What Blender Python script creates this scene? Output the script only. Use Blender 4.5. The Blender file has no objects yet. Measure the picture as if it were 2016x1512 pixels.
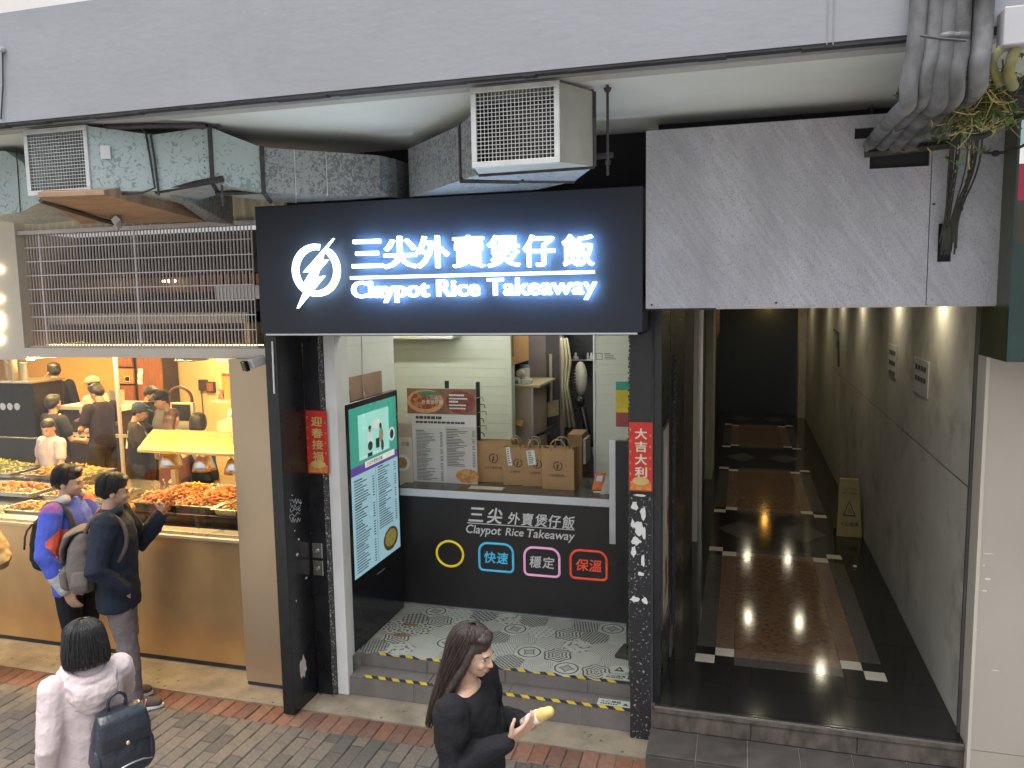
import bpy, bmesh, math, random
from mathutils import Vector, Matrix, noise
random.seed(7)
SC = bpy.context.scene
COL = SC.collection
R = math.radians

# ------------------------------------------------------------------ camera
YAW, PITCH, ROLL, FPX = 0.28205, 0.1124, 0.01721, 1564.0
CAM = Vector((0.658, -4.925, 2.9))
_f = Vector((-math.sin(YAW)*math.cos(PITCH), math.cos(YAW)*math.cos(PITCH), -math.sin(PITCH)))
_r = Vector((math.cos(YAW), math.sin(YAW), 0)); _d = _f.cross(_r)
_c, _s = math.cos(ROLL), math.sin(ROLL)
RIGHT, DOWN, FWD = _r*_c + _d*_s, _d*_c - _r*_s, _f
cam = bpy.data.cameras.new('camera'); camo = bpy.data.objects.new('camera', cam)
COL.objects.link(camo)
camo.matrix_world = Matrix.Translation(CAM) @ Matrix((RIGHT, -DOWN, -FWD)).transposed().to_4x4()
cam.sensor_width = 36.0; cam.lens = FPX/2016*36.0; cam.clip_start = 0.05; cam.clip_end = 4000
SC.camera = camo

# ------------------------------------------------------------------ world, sun, exposure
world = bpy.data.worlds.new('World'); SC.world = world; world.use_nodes = True
wn = world.node_tree; wn.nodes.clear()
sky = wn.nodes.new('ShaderNodeTexSky'); sky.sky_type = 'NISHITA'; sky.sun_disc = False
sky.sun_elevation = R(77); sky.sun_rotation = R(200); sky.air_density = 1.0; sky.dust_density = 5.0; sky.ozone_density = 1.0
hs = wn.nodes.new('ShaderNodeHueSaturation'); hs.inputs['Saturation'].default_value = 0.3
bg = wn.nodes.new('ShaderNodeBackground'); bg.inputs['Strength'].default_value = 0.15
wo = wn.nodes.new('ShaderNodeOutputWorld')
wn.links.new(sky.outputs[0], hs.inputs['Color']); wn.links.new(hs.outputs[0], bg.inputs[0]); wn.links.new(bg.outputs[0], wo.inputs[0])
sun = bpy.data.lights.new('sun', 'SUN'); sun.energy = 1.5; sun.angle = R(50); sun.color = (1.0, 0.97, 0.93)
suno = bpy.data.objects.new('sun', sun); COL.objects.link(suno)
suno.rotation_euler = (R(13), 0, R(-20))
SC.view_settings.view_transform = 'Standard'; SC.view_settings.look = 'None'
SC.view_settings.gamma = 1.0; SC.view_settings.use_curve_mapping = False
SC.view_settings.exposure = 0.85
SC.render.engine = 'CYCLES'
SC.cycles.use_denoising = True
SC.cycles.max_bounces = 8; SC.cycles.diffuse_bounces = 4; SC.cycles.glossy_bounces = 4
SC.cycles.transparent_max_bounces = 12; SC.cycles.sample_clamp_indirect = 4.0
SC.cycles.caustics_reflective = False; SC.cycles.caustics_refractive = False

# ------------------------------------------------------------------ helpers
def at(px, py, Y=None, Z=None, X=None):
    """point of the street on a known wall (Y), level (Z) or side wall (X) plane"""
    r = RIGHT*((px-1008)/FPX) + DOWN*((py-756)/FPX) + FWD
    if Y is not None: t = (Y-CAM.y)/r.y
    elif Z is not None: t = (Z-CAM.z)/r.z
    else: t = (X-CAM.x)/r.x
    return CAM + r*t

def tag(o, label=None, cat=None, group=None, kind=None):
    if label: o['label'] = label
    if cat: o['category'] = cat
    if group: o['group'] = group
    if kind: o['kind'] = kind
    return o
def thing(name, label, cat, loc=(0,0,0), rz=0.0, group=None, sc=1.0):
    o = bpy.data.objects.new(name, None); COL.objects.link(o); o.empty_display_size = .1
    o.location = loc; o.rotation_euler = (0,0,rz); o.scale = (sc,sc,sc)
    o['_m'] = 1; del o['_m']
    return tag(o, label, cat, group)
def wparent(o, p):
    """parent while the mesh keeps its place in the street"""
    o.parent = p
    o.matrix_parent_inverse = (Matrix.Translation(p.location) @ p.rotation_euler.to_matrix().to_4x4() @ Matrix.Diagonal((*p.scale,1))).inverted() if p.parent is None else Matrix.Identity(4)

class MB:
    def __init__(s): s.v = []; s.f = []; s.m = []; s.mi = 0
    def add(s, vs, fs):
        n = len(s.v); s.v += [tuple(v) for v in vs]
        for f in fs: s.f.append([i+n for i in f]); s.m.append(s.mi)
        return s
    def box(s, x0,x1,y0,y1,z0,z1):
        return s.add([(x0,y0,z0),(x1,y0,z0),(x1,y1,z0),(x0,y1,z0),(x0,y0,z1),(x1,y0,z1),(x1,y1,z1),(x0,y1,z1)],
            [(0,3,2,1),(4,5,6,7),(0,1,5,4),(1,2,6,5),(2,3,7,6),(3,0,4,7)])
    def hexa(s, p):   # 8 points, lower ring then upper ring
        return s.add(p, [(0,3,2,1),(4,5,6,7),(0,1,5,4),(1,2,6,5),(2,3,7,6),(3,0,4,7)])
    def obox(s, c, u, v, w):  # centre and three half axes
        c,u,v,w = map(Vector,(c,u,v,w)); P = []
        for k in (-1,1):
            for i,j in ((-1,-1),(1,-1),(1,1),(-1,1)): P.append(c+u*i+v*j+w*k)
        return s.hexa(P)
    def quad(s, a,b,c,d): return s.add([a,b,c,d],[(0,1,2,3)])
    def poly(s, pts, off):    # flat outline given thickness along off
        n = len(pts); off = Vector(off); P = [Vector(p) for p in pts]
        return s.add(P+[p+off for p in P], [tuple(range(n))[::-1], tuple(range(n,2*n))]+[(i,(i+1)%n,(i+1)%n+n,i+n) for i in range(n)])
    def tube(s, path, r, n=8, cap=True):
        path = [Vector(p) for p in path]; rs = r if isinstance(r,(list,tuple)) else [r]*len(path)
        rings = []; up = None
        for i,p in enumerate(path):
            d = (path[min(i+1,len(path)-1)]-path[max(i-1,0)]).normalized()
            if up is None:
                up = Vector((0,0,1)) if abs(d.z) < .9 else Vector((1,0,0))
            a = d.cross(up).normalized(); up = a.cross(d).normalized()
            rings.append([p + (a*math.cos(2*math.pi*k/n)+up*math.sin(2*math.pi*k/n))*rs[i] for k in range(n)])
        vs = [v for g in rings for v in g]
        fs = [(i*n+k, i*n+(k+1)%n, (i+1)*n+(k+1)%n, (i+1)*n+k) for i in range(len(path)-1) for k in range(n)]
        if cap: fs += [tuple(range(n))[::-1], tuple(range((len(path)-1)*n, len(path)*n))]
        return s.add(vs, fs)
    def lathe(s, prof, c=(0,0,0), n=20, axis='Z', cap=True):
        vs = []
        for r,h in prof:
            for k in range(n):
                a = 2*math.pi*k/n; q = (r*math.cos(a), r*math.sin(a), h)
                if axis=='Y': q = (q[0], q[2], q[1])
                if axis=='X': q = (q[2], q[0], q[1])
                vs.append((q[0]+c[0], q[1]+c[1], q[2]+c[2]))
        fs = [(i*n+k, i*n+(k+1)%n, (i+1)*n+(k+1)%n, (i+1)*n+k) for i in range(len(prof)-1) for k in range(n)]
        if cap: fs += [tuple(range(n))[::-1], tuple(range((len(prof)-1)*n, len(prof)*n))]
        return s.add(vs, fs)
    def ell(s, c, r, rot=None, n=14, m=9):
        c = Vector(c); vs = []
        for i in range(1,m):
            t = math.pi*i/m
            for k in range(n):
                a = 2*math.pi*k/n
                p = Vector((r[0]*math.sin(t)*math.cos(a), r[1]*math.sin(t)*math.sin(a), r[2]*math.cos(t)))
                vs.append(p)
        vs += [Vector((0,0,r[2])), Vector((0,0,-r[2]))]
        if rot is not None:
            q = rot if isinstance(rot, Matrix) else Matrix.Rotation(rot[0],3,'X') if len(rot)==1 else (Matrix.Rotation(rot[2],3,'Z')@Matrix.Rotation(rot[1],3,'Y')@Matrix.Rotation(rot[0],3,'X'))
            vs = [q@p for p in vs]
        vs = [p+c for p in vs]; N = (m-1)*n
        fs = [(i*n+k,(i+1)*n+k,(i+1)*n+(k+1)%n,i*n+(k+1)%n) for i in range(m-2) for k in range(n)]
        fs += [(N,k,(k+1)%n) for k in range(n)] + [(N+1,(m-2)*n+(k+1)%n,(m-2)*n+k) for k in range(n)]
        return s.add(vs, fs)
    def loft(s, rings, n=16):   # rings of (cx,cy,cz,rx,ry[,tilt])
        vs = []
        for g in rings:
            tl = g[5] if len(g) > 5 else 0
            for k in range(n):
                a = 2*math.pi*k/n; x = g[3]*math.cos(a); y = g[4]*math.sin(a)
                vs.append((g[0]+x, g[1]+y, g[2]+tl*y))
        fs = [(i*n+k, i*n+(k+1)%n, (i+1)*n+(k+1)%n, (i+1)*n+k) for i in range(len(rings)-1) for k in range(n)]
        fs += [tuple(range(n))[::-1], tuple(range((len(rings)-1)*n, len(rings)*n))]
        return s.add(vs, fs)
    def ball_tube(s, pts, n=10):   # tapered limb with rounded ends: points (x,y,z,r)
        P = [Vector(p[:3]) for p in pts]; r = [p[3] for p in pts]
        d0 = (P[1]-P[0]).normalized(); d1 = (P[-1]-P[-2]).normalized()
        path = [P[0]-d0*r[0]*.95, P[0]-d0*r[0]*.6]+P+[P[-1]+d1*r[-1]*.6, P[-1]+d1*r[-1]*.95]
        return s.tube(path, [r[0]*.3, r[0]*.8]+r+[r[-1]*.8, r[-1]*.3], n)
    def obj(s, name, mat, parent=None, smooth=False, local=False, bevel=0, kind=None):
        me = bpy.data.meshes.new(name); me.from_pydata(s.v, [], s.f)
        ms = mat if isinstance(mat,(list,tuple)) else [mat]
        for q in ms: me.materials.append(q)
        for p,i in zip(me.polygons, s.m): p.material_index = min(i,len(ms)-1)
        if smooth: me.polygons.foreach_set('use_smooth', [True]*len(me.polygons))
        me.update()
        o = bpy.data.objects.new(name, me); COL.objects.link(o)
        if parent is not None:
            if local: o.parent = parent
            else: wparent(o, parent)
        if bevel:
            b = o.modifiers.new('bevel','BEVEL'); b.width = bevel; b.segments = 2; b.limit_method = 'ANGLE'
        if kind: o['kind'] = kind
        return o
def part(name, mesh, parent, like=None, loc=None):
    """another piece that shares mesh data"""
    o = bpy.data.objects.new(name, mesh); COL.objects.link(o); o.parent = parent
    if loc is not None: o.location = loc
    return o
def copy_tree(o, parent=None):
    c = o.copy(); COL.objects.link(c)
    if parent is not None: c.parent = parent
    for ch in list(o.children): copy_tree(ch, c)
    return c
def box(name, mat, parent, *b, bevel=0, **k): return MB().box(*b).obj(name, mat, parent, bevel=bevel, **k)
def tbox(name, label, cat, mat, *b, group=None, bevel=0):
    return tag(MB().box(*b).obj(name, mat, bevel=bevel), label, cat, group)

# ---- lettering: font outlines turned into meshes
def text_mesh(body, size=1.0, ext=0.0, bold=0.0, shear=0.0, align='LEFT', spacing=1.0):
    c = bpy.data.curves.new('lettering','FONT'); c.body = body; c.size = size; c.extrude = ext; c.offset = bold; c.shear = shear
    c.align_x = align; c.resolution_u = 3; c.space_character = spacing
    o = bpy.data.objects.new('lettering', c); COL.objects.link(o)
    dg = bpy.context.evaluated_depsgraph_get()
    me = bpy.data.meshes.new_from_object(o.evaluated_get(dg))
    bpy.data.objects.remove(o); bpy.data.curves.remove(c)
    return me
def put_text(name, body, mat, parent, origin, right, up, width=None, height=None, ext=0.0, bold=0.0, shear=0.0, spacing=1.0, mirror=False):
    """letters fitted into a width x height frame whose lower left corner is origin"""
    me = text_mesh(body, 1.0, 0.5, 0.0, shear, spacing=spacing)
    if bold:
        V = [v.co.copy() for v in me.vertices]; F = [tuple(p.vertices) for p in me.polygons]; mb = MB()
        for k in range(6): o3 = Vector((bold*.8*math.cos(R(60*k)), bold*.8*math.sin(R(60*k)), .01*k)); mb.add([v+o3 for v in V], F)
        me = bpy.data.meshes.new('lettering'); me.from_pydata(mb.v, [], mb.f)
    xs = [v.co.x for v in me.vertices]; ys = [v.co.y for v in me.vertices]
    if not xs: return None
    x0,x1,y0,y1 = min(xs),max(xs),min(ys),max(ys)
    sx = width/(x1-x0) if width else None; sy = height/(y1-y0) if height else None
    sx = sx or sy; sy = sy or sx
    right = Vector(right).normalized(); up = Vector(up).normalized(); nrm = right.cross(up); O = Vector(origin)
    for v in me.vertices:
        v.co = O + right*((v.co.x-x0)*sx) + up*((v.co.y-y0)*sy) + nrm*((v.co.z+.5)*max(ext,.0008))
    me.materials.clear(); me.materials.append(mat); me.name = name
    o = bpy.data.objects.new(name, me); COL.objects.link(o)
    if parent is not None: wparent(o, parent)
    return o

# ------------------------------------------------------------------ materials
MATS = {}
def mat(name, col, rough=.6, metal=0.0, var=.12, vs=6.0, bump=0.0, bs=40.0, emis=0.0, ecol=None, spec=.5, stretch=None, col2=None, thr=None, dirt=0.0, dirtcol=(.05,.045,.04), alpha=None, coat=0.0):
    """procedural paint/plastic/stone: base colour with drifting tone, optional second colour in patches, fine relief"""
    m = bpy.data.materials.new(name); m.use_nodes = True; nt = m.node_tree; N = nt.nodes; L = nt.links
    b = N['Principled BSDF']; b.inputs['Roughness'].default_value = rough; b.inputs['Metallic'].default_value = metal
    b.inputs['Specular IOR Level'].default_value = spec; b.inputs['Coat Weight'].default_value = coat
    tc = N.new('ShaderNodeTexCoord'); src = tc.outputs['Object']
    if stretch:
        mp = N.new('ShaderNodeMapping'); mp.inputs['Scale'].default_value = stretch; L.new(src, mp.inputs['Vector']); src = mp.outputs[0]
    nz = N.new('ShaderNodeTexNoise'); nz.inputs['Scale'].default_value = vs; nz.inputs['Detail'].default_value = 5; L.new(src, nz.inputs['Vector'])
    cr = N.new('ShaderNodeValToRGB'); e = cr.color_ramp.elements
    e[0].position, e[1].position = (.3,.7) if thr is None else (thr-.02, thr+.02)
    lo = [max(0,c*(1-var)) for c in col]; hi = [min(1,c*(1+var)) for c in col]
    if col2 is not None: lo, hi = col, col2
    e[0].color = (*lo[:3],1); e[1].color = (*hi[:3],1)
    L.new(nz.outputs['Fac'], cr.inputs['Fac']); out = cr.outputs['Color']
    if dirt:
        n2 = N.new('ShaderNodeTexNoise'); n2.inputs['Scale'].default_value = 2.3; n2.inputs['Detail'].default_value = 9; n2.inputs['Roughness'].default_value = .7; L.new(tc.outputs['Object'], n2.inputs['Vector'])
        r2 = N.new('ShaderNodeValToRGB'); r2.color_ramp.elements[0].position = .52; r2.color_ramp.elements[1].position = .78
        r2.color_ramp.elements[0].color = (0,0,0,1); r2.color_ramp.elements[1].color = (dirt,dirt,dirt,1); L.new(n2.outputs['Fac'], r2.inputs['Fac'])
        mx = N.new('ShaderNodeMix'); mx.data_type = 'RGBA'; L.new(r2.outputs[0], mx.inputs[0]); L.new(out, mx.inputs[6]); mx.inputs[7].default_value = (*dirtcol,1); out = mx.outputs[2]
    L.new(out, b.inputs['Base Color'])
    if bump:
        n3 = N.new('ShaderNodeTexNoise'); n3.inputs['Scale'].default_value = bs; n3.inputs['Detail'].default_value = 4; L.new(src, n3.inputs['Vector'])
        bp = N.new('ShaderNodeBump'); bp.inputs['Strength'].default_value = bump; bp.inputs['Distance'].default_value = .01; L.new(n3.outputs['Fac'], bp.inputs['Height']); L.new(bp.outputs[0], b.inputs['Normal'])
    if rough > .15 and metal < .5:
        mr = N.new('ShaderNodeMapRange'); mr.inputs[3].default_value = max(.05,rough-.1); mr.inputs[4].default_value = min(1,rough+.1); L.new(nz.outputs['Fac'], mr.inputs[0]); L.new(mr.outputs[0], b.inputs['Roughness'])
    if emis:
        b.inputs['Emission Color'].default_value = (*(ecol or col),1); b.inputs['Emission Strength'].default_value = emis
    if alpha is not None: b.inputs['Alpha'].default_value = alpha
    MATS[name] = m; return m
def sheet_glass(name, tint=(1,1,1), refl=1.0):
    """thin pane: clear straight through with a mirror share that grows at grazing angles"""
    m = bpy.data.materials.new(name); m.use_nodes = True; N = m.node_tree.nodes; L = m.node_tree.links; N.clear()
    o = N.new('ShaderNodeOutputMaterial'); t = N.new('ShaderNodeBsdfTransparent'); t.inputs[0].default_value = (*tint,1)
    g = N.new('ShaderNodeBsdfGlossy'); g.inputs['Roughness'].default_value = .015; g.inputs[0].default_value = (refl,refl,refl,1)
    lw = N.new('ShaderNodeLayerWeight'); lw.inputs[0].default_value = .5; pw = N.new('ShaderNodeMath'); pw.operation = 'POWER'; L.new(lw.outputs['Facing'], pw.inputs[0]); pw.inputs[1].default_value = 5.0
    fr = N.new('ShaderNodeMath'); fr.operation = 'MULTIPLY_ADD'; L.new(pw.outputs[0], fr.inputs[0]); fr.inputs[1].default_value = .9; fr.inputs[2].default_value = .022; mx = N.new('ShaderNodeMixShader')
    L.new(fr.outputs[0], mx.inputs[0]); L.new(t.outputs[0], mx.inputs[1]); L.new(g.outputs[0], mx.inputs[2]); L.new(mx.outputs[0], o.inputs[0]); return m
def granite(name, cols, scale=60, rough=.3, spec=.5):
    m = bpy.data.materials.new(name); m.use_nodes = True; N = m.node_tree.nodes; L = m.node_tree.links; b = N['Principled BSDF']
    b.inputs['Roughness'].default_value = rough; b.inputs['Specular IOR Level'].default_value = spec
    tc = N.new('ShaderNodeTexCoord'); v = N.new('ShaderNodeTexVoronoi'); v.inputs['Scale'].default_value = scale; L.new(tc.outputs['Object'], v.inputs['Vector'])
    nz = N.new('ShaderNodeTexNoise'); nz.inputs['Scale'].default_value = 5; nz.inputs['Detail'].default_value = 6; L.new(tc.outputs['Object'], nz.inputs['Vector'])
    cr = N.new('ShaderNodeValToRGB'); cr.color_ramp.interpolation = 'LINEAR'
    el = cr.color_ramp.elements; el[0].color = (*cols[0],1); el[1].color = (*cols[-1],1)
    for i,c in enumerate(cols[1:-1]): k = el.new((i+1)/(len(cols)-1)); k.color = (*c,1)
    sp = N.new('ShaderNodeSeparateColor'); L.new(v.outputs['Color'], sp.inputs[0])
    ad = N.new('ShaderNodeMath'); ad.operation = 'MULTIPLY_ADD'; L.new(sp.outputs[0], ad.inputs[0]); ad.inputs[1].default_value = .6
    mu = N.new('ShaderNodeMath'); mu.operation = 'MULTIPLY'; L.new(nz.outputs['Fac'], mu.inputs[0]); mu.inputs[1].default_value = .55; L.new(mu.outputs[0], ad.inputs[2])
    L.new(ad.outputs[0], cr.inputs['Fac']); L.new(cr.outputs[0], b.inputs['Base Color']); return m
def galvanised(name, dark, light, scale=28, thr=.5):
    """spangled zinc sheet"""
    m = bpy.data.materials.new(name); m.use_nodes = True; N = m.node_tree.nodes; L = m.node_tree.links; b = N['Principled BSDF']
    b.inputs['Roughness'].default_value = .5; b.inputs['Metallic'].default_value = .35
    tc = N.new('ShaderNodeTexCoord'); mp = N.new('ShaderNodeMapping'); mp.inputs['Scale'].default_value = (1,1,1); mp.inputs['Rotation'].default_value = (.4,.5,.6); L.new(tc.outputs['Object'], mp.inputs[0])
    nz = N.new('ShaderNodeTexNoise'); nz.inputs['Scale'].default_value = scale; nz.inputs['Detail'].default_value = 3; nz.inputs['Distortion'].default_value = 1.5; L.new(mp.outputs[0], nz.inputs['Vector'])
    n2 = N.new('ShaderNodeTexNoise'); n2.inputs['Scale'].default_value = 3; L.new(mp.outputs[0], n2.inputs['Vector'])
    ad = N.new('ShaderNodeMath'); ad.operation = 'MULTIPLY_ADD'; L.new(n2.outputs['Fac'], ad.inputs[0]); ad.inputs[1].default_value = .35; L.new(nz.outputs['Fac'], ad.inputs[2])
    cr = N.new('ShaderNodeValToRGB'); cr.color_ramp.elements[0].position = thr+.1; cr.color_ramp.elements[1].position = thr+.17
    cr.color_ramp.elements[0].color = (*dark,1); cr.color_ramp.elements[1].color = (*light,1)
    L.new(ad.outputs[0], cr.inputs[0]); L.new(cr.outputs[0], b.inputs['Base Color']); return m
def brushed(name, col, rough=.3, metal=.9):
    m = mat(name, col, rough, metal, var=.1, vs=3); N = m.node_tree.nodes; L = m.node_tree.links; b = N['Principled BSDF']
    tc = N.new('ShaderNodeTexCoord'); mp = N.new('ShaderNodeMapping'); mp.inputs['Scale'].default_value = (1.2,1.2,160); L.new(tc.outputs['Object'], mp.inputs[0])
    nz = N.new('ShaderNodeTexNoise'); nz.inputs['Scale'].default_value = 3; nz.inputs['Detail'].default_value = 3; L.new(mp.outputs[0], nz.inputs['Vector'])
    mr = N.new('ShaderNodeMapRange'); mr.inputs[3].default_value = rough-.03; mr.inputs[4].default_value = rough+.05; L.new(nz.outputs['Fac'], mr.inputs[0]); L.new(mr.outputs[0], b.inputs['Roughness']); return m

M_FASCIA = mat('painted_render', (.278,.290,.318), .75, var=.05, vs=1.6, bump=.15, bs=14, stretch=(1,1,2.2), dirt=.35, dirtcol=(.20,.20,.215))
M_WHITEP = mat('white_ceiling_paint', (.84,.88,.84), .7, var=.05, vs=2, dirt=.12, dirtcol=(.5,.52,.48))
M_BEAMP = mat('beige_beam_paint', (.50,.51,.49), .7, var=.06, vs=3)
M_DRIP = mat('dark_drip_edge', (.035,.035,.04), .8, var=.4, vs=9)
M_UPWALL = mat('upper_wall_paint', (.70,.66,.64), .8, var=.08, vs=2)
M_BLACK = mat('black_panel', (.02,.022,.03), .42, var=.2, vs=3)
M_BLACKG = mat('black_glossy', (.012,.012,.015), .16, var=.1)
M_BLACKP = mat('scuffed_black_paint', (.012,.013,.016), .3, var=.3, vs=10, dirt=.55, dirtcol=(.03,.028,.026), bump=.15, bs=15)
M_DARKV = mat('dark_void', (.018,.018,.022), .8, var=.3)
M_SIGNF = mat('sign_face', (.026,.03,.042), .5, var=.05, vs=2, spec=.3)
M_LIT = mat('lit_letter', (.9,.95,1), .4, emis=1.6, ecol=(.85,.95,1.0), var=0)
M_HALO = mat('letter_side_glow', (.6,.8,1), .4, emis=5.5, ecol=(.50,.76,1.0), var=0)
M_SIDE = mat('letter_edge', (.6,.8,1), .4, emis=3.0, ecol=(.66,.87,1.0), var=0)
M_LITW = mat('lit_warm_letter', (1,.9,.7), .4, emis=4.0, ecol=(1.0,.86,.55), var=0)
M_ALU = mat('aluminium', (.55,.57,.6), .38, .8, var=.08)
M_WHITE = mat('white_paint', (.74,.74,.73), .55, var=.06, vs=4, dirt=.25, dirtcol=(.35,.33,.3))
M_STEEL = brushed('stainless', (.62,.6,.56), .22, .95)
M_GOLD = brushed('champagne_metal', (.66,.46,.24), .30, .72)
M_GOLDL = mat('champagne_light', (.50,.39,.27), .30, .6, var=.04, vs=2)
M_CREAM = mat('cream_panel', (.60,.55,.47), .5, var=.04, vs=2)
M_CORR = mat('cream_corrugated', (.62,.56,.42), .5, var=.06)
M_GLASS = sheet_glass('shop_glass', (.985,.99,.985))
M_GLASS2 = sheet_glass('sneeze_glass', (.96,.985,.97))
M_CONC = mat('worn_concrete', (.27,.225,.165), .85, var=.3, vs=5, bump=.6, bs=60, dirt=.75, dirtcol=(.135,.11,.085))
M_STEPT = mat('grey_step_tile', (.17,.155,.145), .5, var=.12, vs=10, dirt=.3, dirtcol=(.09,.08,.07))
M_GROUT = mat('pale_grout', (.42,.40,.37), .9, var=.2, vs=20)
M_TAPEY = mat('yellow_tape', (.72,.50,.05), .5, var=.12, vs=14, dirt=.3, dirtcol=(.3,.22,.08))
M_TAPEK = mat('black_tape', (.03,.03,.03), .5, var=.2)
M_PAVER = [mat('grey_paver_%s'%n, c, .8, var=.2, vs=30, bump=.5, bs=90, dirt=.25, dirtcol=(.12,.10,.085)) for n,c in (('mid',(.112,.101,.091)),('warm',(.130,.112,.097)),('dark',(.080,.074,.069)))]
M_BRICK = [mat('red_brick_%s'%n, c, .85, var=.2, vs=22, bump=.5, bs=80, dirt=.6, dirtcol=(.20,.165,.13)) for n,c in (('mid',(.185,.083,.052)),('pale',(.205,.105,.07)),('dark',(.14,.07,.05)))]
M_BED = mat('sand_joint', (.22,.20,.17), .95, var=.3, vs=50)
M_ASPH = mat('concrete_road', (.30,.295,.28), .85, var=.2, vs=30, bump=.4, bs=120)
# ================================================================== ground
g = MB().box(-200,200,-300,120,-.5,-.05).obj('street_ground', M_ASPH); tag(g, kind='structure')
st_ = MB(); rnd = random.Random(77)
for k in range(60):
    x,y,r_ = rnd.uniform(-5.2,.1), rnd.uniform(-.19,.05), rnd.uniform(.005,.014)
    st_.add([(x+r_*math.cos(R(45*q))*rnd.uniform(.7,1.1), y+r_*math.sin(R(45*q))*rnd.uniform(.7,1.1), 0.0) for q in range(8)], [tuple(range(8))])
pv = MB().box(-7.5,3.5,-3.6,-.43,-.06,-.014).obj('pavement', M_BED); tag(pv, kind='structure')
ap = MB().box(-7.5,3.5,-.21,.30,-.06,-.002).obj('concrete_apron', M_CONC); tag(ap, kind='structure')
st_.obj('gum_spots', mat('old_gum',(.115,.095,.075),.9,var=.3), ap, kind='stuff')
def slab_mesh(name, w, d, h, m, ch=.006):
    b = MB(); b.add([(-w,-d,-h),(w,-d,-h),(w,d,-h),(-w,d,-h),(-w,-d,-ch),(w,-d,-ch),(w,d,-ch),(-w,d,-ch),(-w+ch,-d+ch,0),(w-ch,-d+ch,0),(w-ch,d-ch,0),(-w+ch,d-ch,0)],
        [(0,1,5,4),(1,2,6,5),(2,3,7,6),(3,0,4,7),(4,5,9,8),(5,6,10,9),(6,7,11,10),(7,4,8,11),(8,9,10,11)])
    me = bpy.data.meshes.new(name); me.from_pydata(b.v,[],b.f); me.materials.append(m); return me
pav = [slab_mesh('paver', .0485, .0985, .04, m) for m in M_PAVER]
rest = MB(); n_near = 0
spots = []
for i in range(-75, 24):
    for j in range(0, 9):
        x = i*.1; y = -.535 - j*.2 - (.1 if i%2 else 0) 
        v = Vector((x,y,0))-CAM; u = 1008+FPX*v.dot(RIGHT)/v.dot(FWD); w = 756+FPX*v.dot(DOWN)/v.dot(FWD)
        spots.append((-w if -40<u<1300 and w<1540 else 9e9+w, x, y))
spots.sort(key=lambda s: (s[0] > 0, random.random() if s[0] < 0 else 0))
near = [s for s in spots if s[0] < 0][:250]; far = [s for s in spots if s not in near]
for _,x,y in near:
    o = part('paver', random.choice(pav), pv, loc=(x, y, random.uniform(-.004,.003)))
    o.rotation_euler = (random.gauss(0,.008), random.gauss(0,.008), random.gauss(0,.006))
for _,x,y in far: rest.box(x-.0485,x+.0485,y-.0985,y+.0985,-.04,random.uniform(-.004,.002))
halfm = [slab_mesh('paver', .0485, .0475, .04, m) for m in M_PAVER]
for i in range(-75,24):
    if i % 2:
        if -50 <= i <= 2: part('paver', random.choice(halfm), pv, loc=(i*.1,-.483,random.uniform(-.004,.002)))
        else: rest.box(i*.1-.0485,i*.1+.0485,-.530,-.436,-.04,-.002)
rest.obj('paver_field', M_PAVER[0], pv, kind='stuff')
br = MB().box(-7.5,3.5,-.43,-.21,-.06,-.016).obj('brick_edging', mat('brick_joint',(.19,.135,.095),.95,var=.3,vs=40)); tag(br, kind='structure')
brm = [slab_mesh('brick', .0505, .104, .04, m) for m in M_BRICK]
for i in range(-58, 8):
    o = part('brick', random.choice(brm), br, loc=(i*.107, -.32, random.uniform(-.009,-.003)))
    o.rotation_euler = (random.gauss(0,.01), random.gauss(0,.01), random.gauss(0,.01))

# ================================================================== canopy and upper building
cn = thing('concrete_canopy', 'grey painted concrete canopy running above all the shopfronts', 'canopy', (0,-1.4,3.86))
box('fascia', M_FASCIA, cn, -9,6,-1.45,-1.30,3.862,4.42)
box('soffit', M_WHITEP, cn, -9,6,-1.22,.9,3.872,4.2)
box('edge_beam', M_BEAMP, cn, -9,6,-1.298,-1.222,3.858,4.2)
b = MB(); x = -9.0
while x < 1.36:
    w = random.uniform(.03,.30)
    b.box(x,x+w-.0005,-1.447,-1.40,3.862-random.uniform(.011,.018),3.8615); x += w
b.obj('drip_edge', M_DRIP, cn)
box('drip_edge', M_DRIP, cn, 1.50,6,-1.447,-1.41,3.84,3.8615)
uw = tbox('upper_wall', 'pale pinkish upper wall of the building above the grey canopy', 'wall', M_UPWALL, -9,6,-1.2,-.9,4.421,9)
for px in (1628,1640):
    q0_,q1_ = at(px,2,Y=-1.452), at(px,88,Y=-1.452); MB().tube([q0_+Vector((0,0,.3)),q1_], .0022, 5).obj('paint_seam', M_FASCIA, cn)
# drip line of paint and small pipe bracket at the far left of the fascia
t = thing('wall_cable', 'thin cable running down the canopy front at the far left corner', 'cable', (-3.2,-1.46,3.9))
p0, p1 = at(5,100,Y=-1.46), at(2,235,Y=-1.46)
MB().tube([p0, (p0+p1)/2+Vector((.008,0,0)), p1], .004, 6).obj('wire', M_DRIP, t)
MB().lathe([(.012,-.02),(.016,-.005),(.016,.012)], tuple(at(5,98,Y=-1.46)), 10, 'Y').obj('clip', M_ALU, t)

# ================================================================== walls behind ducts and panel, shade of the voids put into their dark colour, main floor wall
tbox('lintel_wall', 'wall above the black shop sign, coloured for the dark void behind the ducts', 'wall', M_DARKV, -2.42,.17,.10,.30,2.66,3.87)
tbox('lintel_wall', 'filler wall behind the grey stone panel over the passage, coloured as a dark void', 'wall', M_DARKV, .175,2.0,-.10,0.0,2.83,3.865)

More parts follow.
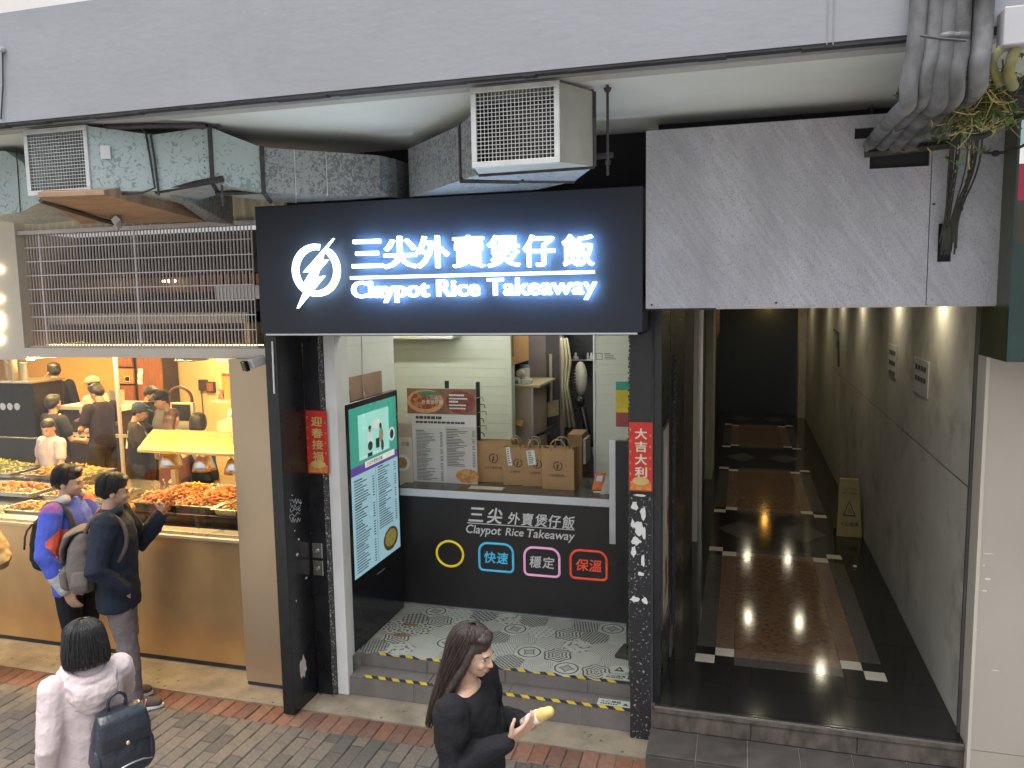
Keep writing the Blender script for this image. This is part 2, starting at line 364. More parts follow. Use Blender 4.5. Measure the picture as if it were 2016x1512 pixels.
# ================================================================== grey stone panel over the passage
M_PANEL = mat('grey_stone_board', (.42,.42,.46), .45, var=.16, vs=2.6, stretch=(1.4,1,.5), bump=.2, bs=60)
_n = M_PANEL.node_tree; _N = _n.nodes; _tc = _N.new('ShaderNodeTexCoord'); _v = _N.new('ShaderNodeTexNoise'); _v.inputs['Scale'].default_value = 150; _v.inputs['Detail'].default_value = 2
_mp = _N.new('ShaderNodeMapping'); _mp.inputs['Rotation'].default_value = (0,.6,0); _mp.inputs['Scale'].default_value = (1.5,1,.8); _n.links.new(_tc.outputs['Object'], _mp.inputs[0]); _n.links.new(_mp.outputs[0], _v.inputs['Vector'])
_r2 = _N.new('ShaderNodeValToRGB'); _r2.color_ramp.elements[0].position = .58; _r2.color_ramp.elements[1].position = .66; _n.links.new(_v.outputs['Fac'], _r2.inputs[0])
_mx = _N.new('ShaderNodeMix'); _mx.data_type = 'RGBA'; _b = _N['Principled BSDF']; _src = _b.inputs['Base Color'].links[0].from_socket
_ms = _N.new('ShaderNodeMapping'); _ms.inputs['Rotation'].default_value = (0,.75,0); _ms.inputs['Scale'].default_value = (9,1,.9); _mr = _N.new('ShaderNodeMapping'); _mr.inputs['Rotation'].default_value = (0,.62,0); _n.links.new(_tc.outputs['Object'], _mr.inputs[0]); _ms.inputs['Rotation'].default_value = (0,0,0); _n.links.new(_mr.outputs[0], _ms.inputs[0])
_sn = _N.new('ShaderNodeTexNoise'); _sn.inputs['Scale'].default_value = 5; _sn.inputs['Detail'].default_value = 6; _n.links.new(_ms.outputs[0], _sn.inputs['Vector'])
_sr = _N.new('ShaderNodeMapRange'); _sr.inputs[1].default_value = .35; _sr.inputs[2].default_value = .7; _sr.inputs[3].default_value = .92; _sr.inputs[4].default_value = 1.12; _n.links.new(_sn.outputs['Fac'], _sr.inputs[0])
_mm = _N.new('ShaderNodeVectorMath'); _mm.operation = 'SCALE'; _n.links.new(_src, _mm.inputs[0]); _n.links.new(_sr.outputs[0], _mm.inputs['Scale']); _src = _mm.outputs[0]
_n.links.new(_src, _mx.inputs[6]); _mx.inputs[7].default_value = (.29,.28,.32,1); _n.links.new(_r2.outputs[0], _mx.inputs[0]); _n.links.new(_mx.outputs[2], _b.inputs['Base Color'])
sp = thing('stone_panel', 'grey mottled stone board over the dark passage, with cut-outs for pipes', 'panel', (1.03,-.35,2.8))
YP = -.37
def hole_grid(name, m, parent, x0,x1,z0,z1, holes, y0, y1):
    xs = sorted({x0,x1,*[h[0] for h in holes],*[h[1] for h in holes]}); zs = sorted({z0,z1,*[h[2] for h in holes],*[h[3] for h in holes]})
    b = MB()
    for i in range(len(xs)-1):
        for j in range(len(zs)-1):
            cx,cz = (xs[i]+xs[i+1])/2,(zs[j]+zs[j+1])/2
            if any(h[0]<cx<h[1] and h[2]<cz<h[3] for h in holes): continue
            b.box(xs[i],xs[i+1],y0,y1,zs[j],zs[j+1])
    bm = bmesh.new(); me = bpy.data.meshes.new(name); me.from_pydata(b.v,[],b.f); bm.from_mesh(me)
    bmesh.ops.remove_doubles(bm, verts=bm.verts, dist=1e-5)
    seen = {}
    for f in bm.faces: seen.setdefault(tuple(sorted(v.index for v in f.verts)), []).append(f)
    bmesh.ops.delete(bm, geom=[f for q in seen.values() if len(q)>1 for f in q], context='FACES_ONLY')
    bm.to_mesh(me); bm.free(); me.materials.append(m)
    o = bpy.data.objects.new(name, me); COL.objects.link(o); wparent(o, parent); return o
ha, hb = at(1683,253,Y=YP), at(1742,270,Y=YP); hc, hd = at(1713,296,Y=YP), at(1836,326,Y=YP); he, hf = at(1848,440,Y=YP), at(1872,515,Y=YP)
XS = 1.572
hole_grid('board', M_PANEL, sp, .135,XS-.002,2.806,3.785, [(ha.x,hb.x,hb.z,ha.z),(hc.x,min(hd.x,XS-.01),hd.z,hc.z)], YP, -.345)
hole_grid('board', M_PANEL, sp, XS+.002,1.925,2.806,3.785, [(he.x,hf.x,hf.z,he.z)], YP, -.345)
box('edge_trim', M_CREAM, sp, 1.9255,1.936,-.374,-.2,2.806,3.72)
box('bottom_trim', M_DRIP, sp, .135,.52,-.36,-.15,2.796,2.8055)
box('bottom_trim', M_CREAM, sp, .5205,1.92,-.36,-.34,2.799,2.8055)
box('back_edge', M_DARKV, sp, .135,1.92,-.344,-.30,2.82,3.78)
for px,py in ((1283,600),(1528,596),(1838,402)):
    c = at(px,py,Y=YP); MB().lathe([(.006,-.004),(.004,.001)], (c.x,YP,c.z), 10,'Y').obj('screw', M_DRIP, sp)
tbox('panel_stud', 'pale timber stud exposed between the black sign and grey panel', 'stud', M_BEAMP, .137,.168,-.29,-.24,3.40,3.80)

# ================================================================== centre shop: shell
ZF = .235
M_TILEG = mat('pale_green_wall_tile', (.70,.73,.63), .35, var=.05, vs=3)
M_TILEW = mat('white_wall_tile', (.76,.77,.73), .35, var=.05, vs=3, dirt=.2, dirtcol=(.5,.47,.4))
M_GAP = mat('board_gap', (.52,.55,.47), .7, var=.05)
M_TFLOOR = mat('shop_floor_grout', (.40,.40,.36), .7, var=.15, vs=20)
fl = MB().box(-3.2,-.02,.28,4.2,.05,ZF-.004).obj('shop_floor', M_TFLOOR); tag(fl, kind='structure')
wl = thing('shop_wall', 'white boarded side wall of the takeaway behind the standing screen', 'wall', (-2.2,.7,ZF))
box('backing', M_GAP, wl, -2.30,-2.182,.06,1.25,0.0,3.2)
z = ZF; bd = []
while z < 2.85:
    bd.append(box('board', M_TILEW, wl, -2.182,-2.170,.07,1.25,z+.0006,z+.0994)); z += .1
wb = thing('shop_wall', 'pale green boarded back wall behind the takeaway counter', 'wall', (-2.3,2.4,ZF))
box('backing', M_GAP, wb, -3.2,-1.47,2.412,2.52,0.0,3.2)
z = .3
while z < 2.85:
    box('board', M_TILEG, wb, -3.2,-1.472,2.40,2.412,z+.0006,z+.0894); z += .09
wr = thing('shop_wall', 'pale green boarded wall at the right end of the takeaway', 'wall', (-.3,1.9,ZF))
xr = at(1172,800,Y=1.95).x
box('backing', M_GAP, wr, xr+.004,.1,1.962,2.05,0.0,3.2)
z = .3
while z < 2.85:
    box('board', M_TILEG, wr, xr,.1,1.95,1.962,z+.0006,z+.0894); z += .09
box('corner_trim', M_ALU, wr, xr-.016,xr-.001,1.94,2.05,.3,2.9)
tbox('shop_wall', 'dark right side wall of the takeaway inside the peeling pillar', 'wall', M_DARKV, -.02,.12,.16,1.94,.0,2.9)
tbox('shop_ceiling', 'white ceiling inside the takeaway shop', 'ceiling', M_WHITE, -3.2,.12,.31,4.3,2.90,3.0)
tbox('kitchen_wall', 'dark brown rear wall of the takeaway kitchen', 'wall', mat('kitchen_dark', (.10,.085,.085), .6, var=.15), -3.2,.12,4.2,4.3,0,2.899)
# lamps on the shop ceiling
M_TUBE = mat('lamp_tube', (1,1,.95), .4, emis=31.0, ecol=(.98,1.0,.86), var=0)
for i,(x,y,lab) in enumerate(((-1.15,.75,'white fluorescent ceiling lamp over the takeaway step'),(-2.1,1.75,'white fluorescent ceiling lamp over the takeaway counter'),(-.95,3.0,'white fluorescent ceiling lamp over the takeaway kitchen'))):
    t = thing('ceiling_lamp', lab, 'lamp', (x,y,2.9), group='fluorescent lamps on the takeaway ceiling')
    box('housing', M_WHITE, t, x-.6,x+.6,y-.05,y+.05,2.86,2.899)
    MB().lathe([(.014,-.57),(.014,.57)], (x,y,2.84), 10, 'X').obj('tube', M_TUBE, t)
# white door jamb
j = thing('door_jamb', 'dirty white door jamb beside the standing screen', 'jamb', (-2.11,.08,0))
box('post', M_WHITE, j, -2.155,-2.068,.045,.13,0,2.95, bevel=.006)
box('return', M_WHITE, j, -2.165,-2.10,.131,.30,ZF,2.95)
# ================================================================== left pillar (black clad)
lp = thing('clad_pillar', 'black metal clad pillar between the food shop and takeaway', 'pillar', (-2.34,-.1,0))
box('front_box', M_BLACKP, lp, -2.395,-2.305,-.30,.02,.0,2.68, bevel=.004)
box('return_panel', M_BLACKP, lp, -2.304,-2.192,.022,.16,.0,2.70)
M_TERR = mat('terrazzo_edge', (.05,.05,.05), .6, col2=(.42,.40,.38), vs=75, thr=.60)
box('terrazzo_edge', M_TERR, lp, -2.191,-2.157,.03,.15,0,2.70)
M_PEEL = mat('flaked_plaster', (.62,.55,.46), .8, var=.15, vs=20)
def flake(name, m, parent, px, py, wpx, hpx, Y, seed=1, n=14):
    rnd = random.Random(seed); c = at(px,py,Y=Y); s = (c-CAM).dot(FWD)/FPX
    pts = [(c.x+math.cos(2*math.pi*k/n)*wpx*s*rnd.uniform(.55,1.1)/2, Y, c.z+math.sin(2*math.pi*k/n)*hpx*s*rnd.uniform(.55,1.1)/2) for k in range(n)]
    return MB().poly(pts[::-1], (0,-.0018,0)).obj(name, m, parent)
def flake_x(name, m, parent, px, py, w, h, X, seed=1, n=14):
    rnd = random.Random(seed); c = at(px,py,X=X)
    pts = [(X, c.y+math.cos(2*math.pi*k/n)*w*rnd.uniform(.55,1.1)/2, c.z+math.sin(2*math.pi*k/n)*h*rnd.uniform(.55,1.1)/2) for k in range(n)]
    return MB().poly(pts, (.0018,0,0)).obj(name, m, parent)
flake_x('paint_flake', M_PEEL, lp, 597,1314,.10,.19,-2.3048,3)
flake_x('paint_flake', M_PEEL, lp, 603,1138,.03,.02,-2.3048,5,9)
for k,(px,py,w,h) in enumerate(((585,1092,.06,.05),(588,1062,.05,.04),(592,990,.05,.03),(580,1045,.04,.02),(583,1183,.03,.03),(575,975,.03,.02))):
    flake_x('paint_flake', M_WHITE, lp, px,py,w*.5,h*.5,-2.3048,20+k,7)
M_SCRIB = mat('teal_scribble', (.35,.62,.55), .6, var=.1)
for k in range(5):
    pts = []
    for i in range(9):
        c = at(571+i*2.6+random.uniform(-1,1), 985+k*9+random.uniform(-4,4)+(i%2)*4, X=-2.3040); pts.append(c)
    MB().tube(pts, .0016, 4).obj('scribble', M_SCRIB if k==1 else M_WHITE, lp)
# push switches
sw = thing('switch_plate', 'pair of steel push switches on the black pillar', 'switch', (-2.24,.02,1.0))
for z0 in (.905,1.035):
    p = box('plate', M_STEEL, sw, -2.292,-2.212,.008,.021,z0,z0+.112, bevel=.003)
    MB().lathe([(.013,-.008),(.011,.0)], (-2.252,.008,z0+.056), 14, 'Y').obj('button', M_ALU, p)

# ================================================================== right pillar (peeling)
rp = thing('peeling_pillar', 'narrow black pillar with peeling white paper and terrazzo specks', 'pillar', (.07,.1,0))
M_TERR2 = mat('speckled_black', (.02,.019,.022), .55, col2=(.33,.32,.31), vs=55, thr=.625, bump=.3, bs=40)
box('shaft', M_BLACKP, rp, -.004,.128,.002,.15,1.62,2.80)
box('lower_shaft', M_TERR2, rp, -.004,.128,.0,.15,0,1.619)
b = MB(); rnd = random.Random(4); z = .35
while z < 2.70:
    w = rnd.uniform(.004,.014); h = rnd.uniform(.01,.03); b.box(-.005-w,-.0045,.004,.03,z,z+h*.7); z += h
b.obj('ragged_edge', mat('mossy_edge',(.05,.07,.04),.9,var=.4,vs=40), rp)
for k,(px,py,w,h) in enumerate(((1249,996,16,22),(1258,1040,22,34),(1247,1085,12,30),(1266,1104,9,30),(1262,1130,14,12),(1246,1030,9,22),(1254,1066,18,12),(1268,1050,8,36),(1250,1180,22,15),(1270,1183,14,16),(1266,1010,12,30),(1252,1065,18,20),(1258,975,26,6))):
    flake('paper_scrap', M_WHITE, rp, px,py,w,h,-.0005-.0002*k,40+k,13)
box('corner_bead', M_DRIP, rp, .129,.142,-.004,.12,.0,2.79)
# dark folding shutter column right of it
fc = thing('shutter_post', 'dark steel shutter post at the left side of the passage', 'post', (.16,.0,.28))
box('post', M_BLACKP, fc, .143,.189,.01,.30,.1,2.795)
box('side_slab', M_BLACKP, fc, .155,.188,.301,.62,.28,2.79)
# ================================================================== takeaway steps
st = thing('shop_steps', 'two grey tiled steps with hazard tape below the takeaway counter', 'steps', (-1.05,.2,0))
box('core', M_GROUT, st, -2.068,-.006,.075,.30,-.02,.128)
box('core', M_GROUT, st, -2.068,-.006,.262,.42,.128,.228)
xs = [at(828/2.52+500,0,Y=.07).x for _ in (0,)]
def tiles_x(x0,x1,cuts): q = [x0]+cuts+[x1]; return [(q[i]+.0025,q[i+1]-.0025) for i in range(len(q)-1)]
for a,c in tiles_x(-2.07,-.004,[-1.56,-.96,-.36]):
    box('riser_tile', M_STEPT, st, a,c,.068,.080,.0,.126, bevel=.0015)
for a,c in tiles_x(-2.07,-.004,[-1.47,-.87,-.27]):
    box('tread_tile', M_STEPT, st, a,c,.069,.256,.1285,.137, bevel=.0015)
for a,c in tiles_x(-2.07,-.004,[-1.53,-.93,-.33]):
    box('riser_tile', M_STEPT, st, a,c,.250,.264,.1385,.222, bevel=.0015)
box('nosing', M_STEPT, st, -2.068,-.006,.25,.298,.2225,.2315)
def tape(y0,z0,x0,x1):
    b = MB(); b.box(x0,x1,y0,y0+.042,z0,z0+.0012); b.obj('hazard_tape', M_TAPEK, st)
    x = x0+.02
    while x < x1-.08:
        MB().poly([(x,y0+.001,z0+.0014),(x+.055,y0+.001,z0+.0014),(x+.025,y0+.041,z0+.0014),(x-.03+.0,y0+.041,z0+.0014)], (0,0,.0007)).obj('stripe', M_TAPEY, st); x += .108
tape(.071,.1372,-1.96,-.01); tape(.252,.2318,-1.93,-.01)
M_STK = mat('pale_sticker', (.55,.60,.52), .5, var=.05); M_INK = mat('black_ink', (.02,.02,.02), .6, var=.1)
def floor_sticker(x0,x1,y0,y1,z,label,word):
    t = thing('floor_sticker', label, 'sticker', ((x0+x1)/2,(y0+y1)/2,z))
    box('sheet', M_STK, t, x0,x1,y0,y1,z,z+.0008)
    put_text('lettering', word, M_INK, t, (x0+.02,y0+(y1-y0)*.45,z+.001), (1,0,0),(0,1,0), width=(x1-x0)*.62, height=(y1-y0)*.38, bold=.02)
    b = MB()
    for k in range(7): b.box(x0+.02+k*.017,x0+.033+k*.017,y0+.015,y0+.028,z+.0009,z+.0013)
    b.obj('small_print', M_INK, t)
    MB().poly([(x1-.055,y0+.02,z+.001),(x1-.015,y0+.02,z+.001),(x1-.035,y0+.05,z+.001)],(0,0,.0006)).obj('warning_sign', M_INK, t)
floor_sticker(-.245,-.02,.118,.2,.1375,'pale rectangular warning sticker on the lower step tread','小心梯級')
floor_sticker(-.235,-.02,.30,.372,ZF+.0012,'pale wet floor warning sticker on the patterned shop floor','小心地滑')
tg = thing('warning_sticker', 'pale hexagon sticker with a black triangle on the shop floor', 'sticker', (-.14,.44,ZF))
MB().poly([(-.14+.075*math.cos(R(60*k)),.45+.07*math.sin(R(60*k)),ZF+.001) for k in range(6)],(0,0,.0006)).obj('sheet', M_STK, tg)
MB().poly([(-.175,.42,ZF+.0018),(-.105,.42,ZF+.0018),(-.14,.49,ZF+.0018)],(0,0,.0005)).obj('triangle', M_INK, tg)
MB().poly([(-.155,.435,ZF+.0024),(-.125,.435,ZF+.0024),(-.14,.465,ZF+.0024)],(0,0,.0004)).obj('triangle_inner', M_STK, tg)

# ------------------------------------------------------------------ patterned hexagon floor tiles
def pattern(name, mode, scale=1.0, bgc=(.56,.58,.52), ink=(.05,.05,.05)):
    m = bpy.data.materials.new(name); m.use_nodes = True; N = m.node_tree.nodes; L = m.node_tree.links; b = N['Principled BSDF']; b.inputs['Roughness'].default_value = .4
    tc = N.new('ShaderNodeTexCoord'); sx = N.new('ShaderNodeSeparateXYZ'); L.new(tc.outputs['Object'], sx.inputs[0])
    def mth(op, a, c=None, d=None):
        n = N.new('ShaderNodeMath'); n.operation = op
        for i,q in enumerate((a,c,d)):
            if q is None: continue
            if isinstance(q,(int,float)): n.inputs[i].default_value = q
            else: L.new(q, n.inputs[i])
        return n.outputs[0]
    X, Y = sx.outputs[0], sx.outputs[1]
    rad = mth('SQRT', mth('ADD', mth('MULTIPLY',X,X), mth('MULTIPLY',Y,Y)))
    ang = mth('ARCTAN2', Y, X)
    fx = mth('SINE', mth('MULTIPLY', X, 150*scale)); fy = mth('SINE', mth('MULTIPLY', Y, 150*scale))
    if mode == 'grid': f = mth('ABSOLUTE', mth('MULTIPLY', fx, fy)); f = mth('GREATER_THAN', .12, f)
    elif mode == 'dots': f = mth('GREATER_THAN', mth('MULTIPLY', fx, fy), -.05)
    elif mode == 'spots': f = mth('GREATER_THAN', mth('MULTIPLY', fx, fy), .55)
    elif mode == 'rings': f = mth('GREATER_THAN', mth('SINE', mth('ADD', mth('MULTIPLY', rad, 260*scale), mth('MULTIPLY', mth('SINE', mth('MULTIPLY', ang, 6)), 1.6))), .25)
    elif mode == 'flower': f = mth('GREATER_THAN', mth('MULTIPLY', mth('SINE', mth('MULTIPLY', ang, 8)), mth('SINE', mth('MULTIPLY', rad, 120))), .2)
    elif mode == 'lines': f = mth('GREATER_THAN', mth('SINE', mth('MULTIPLY', mth('ADD', X, Y), 330*scale)), .55)
    elif mode == 'star':
        q = mth('POWER', mth('ABSOLUTE', X), .72); w = mth('POWER', mth('ABSOLUTE', Y), .72); s = mth('ADD', q, w)
        d1 = mth('LESS_THAN', s, .142); d2 = mth('LESS_THAN', s, .118); ring = mth('LESS_THAN', mth('ABSOLUTE', mth('SUBTRACT', rad, .083)), .006)
        f = mth('MAXIMUM', mth('SUBTRACT', d1, mth('MULTIPLY', d2, .62)), ring)
    else: # blotch
        nz = N.new('ShaderNodeTexNoise'); nz.inputs['Scale'].default_value = 26; L.new(tc.outputs['Object'], nz.inputs['Vector']); f = mth('GREATER_THAN', nz.outputs['Fac'], .56)
    mx = N.new('ShaderNodeMix'); mx.data_type = 'RGBA'; L.new(f, mx.inputs[0])
    nz = N.new('ShaderNodeTexNoise'); nz.inputs['Scale'].default_value = 9; L.new(tc.outputs['Object'], nz.inputs['Vector'])
    cr = N.new('ShaderNodeValToRGB'); cr.color_ramp.elements[0].color = (*[c*.8 for c in bgc],1); cr.color_ramp.elements[1].color = (*[min(1,c*1.12) for c in bgc],1); L.new(nz.outputs['Fac'], cr.inputs[0]); L.new(cr.outputs[0], mx.inputs[6]); mx.inputs[7].default_value = (*ink,1)
    L.new(mx.outputs[2], b.inputs['Base Color']); return m
PT = [pattern('tile_grid','grid',.9),pattern('tile_checks','dots',.9),pattern('tile_spots','spots',.7,ink=(.22,.23,.2)),pattern('tile_rings','rings',.8),pattern('tile_flower','flower'),pattern('tile_lines','lines',.8,ink=(.2,.2,.19)),pattern('tile_star','star'),pattern('tile_blotch','blotch',ink=(.16,.16,.15)),pattern('tile_fine_rings','rings',1.5,ink=(.28,.28,.26)),pattern('tile_pale','lines',1.3,ink=(.34,.35,.32)),pattern('tile_dark_checks','dots',1.3)]
a_ = .1245; hexm = []
for m in PT:
    b = MB(); P = [(.1225*math.cos(R(30+60*k)), .1225*math.sin(R(30+60*k))) for k in range(6)]
    b.add([(x,y,-.006) for x,y in P]+[(x*.985,y*.985,0) for x,y in P], [tuple(range(6,12))]+[(k,(k+1)%6,(k+1)%6+6,k+6) for k in range(6)])
    me = bpy.data.meshes.new('hexagon_tile'); me.from_pydata(b.v,[],b.f); me.materials.append(m); hexm.append(me)
stars = {(2,1),(5,1),(4,3),(8,4),(1,4),(7,0)}
for r in range(0,6):
    for c in range(0,11):
        x = -2.12+.1+c*math.sqrt(3)*a_+(math.sqrt(3)*a_/2 if r%2 else 0); y = .38+r*1.5*a_
        if x > -.04-.08 or y > 1.22: continue
        o = part('hexagon_tile', hexm[6] if (c,r) in stars else hexm[random.choice([0,1,2,3,4,5,7,8,9,10])], fl, loc=(x,y,ZF)); o.rotation_euler[2] = R(60*random.randrange(6))
st2 = MB().box(-2.06,-.03,.300,.385,ZF-.008,ZF-.002).obj('floor_margin', PT[9], fl)
for px,py,w,s in ((810,1230,.10,3),(790,1250,.12,6)):
    c = at(px,py,Z=ZF+.0005); rnd = random.Random(s)
    q = MB().poly([(c.x+w*math.cos(R(40*k))*rnd.uniform(.4,1), c.y+.04*math.sin(R(40*k))*rnd.uniform(.4,1), ZF+.0005) for k in range(9)],(0,0,.0005)).obj('rust_stain', mat('rust_stain',(.30,.17,.08),.8,var=.3,vs=20), fl)

# ================================================================== passage (corridor)
ZC = .28; XL, XR, YE = .19, 1.93, 13.2
M_CWALL = mat('stained_concrete', (.52,.50,.43), .6, var=.15, vs=1.6, dirt=.85, dirtcol=(.15,.13,.105), bump=.15, bs=12)
M_DGRAN = granite('dark_granite', [(.010,.010,.011),(.016,.016,.016),(.028,.027,.026)], 120, .10)
M_GGRAN = granite('grey_granite', [(.05,.048,.045),(.08,.075,.07),(.11,.103,.095)], 140, .10)
M_BGRAN = granite('brown_granite', [(.055,.028,.015),(.13,.07,.038),(.20,.12,.07),(.095,.05,.028)], 34, .09)
M_LGRAN = granite('tan_granite', [(.12,.072,.046),(.18,.115,.078),(.23,.155,.11)], 70, .10)
M_WMARB = mat('white_marble', (.62,.58,.50), .2, var=.06, vs=8)
cf = MB().box(XL-.01,XR+.01,-.02,YE,-.05,ZC-.012).obj('passage_floor', M_DGRAN); tag(cf, kind='structure')
def slab(m, x0,x1,y0,y1, name='slab'):
    g_ = .0012; MB().box(x0+g_,x1-g_,y0+g_,y1-g_,ZC-.0115,ZC+random.uniform(0,.0006)).obj(name, m, cf)
A,B_,C_,D_,E_,F_ = .372,.508,.642,1.362,1.498,1.634
def carpet(y0,y1):
    s = .13
    slab(M_BGRAN, C_,D_,y0+2*s,y1-2*s)
    for u0,u1,m in ((C_,D_,None),):
        slab(M_GGRAN,u0,u1,y0,y0+s); slab(M_LGRAN,u0,u1,y0+s,y0+2*s); slab(M_LGRAN,u0,u1,y1-2*s,y1-s); slab(M_GGRAN,u0,u1,y1-s,y1)
    slab(M_GGRAN,A,B_,y0+2*s,y1-2*s); slab(M_LGRAN,B_,C_,y0+2*s,y1-2*s); slab(M_LGRAN,D_,E_,y0+2*s,y1-2*s); slab(M_GGRAN,E_,F_,y0+2*s,y1-2*s)
    for p,q,f in ((A,B_,1),(B_,C_,0),(D_,E_,0),(E_,F_,1)):
        slab(M_WMARB if f else M_DGRAN,p,q,y0,y0+s,'marker'); slab(M_DGRAN if f else M_WMARB,p,q,y0+s,y0+2*s,'marker')
        slab(M_WMARB if f else M_DGRAN,p,q,y1-s,y1,'marker'); slab(M_DGRAN if f else M_WMARB,p,q,y1-2*s,y1-s,'marker')
for y0,y1 in ((.62,3.28),(4.62,7.16),(8.74,11.2)): carpet(y0,y1)
for y0,y1 in ((3.28,4.62),(7.16,8.74),(11.2,12.6)):
    ym = (y0+y1)/2; slab(M_DGRAN, A,F_,y0,y1)
    for cx in (.69,1.003,1.316):
        MB().poly([(cx-.28*.9,ym,ZC+.001),(cx,ym-.35,ZC+.001),(cx+.28*.9,ym,ZC+.001),(cx,ym+.35,ZC+.001)] if cx!=1.003 else [(cx-.15,ym,ZC+.0016),(cx,ym-.2,ZC+.0016),(cx+.15,ym,ZC+.0016),(cx,ym+.2,ZC+.0016)],(0,0,.0006)).obj('diamond', M_GGRAN if cx!=1.003 else M_DGRAN, cf)
for a,c in ((XL,A),(F_,XR)):
    y = .62
    while y < 12.5: slab(M_DGRAN,a,c,y,y+.6); y += .6
for a,c in ((XL,.76),(.76,1.36),(1.36,XR)): slab(M_DGRAN,a,c,.33,.62)
for a,c in ((XL,.62),(.62,1.22),(1.22,XR)): slab(M_DGRAN,a,c,-.03,.33)
# passage entrance steps
es = thing('entrance_steps', 'worn dark tiled steps leading up into the passage', 'steps', (1.0,-.2,0))
M_EST = mat('worn_step_tile', (.085,.076,.07), .5, var=.25, vs=8, dirt=.6, dirtcol=(.03,.027,.025))
M_ESR = mat('grimy_riser', (.11,.09,.075), .7, var=.4, vs=9, stretch=(2,1,1), dirt=.6, dirtcol=(.04,.035,.03), bump=.3, bs=30)
box('core', M_GROUT, es, .135,1.93,-.345,.0,-.02,.108)
box('core', M_ESR, es, .135,1.93,-.04,.0,.108,.262)
for a,c in tiles_x(.134,1.93,[.43,.73,1.03,1.33,1.63]):
    box('tread_tile', M_EST, es, a,c,-.352,-.062,.109,.12, bevel=.002); box('riser_tile', M_EST, es, a,c,-.358,-.346,.0,.107, bevel=.002)
for a,c in tiles_x(.134,1.93,[.75,1.36]):
    box('riser_slab', M_ESR, es, a,c,-.055,-.041,.121,.235, bevel=.002)
box('metal_nosing', M_STEEL, es, .16,1.928,-.066,-.056,.262,.2745)
box('nosing', M_ESR, es, .16,1.928,-.0655,-.031,.2355,.2615)
box('tread_edge', M_DGRAN, es, .16,1.928,-.0555,-.031,.262,.2785)
# walls
pl = thing('passage_wall', 'dark left wall of the passage with shutter tracks', 'wall', (XL,5,ZC))
box('wall', mat('dark_grimy_wall', (.045,.043,.042), .5, var=.3, vs=3, dirt=.4, dirtcol=(.09,.085,.075)), pl, -.02,XL,2.06,YE,0,2.9)
b0 = box('wall', M_BLACKP, pl, -.02+.02,XL-.0,.63,2.06,0,2.9)
box('track', M_CREAM, pl, XL+.001,XL+.05,3.4,3.5,ZC,2.85); box('track', M_STEEL, pl, XL+.001,XL+.07,3.9,4.1,ZC,2.85)
box('pilaster', mat('greenish_column',(.34,.35,.27),.5,var=.1), pl, XL+.001,XL+.10,6.3,7.3,ZC,2.85)
box('door_panel', mat('reddish_door',(.20,.075,.04),.5,var=.2), pl, XL+.001,XL+.04,8.0,12.0,2.05,2.85)
for k in range(46):
    box('shutter_slat', M_DRIP, pl, XL+.001,XL+.012,.80,1.02,ZC+.1+k*.045,ZC+.1+k*.045+.036)
box('skirting', M_ESR, pl, XL+.0005,XL+.014,.64,.80,ZC,.46)
pr_ = thing('passage_wall', 'stained beige concrete right wall of the passage', 'wall', (XR,6,ZC))
zg = 1.74; slope = .0
box('lower_slab', M_CWALL, pr_, XR,XR+.2,.08,6.8,0,zg)
box('upper_slab', M_CWALL, pr_, XR,XR+.2,.08,6.8,zg+.012,2.9)
box('groove', M_DRIP, pr_, XR+.012,XR+.2,.08,6.8,zg,zg+.0115)
box('far_slab', mat('greenish_concrete',(.40,.40,.31),.6,var=.12,vs=2), pr_, XR,XR+.2,6.82,12.2,0,2.9)
box('far_pillar', M_CWALL, pr_, XR-.14,XR+.2,12.2,12.7,0,2.9)
box('corner_bead', mat('grey_angle_bead',(.09,.085,.08),.5,var=.2), pr_, XR-.012,XR+.02,.055,.079,ZC,2.82)
tbox('passage_end', 'black far end of the passage behind the last column', 'wall', mat('blue_black_door',(.03,.042,.05),.4,var=.1), -.1,2.2,YE-.3,YE,0,2.9)
ce = thing('passage_ceiling', 'white ceiling of the passage with small downlights', 'ceiling', (1,6,2.9))
box('slab', mat('dim_ceiling',(.35,.33,.28),.7,var=.1), ce, -.02,XR+.2,.0,YE,2.9,3.0)
M_DOWN = mat('downlight_glow', (1,.9,.7), .4, emis=85.0, ecol=(1,.88,.64), var=0)
for i,(x,y) in enumerate(((.83,7.9),(1.6,7.9),(.83,11.0),(1.59,11.0),(1.78,.9),(1.78,2.45),(1.78,4.5),(1.78,6.3),(.9,4.4))):
    t = thing('downlight', 'small round downlight in the passage ceiling', 'downlight', (x,y,2.9), group='downlights in the passage ceiling')
    MB().lathe([(.06,-.012),(.066,-.012),(.066,-.001),(.049,-.001)], (x,y,2.899), 16, cap=False).obj('rim', M_ALU, t)
    MB().lathe([(.0,-.004),(.048,-.004)], (x,y,2.899), 14, cap=False).obj('bulb', M_DOWN, t)

am = thing('amber_lamp', 'small amber lamp glowing at the far end of the passage', 'lamp', (1.2,12.7,2.62))
MB().lathe([(.02,.06),(.07,.0),(.06,-.005)], (1.2,12.7,2.62), 16, cap=False).obj('shade', M_DRIP, am, smooth=True); MB().ell((1.2,12.7,2.63),(.045,.045,.035)).obj('bulb', mat('amber_bulb',(1,.6,.15),.4,emis=60.0,ecol=(1,.5,.1),var=0), am, smooth=True); MB().tube([(1.2,12.7,2.67),(1.2,12.7,2.899)], .01, 6).obj('stem', M_DRIP, am)
